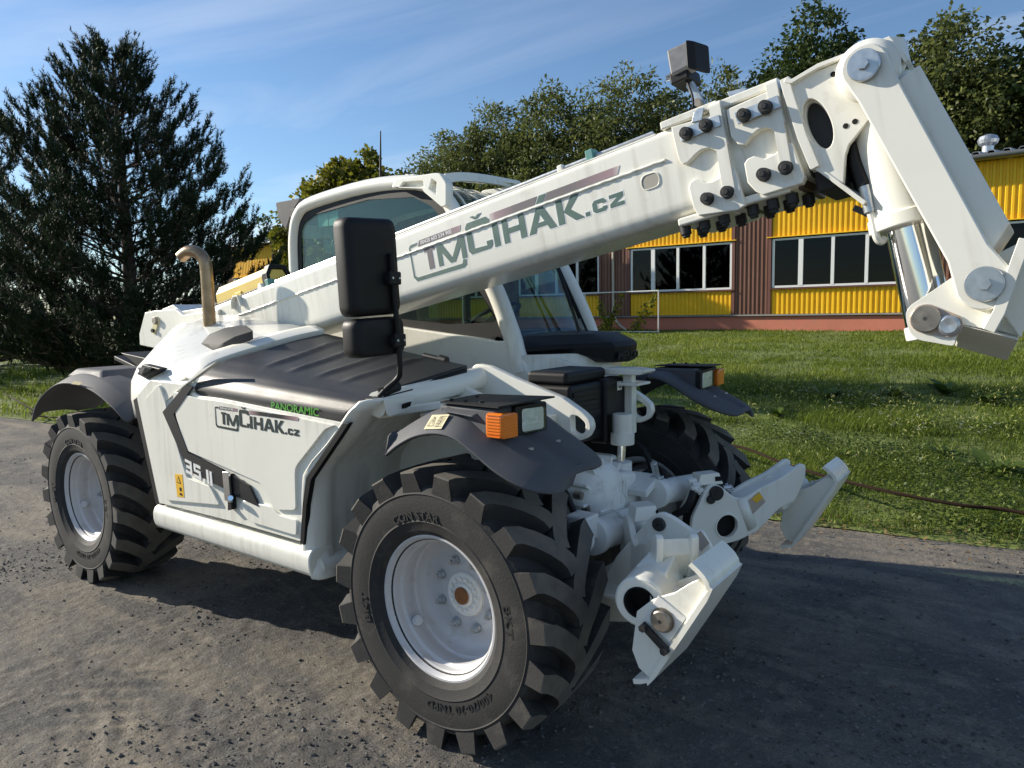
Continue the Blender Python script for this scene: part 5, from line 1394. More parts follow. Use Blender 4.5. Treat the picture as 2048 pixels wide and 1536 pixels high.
box('case_clip', (-2.26, -0.3025, 0.408), (0.07, 0.012, 0.035), 'yellow_case', YC, bevel=0.004)
for s in (-2.53, -1.985): cyl('case_knob', (s, -0.30, 0.395), (s, -0.335, 0.395), 0.022, 'decal_white', YC, n=18, bevel=0.003)
MB().box((-2.60, YB, 0.49), (0.012, 0.16, 0.13), Matrix.Rotation(R(35), 3, 'Y')).build('case_flap', 'grey_plastic', YC, bevel=0.003)

# ---- camera / work lamp on the boom end
WL = empty('work_lamp', BM)
WL['label'] = 'grey work lamp on a bracket above the boom collar'
def bl(px, py, y): return None
lc = [(0.727, 0.682), (0.816, 0.681), (0.805, 0.587), (0.726, 0.582)]
v = [(*p[:1], -0.30, p[1]) for p in lc] + [(p[0] + 0.02, -0.245, p[1] - 0.010) for p in lc]
mesh('lamp_shell', v, [(0, 1, 2, 3), (7, 6, 5, 4), (0, 4, 5, 1), (1, 5, 6, 2), (2, 6, 7, 3), (3, 7, 4, 0)], 'lamp_grey', WL, bevel=0.010, smooth=30)
v = [(lc[1][0] - 0.01, -0.303, lc[1][1] + 0.006), (lc[2][0] - 0.01, -0.303, lc[2][1] - 0.004), (lc[2][0] + 0.02, -0.235, lc[2][1] - 0.016), (lc[1][0] + 0.02, -0.235, lc[1][1] - 0.006)]
v2 = [(p[0] + 0.030, p[1] + 0.01, p[2] - 0.016) for p in v]
mesh('lamp_hood', v + v2, [(0, 3, 2, 1), (4, 5, 6, 7), (0, 1, 5, 4), (1, 2, 6, 5), (2, 3, 7, 6), (3, 0, 4, 7)], 'black_plastic', WL, bevel=0.006, smooth=30)
lb_ = (0.755, 0.571)
MB().box((lb_[0], -0.225, lb_[1] + 0.006), (0.075, 0.13, 0.05)).build('lamp_base', 'black_plastic', WL, bevel=0.008)
q = (0.701, 0.582)
MB().tube([(lb_[0], -0.27, lb_[1] + 0.01), (q[0], -0.28, q[1])], 0.006, 8).tube([(lb_[0], -0.25, lb_[1] + 0.035), (q[0], -0.28, q[1] + 0.01)], 0.006, 8).build('lamp_handle', 'zinc', WL)
a0 = (0.787, 0.521); a1 = (0.806, 0.454); a2 = (0.835, 0.379)
MB().box(((a0[0] + a1[0]) / 2, -0.25, (a0[1] + a1[1]) / 2), (0.030, 0.018, 0.12), Matrix.Rotation(R(-18), 3, 'Y')).build('lamp_stay', 'zinc', WL, bevel=0.002)
MB().cyl((a1[0], -0.29, a1[1]), (a1[0], -0.22, a1[1]), 0.014, n=12).build('stay_bolt', 'worn_steel', WL)
prism('lamp_bracket', [(0.816, 0.348), (0.832, 0.379), (0.848, 0.387), (0.868, 0.382), (0.854, 0.344)], 'y', -0.410, -0.404, 'zinc', WL, bevel=0.001)
MB().box(((0.85, 0.388)[0], -0.35, (0.85, 0.388)[1] - 0.01), (0.04, 0.11, 0.008)).build('lamp_bracket', 'zinc', WL)
tube('lamp_cable', [(lb_[0] + 0.02, -0.27, lb_[1] - 0.02), (*(0.808, 0.451)[:1], -0.33, (0.808, 0.451)[1]), ((0.801, 0.383)[0], -0.38, (0.801, 0.383)[1]), ((0.72, 0.377)[0], -0.37, (0.72, 0.377)[1]), ((0.676, 0.384)[0], -0.35, (0.676, 0.384)[1])], 0.0045, 'black_plastic', WL, n=8, sub=5)
prism('top_bracket', [(0.914, 0.454), (0.982, 0.445), (0.98, 0.415), (0.923, 0.414)], 'y', -0.27, -0.17, 'zinc', BM, bevel=0.003)

# ---- company lettering on the boom flank (letters are thin foil pieces)
def logo(parent, M, y, fg, fg2, band, halo, numtxt, sc_=1.0):
    """M maps logo coordinates (boom metres) to the surface (x, z); y = surface plane"""
    def poly(ps): return [M(*p) for p in ps]
    def put(name, polys, m, d0, d1):
        mb = MB()
        for i_, p in enumerate(polys): mb.prism(poly(p), 'y', y - d1 - i_ * 0.00012, y - d0 + i_ * 0.00005)
        return mb.build(name, m, parent, smooth=0)
    T = [[(-0.578, 0.238), (-0.578, 0.256), (-0.508, 0.256), (-0.508, 0.238)], [(-0.560, 0.153), (-0.560, 0.238), (-0.528, 0.238), (-0.528, 0.153)]]
    Mm = [[(-0.498, 0.151), (-0.498, 0.250), (-0.470, 0.250), (-0.470, 0.151)], [(-0.350, 0.151), (-0.350, 0.250), (-0.322, 0.250), (-0.322, 0.151)],
          [(-0.498, 0.250), (-0.462, 0.250), (-0.396, 0.151), (-0.424, 0.151)], [(-0.322, 0.250), (-0.358, 0.250), (-0.424, 0.151), (-0.396, 0.151)]]
    Cc = [[(-0.307, 0.175), (-0.307, 0.282), (-0.293, 0.299), (-0.274, 0.299), (-0.272, 0.175)], [(-0.293, 0.299), (-0.182, 0.299), (-0.166, 0.284), (-0.272, 0.272), (-0.274, 0.280)],
          [(-0.272, 0.272), (-0.166, 0.284), (-0.166, 0.262), (-0.198, 0.262), (-0.198, 0.272)], [(-0.307, 0.175), (-0.272, 0.178), (-0.166, 0.172), (-0.182, 0.157), (-0.293, 0.157)],
          [(-0.198, 0.176), (-0.198, 0.192), (-0.166, 0.192), (-0.166, 0.172)], [(-0.272, 0.322), (-0.246, 0.305), (-0.230, 0.305), (-0.204, 0.322), (-0.224, 0.322), (-0.238, 0.314), (-0.252, 0.322)]]
    Ii = [[(-0.156, 0.154), (-0.156, 0.256), (-0.124, 0.256), (-0.124, 0.154)]]
    Hh = [[(-0.101, 0.154), (-0.101, 0.256), (-0.071, 0.256), (-0.071, 0.154)], [(-0.010, 0.154), (-0.010, 0.256), (0.021, 0.256), (0.021, 0.154)], [(-0.071, 0.192), (-0.071, 0.215), (-0.010, 0.215), (-0.010, 0.192)]]
    Aa = [[(0.033, 0.154), (0.088, 0.256), (0.113, 0.256), (0.067, 0.154)], [(0.088, 0.256), (0.122, 0.256), (0.176, 0.154), (0.141, 0.154), (0.101, 0.228)], [(0.070, 0.175), (0.078, 0.193), (0.130, 0.193), (0.140, 0.175)],
          [(0.092, 0.272), (0.112, 0.302), (0.147, 0.302), (0.127, 0.272)]]
    Kk = [[(0.186, 0.154), (0.186, 0.256), (0.217, 0.256), (0.217, 0.154)], [(0.217, 0.200), (0.264, 0.256), (0.304, 0.256), (0.250, 0.205), (0.313, 0.154), (0.268, 0.154)]]
    dot = [[(0.317, 0.154), (0.317, 0.170), (0.337, 0.170), (0.337, 0.154)]]
    cc = [[(0.353, 0.164), (0.353, 0.193), (0.364, 0.204), (0.373, 0.204), (0.373, 0.154), (0.364, 0.154)], [(0.373, 0.204), (0.405, 0.204), (0.416, 0.193), (0.416, 0.185), (0.398, 0.185), (0.396, 0.190), (0.373, 0.190)],
          [(0.373, 0.154), (0.405, 0.154), (0.416, 0.164), (0.416, 0.172), (0.398, 0.172), (0.396, 0.168), (0.373, 0.168)]]
    zz = [[(0.431, 0.190), (0.431, 0.204), (0.493, 0.204), (0.493, 0.190)], [(0.431, 0.154), (0.431, 0.168), (0.493, 0.168), (0.493, 0.154)], [(0.431, 0.168), (0.467, 0.190), (0.493, 0.190), (0.457, 0.168)]]
    br = [[(-0.672, 0.140), (-0.672, 0.285), (-0.664, 0.285), (-0.662, 0.140)], [(-0.672, 0.285), (-0.658, 0.296), (-0.615, 0.296), (-0.621, 0.286), (-0.664, 0.282)], [(-0.672, 0.140), (-0.652, 0.117), (-0.352, 0.111), (-0.350, 0.131), (-0.645, 0.134), (-0.662, 0.146)], [(-0.352, 0.111), (-0.334, 0.122), (-0.330, 0.146), (-0.348, 0.148), (-0.356, 0.130)]]
    letters = [('letter_t', T, fg2), ('letter_m', Mm, fg), ('letter_c', Cc, fg), ('letter_i', Ii, fg), ('letter_h', Hh, fg), ('letter_a', Aa, fg), ('letter_k', Kk, fg), ('letter_dot', dot, fg), ('letter_small_c', cc, fg), ('letter_z', zz, fg), ('logo_bracket', br, fg)]
    for nm, ps, mm in letters: put(nm, ps, mm, 0.0004, 0.0012)
    put('phone_band', [[(-0.612, 0.277), (-0.598, 0.303), (-0.330, 0.303), (-0.340, 0.277)]], band[0], 0.0004, 0.0012)
    put('logo_band', [[(-0.160, 0.272), (-0.160, 0.303), (0.103, 0.303), (0.083, 0.272)], [(0.134, 0.272), (0.155, 0.303), (0.50, 0.303), (0.485, 0.272)]], band[1], 0.0004, 0.0012)
    if halo:
        # white outline foil under the letters, a little larger
        hb_ = MB(); hc_ = 0
        for nm, ps, mm in letters:
            for p in ps:
                cx = sum(a for a, b in p) / len(p); cz = sum(b for a, b in p) / len(p)
                w = max(a for a, b in p) - min(a for a, b in p); h = max(b for a, b in p) - min(b for a, b in p)
                q = [(cx + (a - cx) * (1 + 0.010 / max(w, 0.01)), cz + (b - cz) * (1 + 0.010 / max(h, 0.01))) for a, b in p]
                hc_ += 1; hb_.prism(poly(q), 'y', y - 0.0002 - hc_ * 0.000006, y + hc_ * 0.00002)
        hb_.build('logo_outline', 'decal_white', parent, smooth=0)
    x0, z0 = M(-0.592, 0.2815); x1, z1 = M(-0.345, 0.2815)
    text('phone_number', '00420 603 534 900', 'decal_white', parent, (x0, y - 0.0014, z0), 0.0255 * sc_, (x1 - x0, 0, z1 - z0), (-(z1 - z0), 0, x1 - x0), width=1.02, depth=0.0002, bold=0.0004 * sc_)
band_mat('band_phone', (0.17, 0.145, 0.15), 'X', -0.70, -0.63, -0.44, -0.32)
band_mat('band_boom', (0.17, 0.145, 0.15), 'X', -0.175, -0.02, 0.27, 0.52)
LB = empty('boom_lettering', BM)
logo(LB, lambda s, t: (s, t), -0.3822, 'decal_green', 'decal_grey', ('band_phone', 'band_boom'), True, True)
band_mat('band_phone_side', (0.014, 0.013, 0.013), 'X', -1.38, -1.33, -1.24, -1.16)
band_mat('band_side', (0.014, 0.013, 0.013), 'X', -1.10, -1.00, -0.84, -0.71)
LS = empty('hood_lettering', EH)
def MS(s, t):
    k = 0.545
    x = -1.355 + (s + 0.66) * k
    return (x, 1.1095 + (t - 0.120) * k * 1.02 - 0.012 * (x + 1.355))
logo(LS, MS, -1.0582, 'decal_dark', 'decal_black', ('band_phone_side', 'band_side'), False, True, 0.545)

# ------------------------------------------------------------------ front axle, lifting lugs, stabilisers
FA = empty('front_axle', TH)
FA['label'] = 'white cast front axle and drive head between the front wheels'
# drive head casting
MB().lathe([(0.0, 0.315), (0.10, 0.31), (0.135, 0.295), (0.165, 0.26), (0.185, 0.20), (0.19, 0.13), (0.225, 0.12), (0.225, 0.085), (0.19, 0.07), (0.18, -0.2)], 14, 'x', (0.0, -0.21, 0.80)).build('drive_head', 'cast_white', FA, bevel=0.012, seg=3, smooth=30)
MB().box((0.13, -0.10, 0.80), (0.30, 0.34, 0.20), Matrix.Rotation(R(-8), 3, 'X')).build('gear_housing', 'cast_white', FA, bevel=0.03, seg=3)
MB().box((0.16, 0.14, 0.72), (0.22, 0.22, 0.20), Matrix.Rotation(R(-14), 3, 'X')).build('gear_housing', 'cast_white', FA, bevel=0.03, seg=3)
for i in range(12):
    t = 2 * PI * (i + 0.3) / 12
    y, z = -0.21 + 0.207 * math.cos(t), 0.80 + 0.207 * math.sin(t)
    cyl('casting_bolt', (0.115, y, z), (0.140, y, z), 0.014, 'cast_white', FA, n=6)
for k in range(7):
    t = R(20 + 26 * k)
    MB().box((0.20, -0.21 + 0.172 * math.cos(t), 0.80 + 0.172 * math.sin(t)), (0.14, 0.014, 0.04), Matrix.Rotation(t - PI / 2, 3, 'X')).build('casting_rib', 'cast_white', FA, bevel=0.004)
MB().cyl((0.02, -0.62, 0.60), (0.02, 0.62, 0.60), 0.105, n=28).build('axle_beam', 'cast_white', FA, smooth=40)
for s in (-1, 1):
    MB().cyl((0.0, 0.58 * s, 0.54), (0.0, 0.72 * s, 0.535), 0.16, 0.19, n=28).build('final_drive', 'cast_white', FA, smooth=40)
    # steering cylinder halves in front of the beam
    c = (0.36, -0.205 * 1, 0.66)
MB().cyl((0.36, -0.468, 0.722), (0.36, -0.016, 0.687), 0.066, n=32).build('steering_cylinder', 'cast_white', FA, smooth=40)
MB().cyl((0.36, -0.499, 0.726), (0.36, -0.456, 0.723), 0.075, n=32).build('cylinder_flange', 'cast_white', FA, smooth=40, bevel=0.004)
MB().cyl((0.36, 0.098, 0.776), (0.36, 0.639, 0.706), 0.060, n=32).build('steering_cylinder', 'cast_white', FA, smooth=40)
MB().cyl((0.36, 0.066, 0.778), (0.36, 0.119, 0.773), 0.070, n=32).build('cylinder_flange', 'cast_white', FA, smooth=40, bevel=0.004)
tube('steel_pipe', [(0.37, -0.44, 0.816), (0.38, -0.35, 0.807), (0.4, -0.292, 0.762), (0.4, -0.145, 0.73)], 0.006, 'cast_white', FA, n=8)
tube('steel_pipe', [(0.36, 0.152, 0.822), (0.36, 0.31, 0.799), (0.36, 0.611, 0.754)], 0.006, 'cast_white', FA, n=8)
MB().box((0.36, 0.108, 0.83), (0.05, 0.05, 0.05)).cyl((0.36, 0.108, 0.847), (0.36, 0.071, 0.925), 0.016, n=10).build('valve_block', 'zinc', FA, bevel=0.006)
MB().box((0.3, 0.054, 0.82), (0.14, 0.16, 0.035), Matrix.Rotation(R(18), 3, 'X')).build('valve_cover', 'cast_white', FA, bevel=0.006)
MB().box((0.34, -0.527, 0.775), (0.10, 0.10, 0.10)).cyl((0.34, -0.547, 0.724), (0.42, -0.667, 0.767), 0.05, n=20).build('steering_arm', 'cast_white', FA, bevel=0.01)
tube('hose', [(0.46, 0.341, 0.739), (0.46, 0.306, 0.685), (0.45, 0.294, 0.613)], 0.020, 'black_plastic', FA, n=12)
for p in ((0.24, -0.388, 0.854), (0.26, -0.362, 0.795)):
    MB().cyl(Vector(p) - Vector((0.02, 0, 0)), Vector(p) + Vector((0.015, 0, 0)), 0.017, n=18).cyl(Vector(p), Vector(p) + Vector((0.018, 0, 0)), 0.010, n=6).build('casting_bolt', 'worn_steel', FA)

for (y0_, z0_, y1_, z1_) in ((-0.165, 0.845, -0.150, 0.775), (-0.135, 0.870, -0.135, 0.820), (-0.135, 0.820, -0.110, 0.800), (-0.105, 0.865, -0.105, 0.790), (-0.135, 0.870, -0.105, 0.875)):
    MB().tube([(0.312, y0_, z0_), (0.312, y1_, z1_)], 0.0035, 6).build('casting_mark', 'cast_white', FA)
tube('hose', [(0.20, 0.20, 0.80), (0.30, 0.24, 0.86), (0.36, 0.20, 0.80), (0.34, 0.10, 0.70)], 0.014, 'black_plastic', FA, n=10, sub=6)
tube('hose', [(0.10, -0.42, 0.95), (0.20, -0.44, 0.88), (0.26, -0.44, 0.76), (0.30, -0.46, 0.66)], 0.014, 'black_plastic', FA, n=10, sub=6)
tube('hose', [(0.05, 0.34, 0.98), (0.16, 0.36, 0.92), (0.24, 0.34, 0.78), (0.28, 0.28, 0.66)], 0.016, 'black_plastic', FA, n=10, sub=6)
box('gap_shadow', (0.305, 0.06, 0.80), (0.01, 0.016, 0.05), 'hole_dark', FA, bevel=0.003)  # solid dark block drawn as the shadow of a gap

# battery box
BX = empty('battery_box', TH)
BX['label'] = 'black ribbed battery box between the lifting lugs'
MB().box((0.0, -0.10, 1.16), (0.23, 0.30, 0.27)).build('box_body', 'black_plastic', BX, bevel=0.018)
for k in range(5):
    box('box_rib', (0.119, -0.12, 1.065 + k * 0.047), (0.010, 0.22, 0.022), 'black_plastic', BX, bevel=0.003)
box('box_side', (0.09, 0.125, 1.148), (0.10, 0.20, 0.31), 'black_plastic', BX, bevel=0.018, seg=3)
MB().box((-0.02, -0.06, 1.325), (0.22, 0.36, 0.06)).build('box_lid', 'black_plastic', BX, bevel=0.02)
box('box_label', (0.1408, 0.155, 1.262), (0.001, 0.044, 0.042), 'decal_white', BX, bevel=0)
for k, (dy_, dz_) in enumerate(((-0.010, 0.008), (0.006, 0.008), (-0.004, -0.006), (0.010, -0.008))):
    box('label_mark', (0.1416, 0.155 + dy_, 1.262 + dz_), (0.001, 0.008, 0.010), 'decal_black', BX, bevel=0)
box('box_label', (0.1408, 0.170, 1.045), (0.001, 0.042, 0.042), 'decal_white', BX, bevel=0)
for dy_, dz_ in ((-0.008, 0.006), (0.008, 0.0), (-0.002, -0.008)):
    box('label_mark', (0.1416, 0.170 + dy_, 1.045 + dz_), (0.001, 0.009, 0.012), 'decal_black', BX, bevel=0)
cyl('box_badge', (0.138, 0.180, 1.090), (0.1412, 0.180, 1.090), 0.012, 'sticker_yellow', BX, n=16)

# lifting lugs: plates with a rounded eye
lug = [(-0.399, 1.366), (-0.367, 1.386), (-0.286, 1.376), (-0.128, 1.322), (0.113, 1.251), (0.209, 1.198), (0.248, 1.167), (0.257, 1.131), (0.237, 1.092), (0.2, 1.071), (0.157, 1.067), (0.032, 1.096), (-0.105, 1.112), (-0.291, 1.188), (-0.35, 1.26)]
eye = rounded([(0.153, 1.177), (0.188, 1.179), (0.228, 1.15), (0.225, 1.109), (0.188, 1.094), (0.155, 1.107)], 0.012, 3)
for s in (-1, 1):
    LG = plate('lifting_lug', rounded(lug, 0.012, 2), [eye], 'y', 0.29 * s - 0.022, 0.29 * s + 0.022, 'white_paint', TH, bevel=0.005)
    LG['label'] = 'white lifting lug plate with an oblong eye, ' + ('near side' if s < 0 else 'grass side')
# cross members between lugs and frame
MB().box((-0.16, 0.0, 1.22), (0.34, 0.56, 0.05)).build('lug_cross_plate', 'white_paint', TH, bevel=0.008)
prism('lug_gusset', [(-0.174, 1.179), (0.089, 1.179), (0.078, 1.141), (-0.147, 1.112)], 'y', -0.62, -0.31, 'white_paint', TH, bevel=0.006)
MB().box((-0.18, -0.52, 1.18), (0.34, 0.40, 0.03), Matrix.Rotation(R(4), 3, 'Y')).build('mudguard_shelf', 'white_paint', TH, bevel=0.006)
# levelling cylinder with chrome rod
LC = empty('levelling_cylinder', TH)
MB().cyl((0.20, 0.075, 1.14), (0.20, 0.075, 1.03), 0.048, n=24).cyl((0.20, 0.072, 1.05), (0.20, 0.072, 0.995), 0.056, n=24).build('cylinder_barrel', 'white_paint', LC, smooth=40, bevel=0.004)
cyl('cylinder_rod', (0.20, 0.070, 1.01), (0.20, 0.055, 0.89), 0.020, 'chrome', LC)
MB().lathe([(0.070, 0.83), (0.070, 0.855), (0.052, 0.865), (0.052, 0.915), (0.03, 0.92), (0.0, 0.92)], 28, 'z', (0.20, 0.055, 0)).build('cylinder_foot', 'cast_white', LC, smooth=30)
prism('cylinder_bracket', rounded([(0.06, 1.315), (0.26, 1.320), (0.285, 1.332), (0.285, 1.342), (0.20, 1.350), (0.06, 1.345)], 0.008), 'y', 0.13, 0.25, 'white_paint', LC, bevel=0.008)
prism('cylinder_bracket', rounded([(0.10, 1.262), (0.25, 1.266), (0.25, 1.278), (0.10, 1.282)], 0.005), 'y', 0.13, 0.27, 'white_paint', LC, bevel=0.004)
box('bracket_web', (0.17, 0.20, 1.30), (0.05, 0.04, 0.07), 'white_paint', LC, bevel=0.004)
box('bracket_post', (0.13, 0.235, 1.15), (0.10, 0.05, 0.26), 'white_paint', LC, bevel=0.006)

# ------------------------------------------------------------------ stabilisers
def stabiliser():
    """authored for the grass side; the near one is its mirror image"""
    ST = empty('stabilizer', TH)
    P0 = Vector((0.572, 0.294, 0.0)); RZ = R(50)          # the leg stands out forwards and sideways
    def loc(o):
        o.location = P0; o.rotation_euler = (0, 0, RZ); return o
    outl = [(-0.135, 0.520), (-0.118, 0.655), (-0.055, 0.775), (-0.030, 0.800), (0.012, 0.802), (0.045, 0.778), (0.085, 0.742), (0.124, 0.724), (0.165, 0.732), (0.230, 0.766), (0.338, 0.805), (0.455, 0.872), (0.480, 0.862), (0.478, 0.800), (0.425, 0.690), (0.341, 0.662), (0.285, 0.612), (0.227, 0.561), (0.127, 0.521), (-0.017, 0.500)]
    bore = circle(0.059, 0.598, 0.055, 30)
    loc(plate('leg_plate', rounded(outl, 0.018, 2), [bore], 'y', 0.0, 0.026, 'white_paint', ST, bevel=0.006))
    loc(plate('leg_plate', rounded(outl, 0.018, 2), [], 'y', 0.120, 0.146, 'white_paint', ST, bevel=0.006))
    fil = [(0.14, 0.545), (0.14, 0.715), (0.225, 0.750), (0.338, 0.790), (0.445, 0.850), (0.462, 0.800), (0.415, 0.705), (0.34, 0.678), (0.28, 0.630), (0.22, 0.578)]
    loc(prism('leg_box', fil, 'y', 0.024, 0.122, 'white_paint', ST, bevel=0.004))
    loc(prism('leg_box', [(-0.12, 0.525), (-0.105, 0.64), (-0.02, 0.66), (0.14, 0.70), (0.14, 0.55), (0.0, 0.515)], 'y', 0.034, 0.122, 'hole_dark', ST, bevel=0.002))  # blackened filler, paints the darkness seen through the bore
    loc(plate('bore_lip', circle(0.059, 0.598, 0.062, 30), [circle(0.059, 0.598, 0.0545, 30)], 'y', -0.006, 0.002, 'white_paint', ST, bevel=0.002))
    # folded ridge between plate and beam
    loc(loft('plate_fold', [[(0.10, 0.002, 0.720), (0.135, -0.010, 0.728), (0.170, 0.002, 0.735)], [(0.165, 0.002, 0.560), (0.195, -0.010, 0.575), (0.225, 0.002, 0.590)]], 'white_paint', ST, caps=False, smooth=80, solid=0.004))
    # cylinder pin with its keeper bolt
    loc(MB().lathe([(0.034, 0.003), (0.034, -0.016), (0.030, -0.020), (0.016, -0.020), (0.014, -0.024), (0.0, -0.024)], 28, 'y', (-0.002, 0, 0.764)).build('cylinder_pin', 'bolt_black', ST, smooth=30))
    loc(MB().lathe([(0.021, 0.003), (0.021, -0.012), (0.017, -0.016), (0.0, -0.016)], 24, 'y', (-0.028, 0, 0.735)).build('keeper_bolt', 'bolt_black', ST, smooth=30))
    # hose cover and fittings above the pin
    loc(MB().add([(-0.075, 0.030, 0.795), (0.055, 0.026, 0.795), (0.055, 0.125, 0.790), (-0.075, 0.125, 0.790), (-0.060, 0.035, 0.846), (0.035, 0.032, 0.850), (0.040, 0.115, 0.846), (-0.060, 0.118, 0.842)], [(0, 3, 2, 1), (4, 5, 6, 7), (0, 1, 5, 4), (1, 2, 6, 5), (2, 3, 7, 6), (3, 0, 4, 7)]).build('hose_cover', 'white_paint', ST, bevel=0.005))
    loc(MB().box((0.030, 0.031, 0.822), (0.036, 0.010, 0.022)).build('cover_window', 'hole_dark', ST, bevel=0.002))
    for k, (u, d, z) in enumerate(((-0.085, 0.030, 0.800), (-0.098, 0.050, 0.815), (-0.080, 0.020, 0.775), (-0.100, 0.015, 0.790), (0.075, 0.030, 0.775), (0.088, 0.040, 0.762))):
        loc(MB().cyl((u - 0.018, d, z), (u + 0.020, d - 0.006, z + 0.004), 0.012, n=8).cyl((u, d - 0.016, z - 0.012), (u + 0.004, d + 0.014, z + 0.014), 0.008, n=8).build('hose_fitting', 'cast_white' if k < 4 else 'zinc', ST))
    loc(tube('hose', [(-0.105, 0.02, 0.775), (-0.125, 0.01, 0.735), (-0.150, 0.02, 0.690), (-0.185, 0.06, 0.655)], 0.017, 'black_plastic', ST, n=10, sub=5))
    # sticker, half bleached
    loc(MB().add([(0.150, -0.0015, 0.700), (0.226, -0.0015, 0.752), (0.262, -0.0015, 0.700), (0.190, -0.0015, 0.640)], [(0, 1, 2, 3)]).build('faded_sticker', 'sticker_faded', ST, smooth=0, solid=0.001))
    loc(MB().add([(0.188, -0.0030, 0.720), (0.226, -0.0030, 0.748), (0.246, -0.0030, 0.722), (0.212, -0.0030, 0.696)], [(0, 1, 2, 3)]).build('sticker_patch', 'sticker_yellow', ST, smooth=0, solid=0.001))
    # end tube: its bore opens to the outside
    o = MB().lathe([(0.050, -0.13), (0.084, -0.13), (0.084, 0.110), (0.077, 0.118), (0.052, 0.118), (0.050, -0.05)], 36, 'y').build('end_tube', 'white_paint', ST, smooth=35)
    o.location = (0.752, 0.775, 0.688); o.rotation_euler = (0, 0, R(-10))
    o2 = MB().lathe([(0.053, 0.03), (0.053, 0.121), (0.048, 0.121), (0.047, 0.060), (0.0, 0.060)], 32, 'y').build('tube_bush', 'hole_dark', ST, smooth=35)
    o2.location = o.location; o2.rotation_euler = o.rotation_euler
    # saddle between leg and tube
    loft('tube_saddle', [[(0.70, 0.60, 0.80), (0.80, 0.62, 0.82), (0.80, 0.60, 0.64), (0.66, 0.58, 0.62)], [(0.70, 0.78, 0.765), (0.82, 0.79, 0.765), (0.82, 0.78, 0.64), (0.70, 0.77, 0.61)]], 'white_paint', ST, closed=True, bevel=0.012, seg=3)
    loft('pad_arm', [[(0.79, 0.72, 0.73), (0.79, 0.72, 0.64), (0.79, 0.86, 0.64), (0.79, 0.86, 0.73)], [(0.87, 0.74, 0.69), (0.87, 0.74, 0.59), (0.87, 0.85, 0.59), (0.87, 0.85, 0.69)]], 'cast_white', ST, closed=True, bevel=0.01)
    # foot pad: cheeks on both sides of the arm, folded sole plate
    PD = empty('foot_pad', ST)
    o_ = Vector((0.862, 0, 0.660))
    u_ = Vector((0.50, 0, 0.866)); w_ = Vector((0.866, 0, -0.50))     # along the sole / out of the sole
    def Q(a_, b_, y): p = o_ + u_ * a_ + w_ * b_; return (p.x, y, p.z)
    for y0, y1 in ((0.885, 0.903), (0.700, 0.718)):
        ring_ = [(-0.205, 0.018), (-0.17, -0.03), (-0.045, -0.082), (0.03, -0.060), (0.10, -0.015), (0.155, 0.005), (0.185, 0.02), (0.185, 0.064), (-0.205, 0.064)]
        v = [Q(a_, b_, y0) for a_, b_ in ring_] + [Q(a_, b_, y1) for a_, b_ in ring_]
        n = len(ring_)
        mesh('pad_cheek', v, [tuple(range(n)), tuple(range(2 * n - 1, n - 1, -1))] + [(i, i + n, (i + 1) % n + n, (i + 1) % n) for i in range(n)], 'white_paint', PD, bevel=0.003)
    sole = [(-0.245, 0.030), (-0.205, 0.066), (-0.18, 0.071), (0.16, 0.071), (0.195, 0.062), (0.215, 0.030), (0.222, -0.02)]
    sole = [(p.x, p.z) for p in smooth_path([(a_, 0, b_) for a_, b_ in sole], 2)]
    v = []
    for a_, b_ in sole: v += [Q(a_, b_, 0.665), Q(a_, b_, 0.922)]
    mesh('pad_sole', v, [(2 * i, 2 * i + 1, 2 * i + 3, 2 * i + 2) for i in range(len(sole) - 1)], 'white_paint', PD, solid=0.016, smooth=40, bevel=0.004, offset=0)
    # weld bead where cheek meets sole
    MB().tube([Q(a_, 0.060, 0.904) for a_ in np.linspace(-0.195, 0.175, 12)], 0.0055, 8).build('weld_bead', 'white_paint', PD, smooth=60)
    # pad pin with its keeper bar
    c = o_
    box('pin_boss_plate', (c.x + 0.004, 0.906, c.z + 0.004), (0.105, 0.008, 0.105), 'cast_white', PD, bevel=0.002, rot=Matrix.Rotation(R(30), 3, 'Y'))
    MB().lathe([(0.040, 0.906), (0.040, 0.914), (0.034, 0.914), (0.034, 0.926), (0.030, 0.930), (0.006, 0.930), (0.005, 0.924), (0.0, 0.924)], 30, 'y', (c.x, 0, c.z)).build('pad_pin', 'worn_steel', PD, smooth=30)
    MB().box((c.x - 0.020, 0.922, c.z - 0.060), (0.115, 0.014, 0.024), Matrix.Rotation(R(38), 3, 'Y')).build('keeper_bar', 'dark_metal', PD, bevel=0.003)
    for d in (-0.046, 0.046):
        q_ = Matrix.Rotation(R(38), 3, 'Y') @ Vector((d, 0, 0))
        cyl('keeper_screw', (c.x - 0.020 + q_.x, 0.922, c.z - 0.060 + q_.z), (c.x - 0.020 + q_.x, 0.942, c.z - 0.060 + q_.z), 0.013, 'dark_metal', PD, n=6)
    return ST
SF = stabiliser(); SF['label'] = 'white stabilizer leg with folded foot pad, grass side'
SN = dup(SF, TH); SN.scale = (1, -1, 1); SN['label'] = 'white stabilizer leg with folded foot pad, near side'
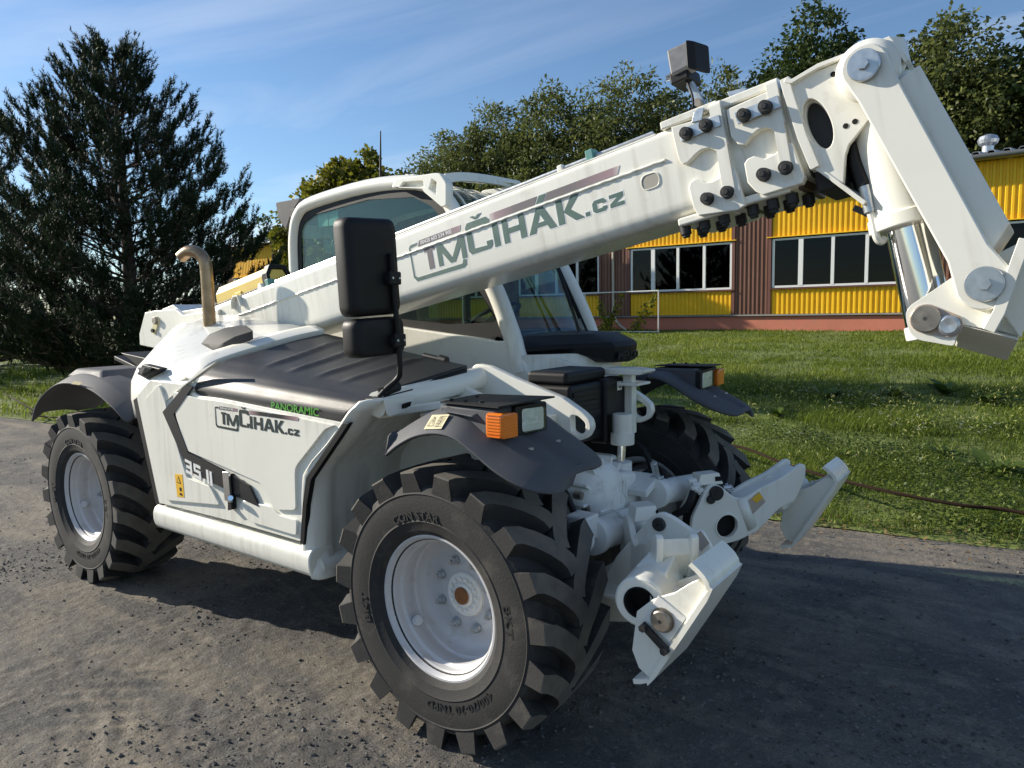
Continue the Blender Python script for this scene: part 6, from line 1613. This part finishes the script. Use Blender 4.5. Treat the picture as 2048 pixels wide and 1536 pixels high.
# outer closing cheek of the near leg with the end of the cylinder pin
prism('leg_cheek', rounded([(0.602, 0.839), (0.641, 0.861), (0.688, 0.849), (0.767, 0.808), (0.8, 0.818), (0.85, 0.742), (0.769, 0.602), (0.658, 0.538), (0.487, 0.486), (0.35, 0.476), (0.448, 0.651)], 0.014, 2), 'y', 0.425, 0.45, 'white_paint', SN, bevel=0.008, seg=3)
_pn = (0.635, 0.813)
MB().lathe([(0.026, 0.445), (0.026, 0.462), (0.022, 0.466), (0.005, 0.466), (0.004, 0.460), (0.0, 0.460)], 28, 'y', (_pn[0], 0, _pn[1])).build('cylinder_pin', 'dark_metal', SN, smooth=30)
prism('faded_sticker', [(0.766, 0.782), (0.799, 0.816), (0.833, 0.775), (0.801, 0.736)], 'y', 0.4505, 0.452, 'sticker_faded', SN, bevel=0)
MB().add([(0.30, -0.60, 0.54), (0.56, -0.55, 0.53), (0.56, 0.55, 0.53), (0.30, 0.60, 0.54), (0.32, -0.50, 0.36), (0.53, -0.40, 0.37), (0.53, 0.40, 0.37), (0.32, 0.50, 0.36)],
         [(0, 1, 2, 3), (7, 6, 5, 4), (0, 4, 5, 1), (1, 5, 6, 2), (2, 6, 7, 3), (3, 7, 4, 0)]).build('stabilizer_housing', 'white_paint', TH, bevel=0.03, seg=3)

# =================================================================== VEGETATION
tone_mat('pine_needles', (0.010, 0.020, 0.008), [(0.020, 0.036, 0.014), (0.035, 0.055, 0.020), (0.075, 0.085, 0.030)], 0.6, 0.12)
tone_mat('linden_leaves', (0.060, 0.075, 0.010), [(0.11, 0.125, 0.014), (0.19, 0.18, 0.020), (0.36, 0.30, 0.035)], 0.5, 0.45)
tone_mat('willow_leaves', (0.055, 0.072, 0.022), [(0.10, 0.122, 0.034), (0.145, 0.165, 0.046), (0.22, 0.225, 0.078)], 0.5, 0.42)
tone_mat('oak_leaves', (0.028, 0.048, 0.014), [(0.048, 0.075, 0.020), (0.070, 0.10, 0.026), (0.11, 0.135, 0.040)], 0.5, 0.35)
tone_mat('pale_leaves', (0.050, 0.075, 0.020), [(0.080, 0.11, 0.028), (0.11, 0.14, 0.035), (0.15, 0.17, 0.05)], 0.55, 0.3)
mat('bark', (0.085, 0.062, 0.045), 0.95, noise=(8, 0.3), bump=(30, 1.0, 0.02))

def unit(v): return v / np.maximum(np.linalg.norm(v, axis=-1, keepdims=True), 1e-9)

def leaf_quads(P, D, N, L, Wd):
    """leaf rhombs: base P, direction D, side from normal N, length L, width Wd"""
    S = unit(np.cross(D, N))
    a = P; b = P + D * (L * 0.45)[:, None] + S * (Wd * 0.5)[:, None]; c = P + D * L[:, None]; d = P + D * (L * 0.45)[:, None] - S * (Wd * 0.5)[:, None]
    v = np.stack([a, b, c, d], 1).reshape(-1, 3)
    f = (np.arange(len(P)) * 4)[:, None] + np.array([0, 1, 2, 3])[None]
    return v, f

def crown_leaves(lobes, nclump, nleaf, size, seed, droop=0.3, clump_r=0.42, fill=0.35, elong=1.7):
    """leaves gathered in clumps spread through ellipsoid lobes; lobes: (cx,cy,cz,rx,ry,rz)"""
    r = np.random.RandomState(seed)
    lob = np.array(lobes, float); vol = lob[:, 3] * lob[:, 4] * lob[:, 5]; pick = r.choice(len(lob), nclump, p=(vol ** 0.75) / (vol ** 0.75).sum())
    u = unit(r.randn(nclump, 3)); rad = np.where(r.rand(nclump) < fill, r.rand(nclump) ** 0.5 * 0.8, 0.80 + 0.26 * r.rand(nclump))
    C_ = lob[pick, :3] + u * rad[:, None] * lob[pick, 3:]
    cr = clump_r * (0.55 + 0.9 * r.rand(nclump))
    k = r.choice(nclump, nleaf)
    g = r.randn(nleaf, 3); g = unit(g) * (r.rand(nleaf, 1) ** 0.45)
    P = C_[k] + g * cr[k][:, None] * np.array([1, 1, 0.75])
    D = unit(g * 0.7 + u[k] * 0.5 + r.randn(nleaf, 3) * 0.6 + np.array([0, 0, -droop]))
    Nn = unit(r.randn(nleaf, 3) + np.array([0, 0, 1.0]))
    L = size * (0.6 + 0.8 * r.rand(nleaf)); Wd = L / elong
    tone = np.clip(0.45 * r.rand(nleaf) + 0.35 * r.rand(nclump)[k] + 0.15 * r.rand(nleaf) ** 3, 0, 1)
    v, f = leaf_quads(P, D, Nn, L, Wd)
    return v, f, np.repeat(tone, 4), C_

def limb_mesh(mb, p0, p1, r0, r1, seed, wob=0.12):
    r = random.Random(seed); p0 = Vector(p0); p1 = Vector(p1); n = 6; pts = []
    L = (p1 - p0).length
    for i in range(n + 1):
        t = i / n; p = p0.lerp(p1, t)
        if 0 < i < n: p += Vector((r.uniform(-1, 1), r.uniform(-1, 1), r.uniform(-0.5, 0.8))) * wob * L * 0.25
        pts.append(p)
    mb.tube(pts, [r0 + (r1 - r0) * i / n for i in range(n + 1)], 7)

def broadleaf(name, label, base, trunk_r, lobes, nclump, nleaf, size, m, seed, group=None, cat='tree', **k):
    T = empty(name, None, base); tag(T, label, cat, group)
    v, f, tone, C_ = crown_leaves(lobes, nclump, nleaf, size, seed, **k)
    v = v - np.array(base)
    np_mesh('crown', v, f, m, T, attr=tone)
    mb = MB(); rr = random.Random(seed)
    top = max(l_[2] + l_[5] * 0.3 for l_ in lobes)
    cx = sum(l_[0] for l_ in lobes) / len(lobes) - base[0]; cy = sum(l_[1] for l_ in lobes) / len(lobes) - base[1]
    limb_mesh(mb, (0, 0, -0.4), (cx * 0.7, cy * 0.7, (top - base[2]) * 0.8), trunk_r, trunk_r * 0.3, seed, 0.06)
    mb.build('trunk', 'bark', T, smooth=60)
    lm = MB()
    for i in range(26):
        c = C_[rr.randrange(len(C_))] - np.array(base)
        t = rr.uniform(0.25, 0.75); st_ = Vector((cx * 0.7 * t, cy * 0.7 * t, (top - base[2]) * 0.8 * t))
        limb_mesh(lm, st_, Vector(c), trunk_r * 0.30, trunk_r * 0.05, seed * 31 + i, 0.15)
    lm.build('limbs', 'bark', T, smooth=60)
    return T

# ---- pines: whorled branches carrying needle brushes
def pine(name, label, base, H, Rmax, nb, seed, shoots_per=46, needles=30, group=None):
    T = empty(name, None, base); tag(T, label, 'tree', group)
    r = np.random.RandomState(seed); rr = random.Random(seed)
    mb = MB(); mb.tube([(0, 0, -0.3), (0.05, 0.02, H * 0.35), (-0.03, 0.04, H * 0.7), (0, 0, H * 0.98)], [0.19, 0.14, 0.08, 0.02], 9)
    mb.build('trunk', 'bark', T, smooth=60)
    SP, SD, SL = [], [], []
    bmb = MB()
    def profile(t):
        return float(np.interp(t, [0, 0.08, 0.38, 0.66, 0.86, 1.0], [0.80, 0.98, 1.0, 0.66, 0.30, 0.05]))
    for i in range(nb):
        t = (i + rr.random()) / nb
        a = i * 2.39996 + rr.uniform(-0.35, 0.35)
        rise = 0.30 + 0.45 * t + rr.uniform(-0.08, 0.12)
        L = Rmax * profile(t) * rr.uniform(0.72, 1.10) + 0.10
        z = max(0.15, H * t - L * rise * 0.75)
        out = Vector((math.cos(a), math.sin(a), 0)); sd = Vector((-out.y, out.x, 0))
        pts = []
        for k in range(7):
            u = k / 6
            pts.append(Vector((0, 0, z)) + out * (L * u) + Vector((0, 0, L * rise * (0.45 * u + 0.55 * u * u))) + Vector((rr.uniform(-1, 1), rr.uniform(-1, 1), 0)) * 0.05 * L * u)
        bmb.tube(pts, [0.035 * (1 - 0.85 * k / 6) * (0.5 + 0.5 * L / Rmax) for k in range(7)], 5)
        # side twigs, each ending in upright candles
        nt = int(5 + shoots_per * (L / Rmax))
        for j in range(nt):
            u = 0.22 + 0.78 * rr.random() ** 0.75; x = u * 6; k0 = min(int(x), 5); p = pts[k0].lerp(pts[k0 + 1], x - k0)
            tl = (0.10 + 0.34 * L * (1.05 - u)) * rr.uniform(0.5, 1.0)
            q = p + sd * (tl * rr.uniform(-1, 1)) + out * (tl * rr.uniform(0.1, 0.7)) + Vector((0, 0, tl * rr.uniform(0.0, 0.35)))
            bmb.tube([p, p.lerp(q, 0.5) - Vector((0, 0, 0.02)), q], 0.008, 4)
            for c in range(2 if rr.random() < 0.6 else 3):
                d = (out * rr.uniform(0.1, 0.7) + sd * rr.uniform(-0.5, 0.5) + Vector((0, 0, rr.uniform(0.7, 1.3)))).normalized()
                SP.append(tuple(q + Vector((rr.uniform(-0.04, 0.04), rr.uniform(-0.04, 0.04), -0.05)))); SD.append(tuple(d)); SL.append(rr.uniform(0.22, 0.46))
        for c in range(3):
            d = (out * rr.uniform(0.3, 0.7) + sd * rr.uniform(-0.4, 0.4) + Vector((0, 0, 1))).normalized()
            SP.append(tuple(pts[-1])); SD.append(tuple(d)); SL.append(rr.uniform(0.34, 0.55))
    for j in range(6):   # leaders
        a = j * 1.256; SP.append((0.10 * math.cos(a), 0.10 * math.sin(a), H * 0.94)); SD.append((0.22 * math.cos(a), 0.22 * math.sin(a), 1)); SL.append(0.5)
    bmb.build('branches', 'bark', T, smooth=60)
    SP, SD, SL = np.array(SP), unit(np.array(SD)), np.array(SL)
    ns = len(SP); k = np.repeat(np.arange(ns), needles); M_ = len(k)
    u = r.rand(M_) ** 0.8
    P = SP[k] + SD[k] * (SL[k] * u)[:, None]
    rad = unit(np.cross(SD[k], r.randn(M_, 3)))
    D = unit(SD[k] * 0.95 + rad * 0.75)
    Ln = 0.088 * (0.7 + 0.6 * r.rand(M_)); w = 0.017
    S_ = unit(np.cross(D, r.randn(M_, 3)))
    v = np.stack([P - S_ * w * 0.5, P + S_ * w * 0.5, P + D * Ln[:, None]], 1).reshape(-1, 3)
    f = np.arange(M_ * 3).reshape(-1, 3)
    tone = np.clip(0.30 * r.rand(ns)[k] + 0.30 * r.rand(M_) + 0.30 * (u > 0.8), 0, 1)
    np_mesh('needles', v, f, 'pine_needles', T, attr=np.repeat(tone, 3))
    # rods of the shoots
    return T
pine('pine_tree', 'large dark pine standing left of the machine', (-14.9, 5.0, 0.10), 7.35, 3.35, 170, 5, 30, 40)
pine('pine_tree', 'dark pine cut by the left edge of the picture', (-24.6, 4.6, 0.1), 8.6, 4.0, 130, 9, 24, 34)

# yellowing linden behind the cab
broadleaf('linden_tree', 'rounded linden with yellowing leaves behind the cab', (-23.6, 19.5, 0.7), 0.18,
          [(-23.6, 19.3, 5.8, 3.2, 2.2, 2.6), (-25.8, 19.3, 4.9, 2.4, 2.0, 2.2), (-21.4, 19.3, 5.5, 2.3, 1.9, 2.2), (-22.9, 19.3, 7.8, 1.3, 1.2, 1.1), (-24.6, 19.3, 7.4, 1.1, 1.1, 1.0), (-23.6, 19.3, 3.2, 3.6, 2.2, 1.8), (-27.0, 19.3, 4.4, 1.3, 1.3, 1.6)],
          560, 52000, 0.19, 'linden_leaves', 3, droop=0.5, clump_r=0.42, fill=0.3, elong=1.25)
# trees beyond the hall
GB = 'trees beyond the factory hall'
def bgtree(px, ztop, y, label, m, seed, wid=3.6, nl=44000, size=0.25, name='willow_tree', el=2.3, zlow=3.0):
    h = ztop - zlow; cz = (ztop + zlow) / 2
    r = random.Random(seed); lobes = [(px, y, cz - 0.6, wid, wid, h * 0.42), (px, y, ztop - h * 0.30, wid * 0.62, wid * 0.62, h * 0.30)]
    for k in range(5):
        a = r.uniform(0, 6.28); q = wid * r.uniform(0.45, 0.8)
        lobes.append((px + q * math.cos(a), y + q * math.sin(a), zlow + h * r.uniform(0.3, 0.72), wid * 0.45, wid * 0.45, h * r.uniform(0.14, 0.24)))
    broadleaf(name, label, (px, y, 0.4), 0.3, lobes, 560, nl, size, m, seed, GB, droop=0.6, clump_r=0.75, fill=0.35, elong=el)
bgtree(-32.6, 13.2, 36, 'grey green willow right behind the cab roof guard', 'willow_leaves', 41, 4.1)
bgtree(-28.8, 15.2, 36, 'tall willow crown above the start of the boom lettering', 'willow_leaves', 42, 4.5)
bgtree(-23.6, 15.4, 36, 'willow crown above the middle of the boom', 'willow_leaves', 43, 4.7)
bgtree(-18.6, 15.3, 36, 'willow crown just left of the work lamp', 'willow_leaves', 44, 4.5)
bgtree(-14.0, 14.6, 37, 'low willow crown behind the work lamp', 'willow_leaves', 45, 4.4)
bgtree(-10.9, 14.6, 38, 'dark broadleaf crown behind the boom collars', 'oak_leaves', 46, 3.0, 36000, 0.24, 'oak_tree', 1.5)
bgtree(-7.9, 16.2, 36, 'tall dark oak rising above the boom head', 'oak_leaves', 47, 2.7, 40000, 0.22, 'oak_tree', 1.5)
bgtree(-2.2, 14.2, 36, 'broad green crown right of the boom head', 'willow_leaves', 48, 3.4, 44000, 0.24, 'oak_tree', 1.7)
bgtree(1.6, 13.6, 36, 'dark crown cut by the right edge of the picture', 'oak_leaves', 49, 2.8, 36000, 0.25, 'oak_tree', 1.6)
bgtree(-35.8, 11.2, 37, 'low willow crown between linden and the tall willows', 'willow_leaves', 40, 3.4)
bgtree(-5.0, 12.0, 40, 'low dark crown hidden behind the boom head', 'oak_leaves', 50, 3.2, 9000, 0.28, 'oak_tree', 1.5)
broadleaf('birch_tree', 'small pale green tree beside the pine above the hall roof', (-44.5, 30, 0.4), 0.15, [(-44.8, 30, 7.0, 2.4, 2.2, 2.0), (-43.6, 30, 6.0, 2.2, 2.0, 2.0), (-46.2, 30, 5.6, 2.0, 2.0, 1.8)], 120, 9000, 0.26, 'pale_leaves', 52, None, droop=0.4, clump_r=0.55, elong=1.6)

# climbing plants at the railing
def climber(name, label, base, stems, seed):
    T = empty(name, None, base); tag(T, label, 'plant', 'climbing plants at the railing')
    r = np.random.RandomState(seed); P = []; mb = MB()
    for (dx_, h) in stems:
        pts = [Vector((dx_ * (t ** 1.2) + 0.06 * math.sin(t * 9 + dx_), 0, h * t)) for t in np.linspace(0, 1, 8)]
        mb.tube(pts, 0.012, 5)
        for q in range(int(70 * h)):
            u = r.rand() ** 0.9 * 7; k0 = min(int(u), 6); p = pts[k0].lerp(pts[k0 + 1], u - k0)
            P.append(np.array(p) + r.randn(3) * np.array([0.10, 0.06, 0.08]) * (1.5 - 0.9 * u / 7))
    P = np.array(P); n_ = len(P)
    v, f = leaf_quads(P, unit(r.randn(n_, 3) + np.array([0, 0, -0.2])), unit(r.randn(n_, 3)), 0.13 * (0.6 + 0.7 * r.rand(n_)), 0.10 * (0.6 + 0.7 * r.rand(n_)))
    np_mesh('leaves', v, f, 'vine_leaves', T, attr=np.repeat(r.rand(n_), 4)); mb.build('stems', 'bark', T)
tone_mat('vine_leaves', (0.10, 0.14, 0.015), [(0.20, 0.22, 0.02), (0.32, 0.32, 0.03)], 0.55, 0.35)
climber('climbing_plant', 'bushy climbing plant at the left end of the railing', (-11.35, 20.7, 0.72), [(-0.45, 1.25), (0.55, 1.45), (0.05, 0.75), (-0.15, 0.55), (0.2, 0.9)], 4)
climber('climbing_plant', 'slanting climbing plant under the right post of the railing', (-10.35, 20.7, 0.74), [(0.95, 1.5), (0.6, 0.8), (0.25, 0.35)], 6)

# ---- grass
tone_mat('grass_blades', (0.075, 0.115, 0.014), [(0.14, 0.195, 0.022), (0.21, 0.26, 0.034), (0.34, 0.33, 0.090)], 0.5, 0.45)
def grass(N, xr, tr, h0, h1, w, seed, tiltk=0.5):
    r = np.random.RandomState(seed)
    x = r.uniform(*xr, N); t = tr[0] + (tr[1] - tr[0]) * r.rand(N) ** 1.15
    y = edge_y(x) + t
    patch = vnoise(x * 0.9, y * 0.9, 61, 4); fine_ = vnoise(x * 4.3, y * 4.3, 62, 3)
    dens = np.clip((patch - 0.22) * 2.6, 0.12, 1) * np.clip((t + 0.25) / 0.7 * (0.4 + fine_), 0.05, 1)
    keep = r.rand(N) < dens
    x, y, t, patch, fine_ = x[keep], y[keep], t[keep], patch[keep], fine_[keep]; n_ = len(x)
    h = (h0 + (h1 - h0) * r.rand(n_) ** 2) * (0.5 + 1.2 * patch) * (0.6 + 0.8 * fine_)
    a = r.rand(n_) * 6.283; lean = h * (0.25 + tiltk * r.rand(n_))
    d = np.stack([np.cos(a), np.sin(a)], 1)
    z = lawn_z(x, y) - 0.004
    ww = w * (0.7 + 0.6 * r.rand(n_)); s = np.stack([-d[:, 1], d[:, 0]], 1) * ww[:, None] * 0.5
    b0 = np.stack([x - s[:, 0], y - s[:, 1], z], 1); b1 = np.stack([x + s[:, 0], y + s[:, 1], z], 1)
    mx_, my_ = x + d[:, 0] * lean * 0.35, y + d[:, 1] * lean * 0.35
    m1 = np.stack([mx_ + s[:, 0] * 0.8, my_ + s[:, 1] * 0.8, z + h * 0.6], 1); m0 = np.stack([mx_ - s[:, 0] * 0.8, my_ - s[:, 1] * 0.8, z + h * 0.6], 1)
    tp = np.stack([x + d[:, 0] * lean, y + d[:, 1] * lean, z + h], 1)
    v = np.stack([b0, b1, m1, m0, tp], 1).reshape(-1, 3)
    k = (np.arange(n_) * 5)[:, None]
    f = np.concatenate([k + np.array([[0, 1, 2]]), k + np.array([[0, 2, 3]]), k + np.array([[3, 2, 4]])])
    big = vnoise(x * 0.35, y * 0.35, 63, 3)
    tone = np.clip(0.12 + 0.42 * r.rand(n_) + 0.7 * (patch - 0.5) + 0.6 * (big - 0.5) + 0.30 * (r.rand(n_) < 0.12), 0, 1)
    return v, f, np.repeat(tone, 5)
parts = [grass(90000, (-2.2, 3.2), (0.0, 4.5), 0.015, 0.10, 0.006, 71, 1.3), grass(90000, (-6.0, 4.0), (3.5, 12.0), 0.03, 0.12, 0.010, 72, 1.1), grass(80000, (-14.0, 4.5), (10.0, 21.0), 0.03, 0.09, 0.018, 73, 1.0), grass(30000, (-20.0, -7.0), (0.0, 6.0), 0.05, 0.16, 0.014, 74), grass(14000, (-30, -18), (0, 9), 0.06, 0.18, 0.03, 75)]
vs, fs, ts_ = [], [], []; off = 0
for v, f, t in parts: vs.append(v); fs.append(f + off); ts_.append(t); off += len(v)
gs = np_mesh('grass', np.concatenate(vs), np.concatenate(fs), 'grass_blades', attr=np.concatenate(ts_))
tag(gs, 'short green grass of the lawn between yard and hall', 'grass', kind='stuff')

# low herbs between the blades: clover-like leaflets lying flat in patches
tone_mat('herb_leaflets', (0.045, 0.075, 0.012), [(0.085, 0.125, 0.018), (0.14, 0.185, 0.028), (0.26, 0.27, 0.08)], 0.5, 0.35)
r = np.random.RandomState(66); N = 90000
x = r.uniform(-2.4, 3.2, N); t = 6.5 * r.rand(N) ** 1.2; y = edge_y(x) + t
pat = vnoise(x * 1.5 + 9, y * 1.5, 64, 4); kp = r.rand(N) < np.clip((pat - 0.38) * 4, 0.03, 1) * np.clip((t + 0.05) / 0.35, 0.05, 1); x, y, pat = x[kp], y[kp], pat[kp]; n_ = len(x)
P = np.stack([x, y, lawn_z(x, y) + 0.006 + (0.05 + 0.10 * np.clip((pat - 0.5) * 4, 0, 1)) * r.rand(n_)], 1)
sz = 0.016 + 0.026 * r.rand(n_) ** 2
v, f = leaf_quads(P, unit(r.randn(n_, 3) * np.array([1, 1, 0.45])), unit(r.randn(n_, 3) * 0.5 + np.array([0, 0, 1.0])), sz, sz * 0.75)
hl_ = np_mesh('low_herbs', v, f, 'herb_leaflets', attr=np.repeat(np.clip(0.55 * r.rand(n_) + 0.9 * (vnoise(x * 0.8, y * 0.8, 65, 3) - 0.3), 0, 1), 4))
tag(hl_, 'low clover and herb leaves covering the near lawn', 'herbs', kind='stuff')

# broad-leaved weeds and flowering herbs
tone_mat('weed_leaves', (0.040, 0.075, 0.012), [(0.075, 0.12, 0.018), (0.12, 0.17, 0.030)], 0.5, 0.3)
tone_mat('yarrow_white', (0.55, 0.55, 0.48), [(0.75, 0.75, 0.70)], 0.7, 0.2)
def rosette(name, label, x, y, n_, L, seed, up=0.6, mname='weed_leaves', group='weeds in the lawn'):
    z = float(lawn_z(np.array([x]), np.array([y]))[0])
    T_ = np.random.RandomState(seed); V, F = [], []
    for i in range(n_):
        a = T_.rand() * 6.283; l_ = L * (0.5 + 0.6 * T_.rand()); w = l_ * (0.30 + 0.12 * T_.rand()); el_ = up * (0.4 + 0.9 * T_.rand())
        d = np.array([math.cos(a), math.sin(a), 0]); s = np.array([-d[1], d[0], 0])
        k = len(V)
        for t, wt in ((0, 0.12), (0.3, 0.8), (0.6, 1.0), (0.85, 0.6), (1.0, 0.05)):
            c = d * (l_ * t) * math.cos(el_ * (1 - t * 0.4)) + np.array([0, 0, l_ * (math.sin(el_) * t - 0.55 * t * t * el_ * 0.6)])
            V.append(c + s * w * wt * 0.5 + np.array([0, 0, 0.06 * w * wt])); V.append(c); V.append(c - s * w * wt * 0.5 + np.array([0, 0, 0.06 * w * wt]))
        for q in range(4):
            for e in range(2):
                F.append((k + q * 3 + e, k + q * 3 + e + 1, k + q * 3 + e + 4, k + q * 3 + e + 3))
    o = np_mesh(name, np.array(V), np.array(F), mname, smooth=True, attr=np.repeat(T_.rand(n_), 15))
    o.location = (x, y, z)
    tag(o, label, 'weed', group)
rosette('dock_plant', 'large leafy dock growing beside the cable at the right edge', 1.42, 4.85, 16, 0.34, 81, 0.7)
rosette('dock_plant', 'low leafy weed just left of the large dock', 1.02, 5.3, 13, 0.22, 82, 0.6)
rosette('leafy_weed', 'leafy weed patch near the far front mudguard', -1.0, 6.6, 16, 0.26, 83, 0.9)
rosette('leafy_weed', 'tall leafy weed in the middle of the sunlit grass', 0.0, 8.8, 22, 0.36, 84, 1.0)
rosette('leafy_weed', 'tall leafy weed right of the middle of the sunlit grass', 0.62, 9.3, 22, 0.38, 85, 1.0)
rosette('leafy_weed', 'bright weed clump left of the tall leafy weeds', -0.75, 8.3, 26, 0.30, 87, 1.1)
rosette('leafy_weed', 'bright weed clump right of the tall leafy weeds', 1.15, 8.6, 26, 0.34, 88, 1.1)
rosette('leafy_weed', 'small weed tuft near the cable above the stabilizer pad', 0.15, 4.9, 16, 0.16, 89, 0.8)
rosette('leafy_weed', 'shaded weed at the right edge below the tool carriage', 1.9, 9.2, 24, 0.45, 86, 1.0)
r = np.random.RandomState(91); N = 900
x = r.uniform(-2.5, 3.0, N); t = 2.2 + 6.5 * r.rand(N); y = edge_y(x) + t
kp = vnoise(x * 1.1, y * 1.1, 95, 3) > 0.56; x, y = x[kp], y[kp]
x = np.concatenate([x, r.uniform(-6.0, -0.5, 160)]); y = np.concatenate([y, r.uniform(11.0, 14.5, 160)])
n_ = len(x); z = lawn_z(x, y) + 0.10 + 0.12 * r.rand(n_)
k = np.repeat(np.arange(n_), 7)
P = np.stack([x, y, z], 1)[k] + r.randn(len(k), 3) * np.array([0.018, 0.018, 0.006]); D = unit(np.stack([r.randn(len(k)), r.randn(len(k)), 0 * k], 1))
v, f = leaf_quads(P, D, np.tile([[0, 0.2, 1.0]], (len(k), 1)), np.full(len(k), 0.024), np.full(len(k), 0.022))
fl = np_mesh('yarrow_flowers', v, f, 'yarrow_white', attr=np.repeat(r.rand(len(k)), 4))
tag(fl, 'small white flower heads scattered over the lawn', 'flowers', kind='stuff')
tone_mat('pale_herb', (0.14, 0.17, 0.04), [(0.24, 0.26, 0.07), (0.34, 0.34, 0.12)], 0.7, 0.3)
N = 5000
x = r.uniform(-2.5, 3.0, N); t = 1.5 + 6.0 * r.rand(N); y = edge_y(x) + t
kp = vnoise(x * 1.6, y * 1.6, 97, 3) > 0.55; x, y = x[kp], y[kp]; n_ = len(x)
P = np.stack([x, y, lawn_z(x, y) + 0.05 + 0.20 * r.rand(n_)], 1)
v, f = leaf_quads(P, unit(r.randn(n_, 3) + np.array([0, 0, 0.8])), unit(r.randn(n_, 3)), np.full(n_, 0.045), np.full(n_, 0.014))
hb2 = np_mesh('flowering_herbs', v, f, 'pale_herb', attr=np.repeat(r.rand(n_), 4))
tag(hb2, 'pale yellow green flowering herbs among the grass', 'herbs', kind='stuff')
# fallen leaves and litter along the edge of the yard
N = 900
x = r.uniform(-3.5, 3.5, N); y = edge_y(x) + r.randn(N) * 0.22 + 0.12
P = np.stack([x, y, np.where(y > edge_y(x), lawn_z(x, y), 0.0) + 0.012 + 0.01 * r.rand(N)], 1)
tone_mat('leaf_litter', (0.10, 0.065, 0.03), [(0.20, 0.12, 0.05), (0.30, 0.20, 0.09)], 0.9)
v, f = leaf_quads(P, unit(np.stack([r.randn(N), r.randn(N), 0.2 * r.randn(N)], 1)), np.tile([[0.1, 0, 1.0]], (N, 1)), 0.02 + 0.03 * r.rand(N), 0.012 + 0.015 * r.rand(N))
ll = np_mesh('leaf_litter', v, f, 'leaf_litter', attr=np.repeat(r.rand(N), 4))
tag(ll, 'dry leaf litter along the edge of the asphalt', 'litter', kind='stuff')

# ---- steel cable lying in the grass
cab_pts = [(-14.4, 2.25, 0.22), (-11.6, 1.75, 0.16), (-10.7, 1.70, 0.10), (-6.0, 3.2, 0.10), (-2.0, 4.5, 0.18), (-0.704, 4.024, 0.26), (-0.071, 3.524, 0.25), (0.262, 3.294, 0.24), (0.585, 3.133, 0.23), (0.958, 2.993, 0.22), (1.342, 2.966, 0.2), (1.712, 3.006, 0.19), (2.6, 2.75, 0.15), (4.5, 2.9, 0.08)]
pts = smooth_path(cab_pts, 14)
mb = MB()
tw = 0
acc = 0.0; fr = []
for i, p in enumerate(pts):
    if i: acc += (pts[i] - pts[i - 1]).length
    fr.append(acc)
# strands twist round the core; dense sampling only where the cable is near
dense = []
for i in range(len(pts) - 1):
    L = (pts[i + 1] - pts[i]).length; near_ = -1.5 < pts[i].x < 3
    m_ = max(1, int(L / (0.012 if near_ else 0.2)))
    for q in range(m_): dense.append(pts[i].lerp(pts[i + 1], q / m_))
dense.append(pts[-1])
CBL = empty('steel_cable', None, tuple(cab_pts[6])); tag(CBL, 'rusty twisted steel cable stretched along the edge of the grass', 'cable')
s_ = 0.0; ph = []
for i in range(len(dense)):
    if i: s_ += (dense[i] - dense[i - 1]).length
    ph.append(s_ / 0.13 * 2 * PI)
for k in range(5):
    sp_ = []
    for i, p in enumerate(dense):
        d = (dense[min(i + 1, len(dense) - 1)] - dense[max(i - 1, 0)]).normalized(); a_ = Vector((0, 0, 1)).cross(d).normalized(); b_ = d.cross(a_)
        t = ph[i] + k * 2 * PI / 5; sp_.append(p + (a_ * math.cos(t) + b_ * math.sin(t)) * 0.0075 - Vector(cab_pts[6]))
    o = MB().tube(sp_, 0.0065, 5).build('strand', 'rust', CBL, smooth=60, fix=False)
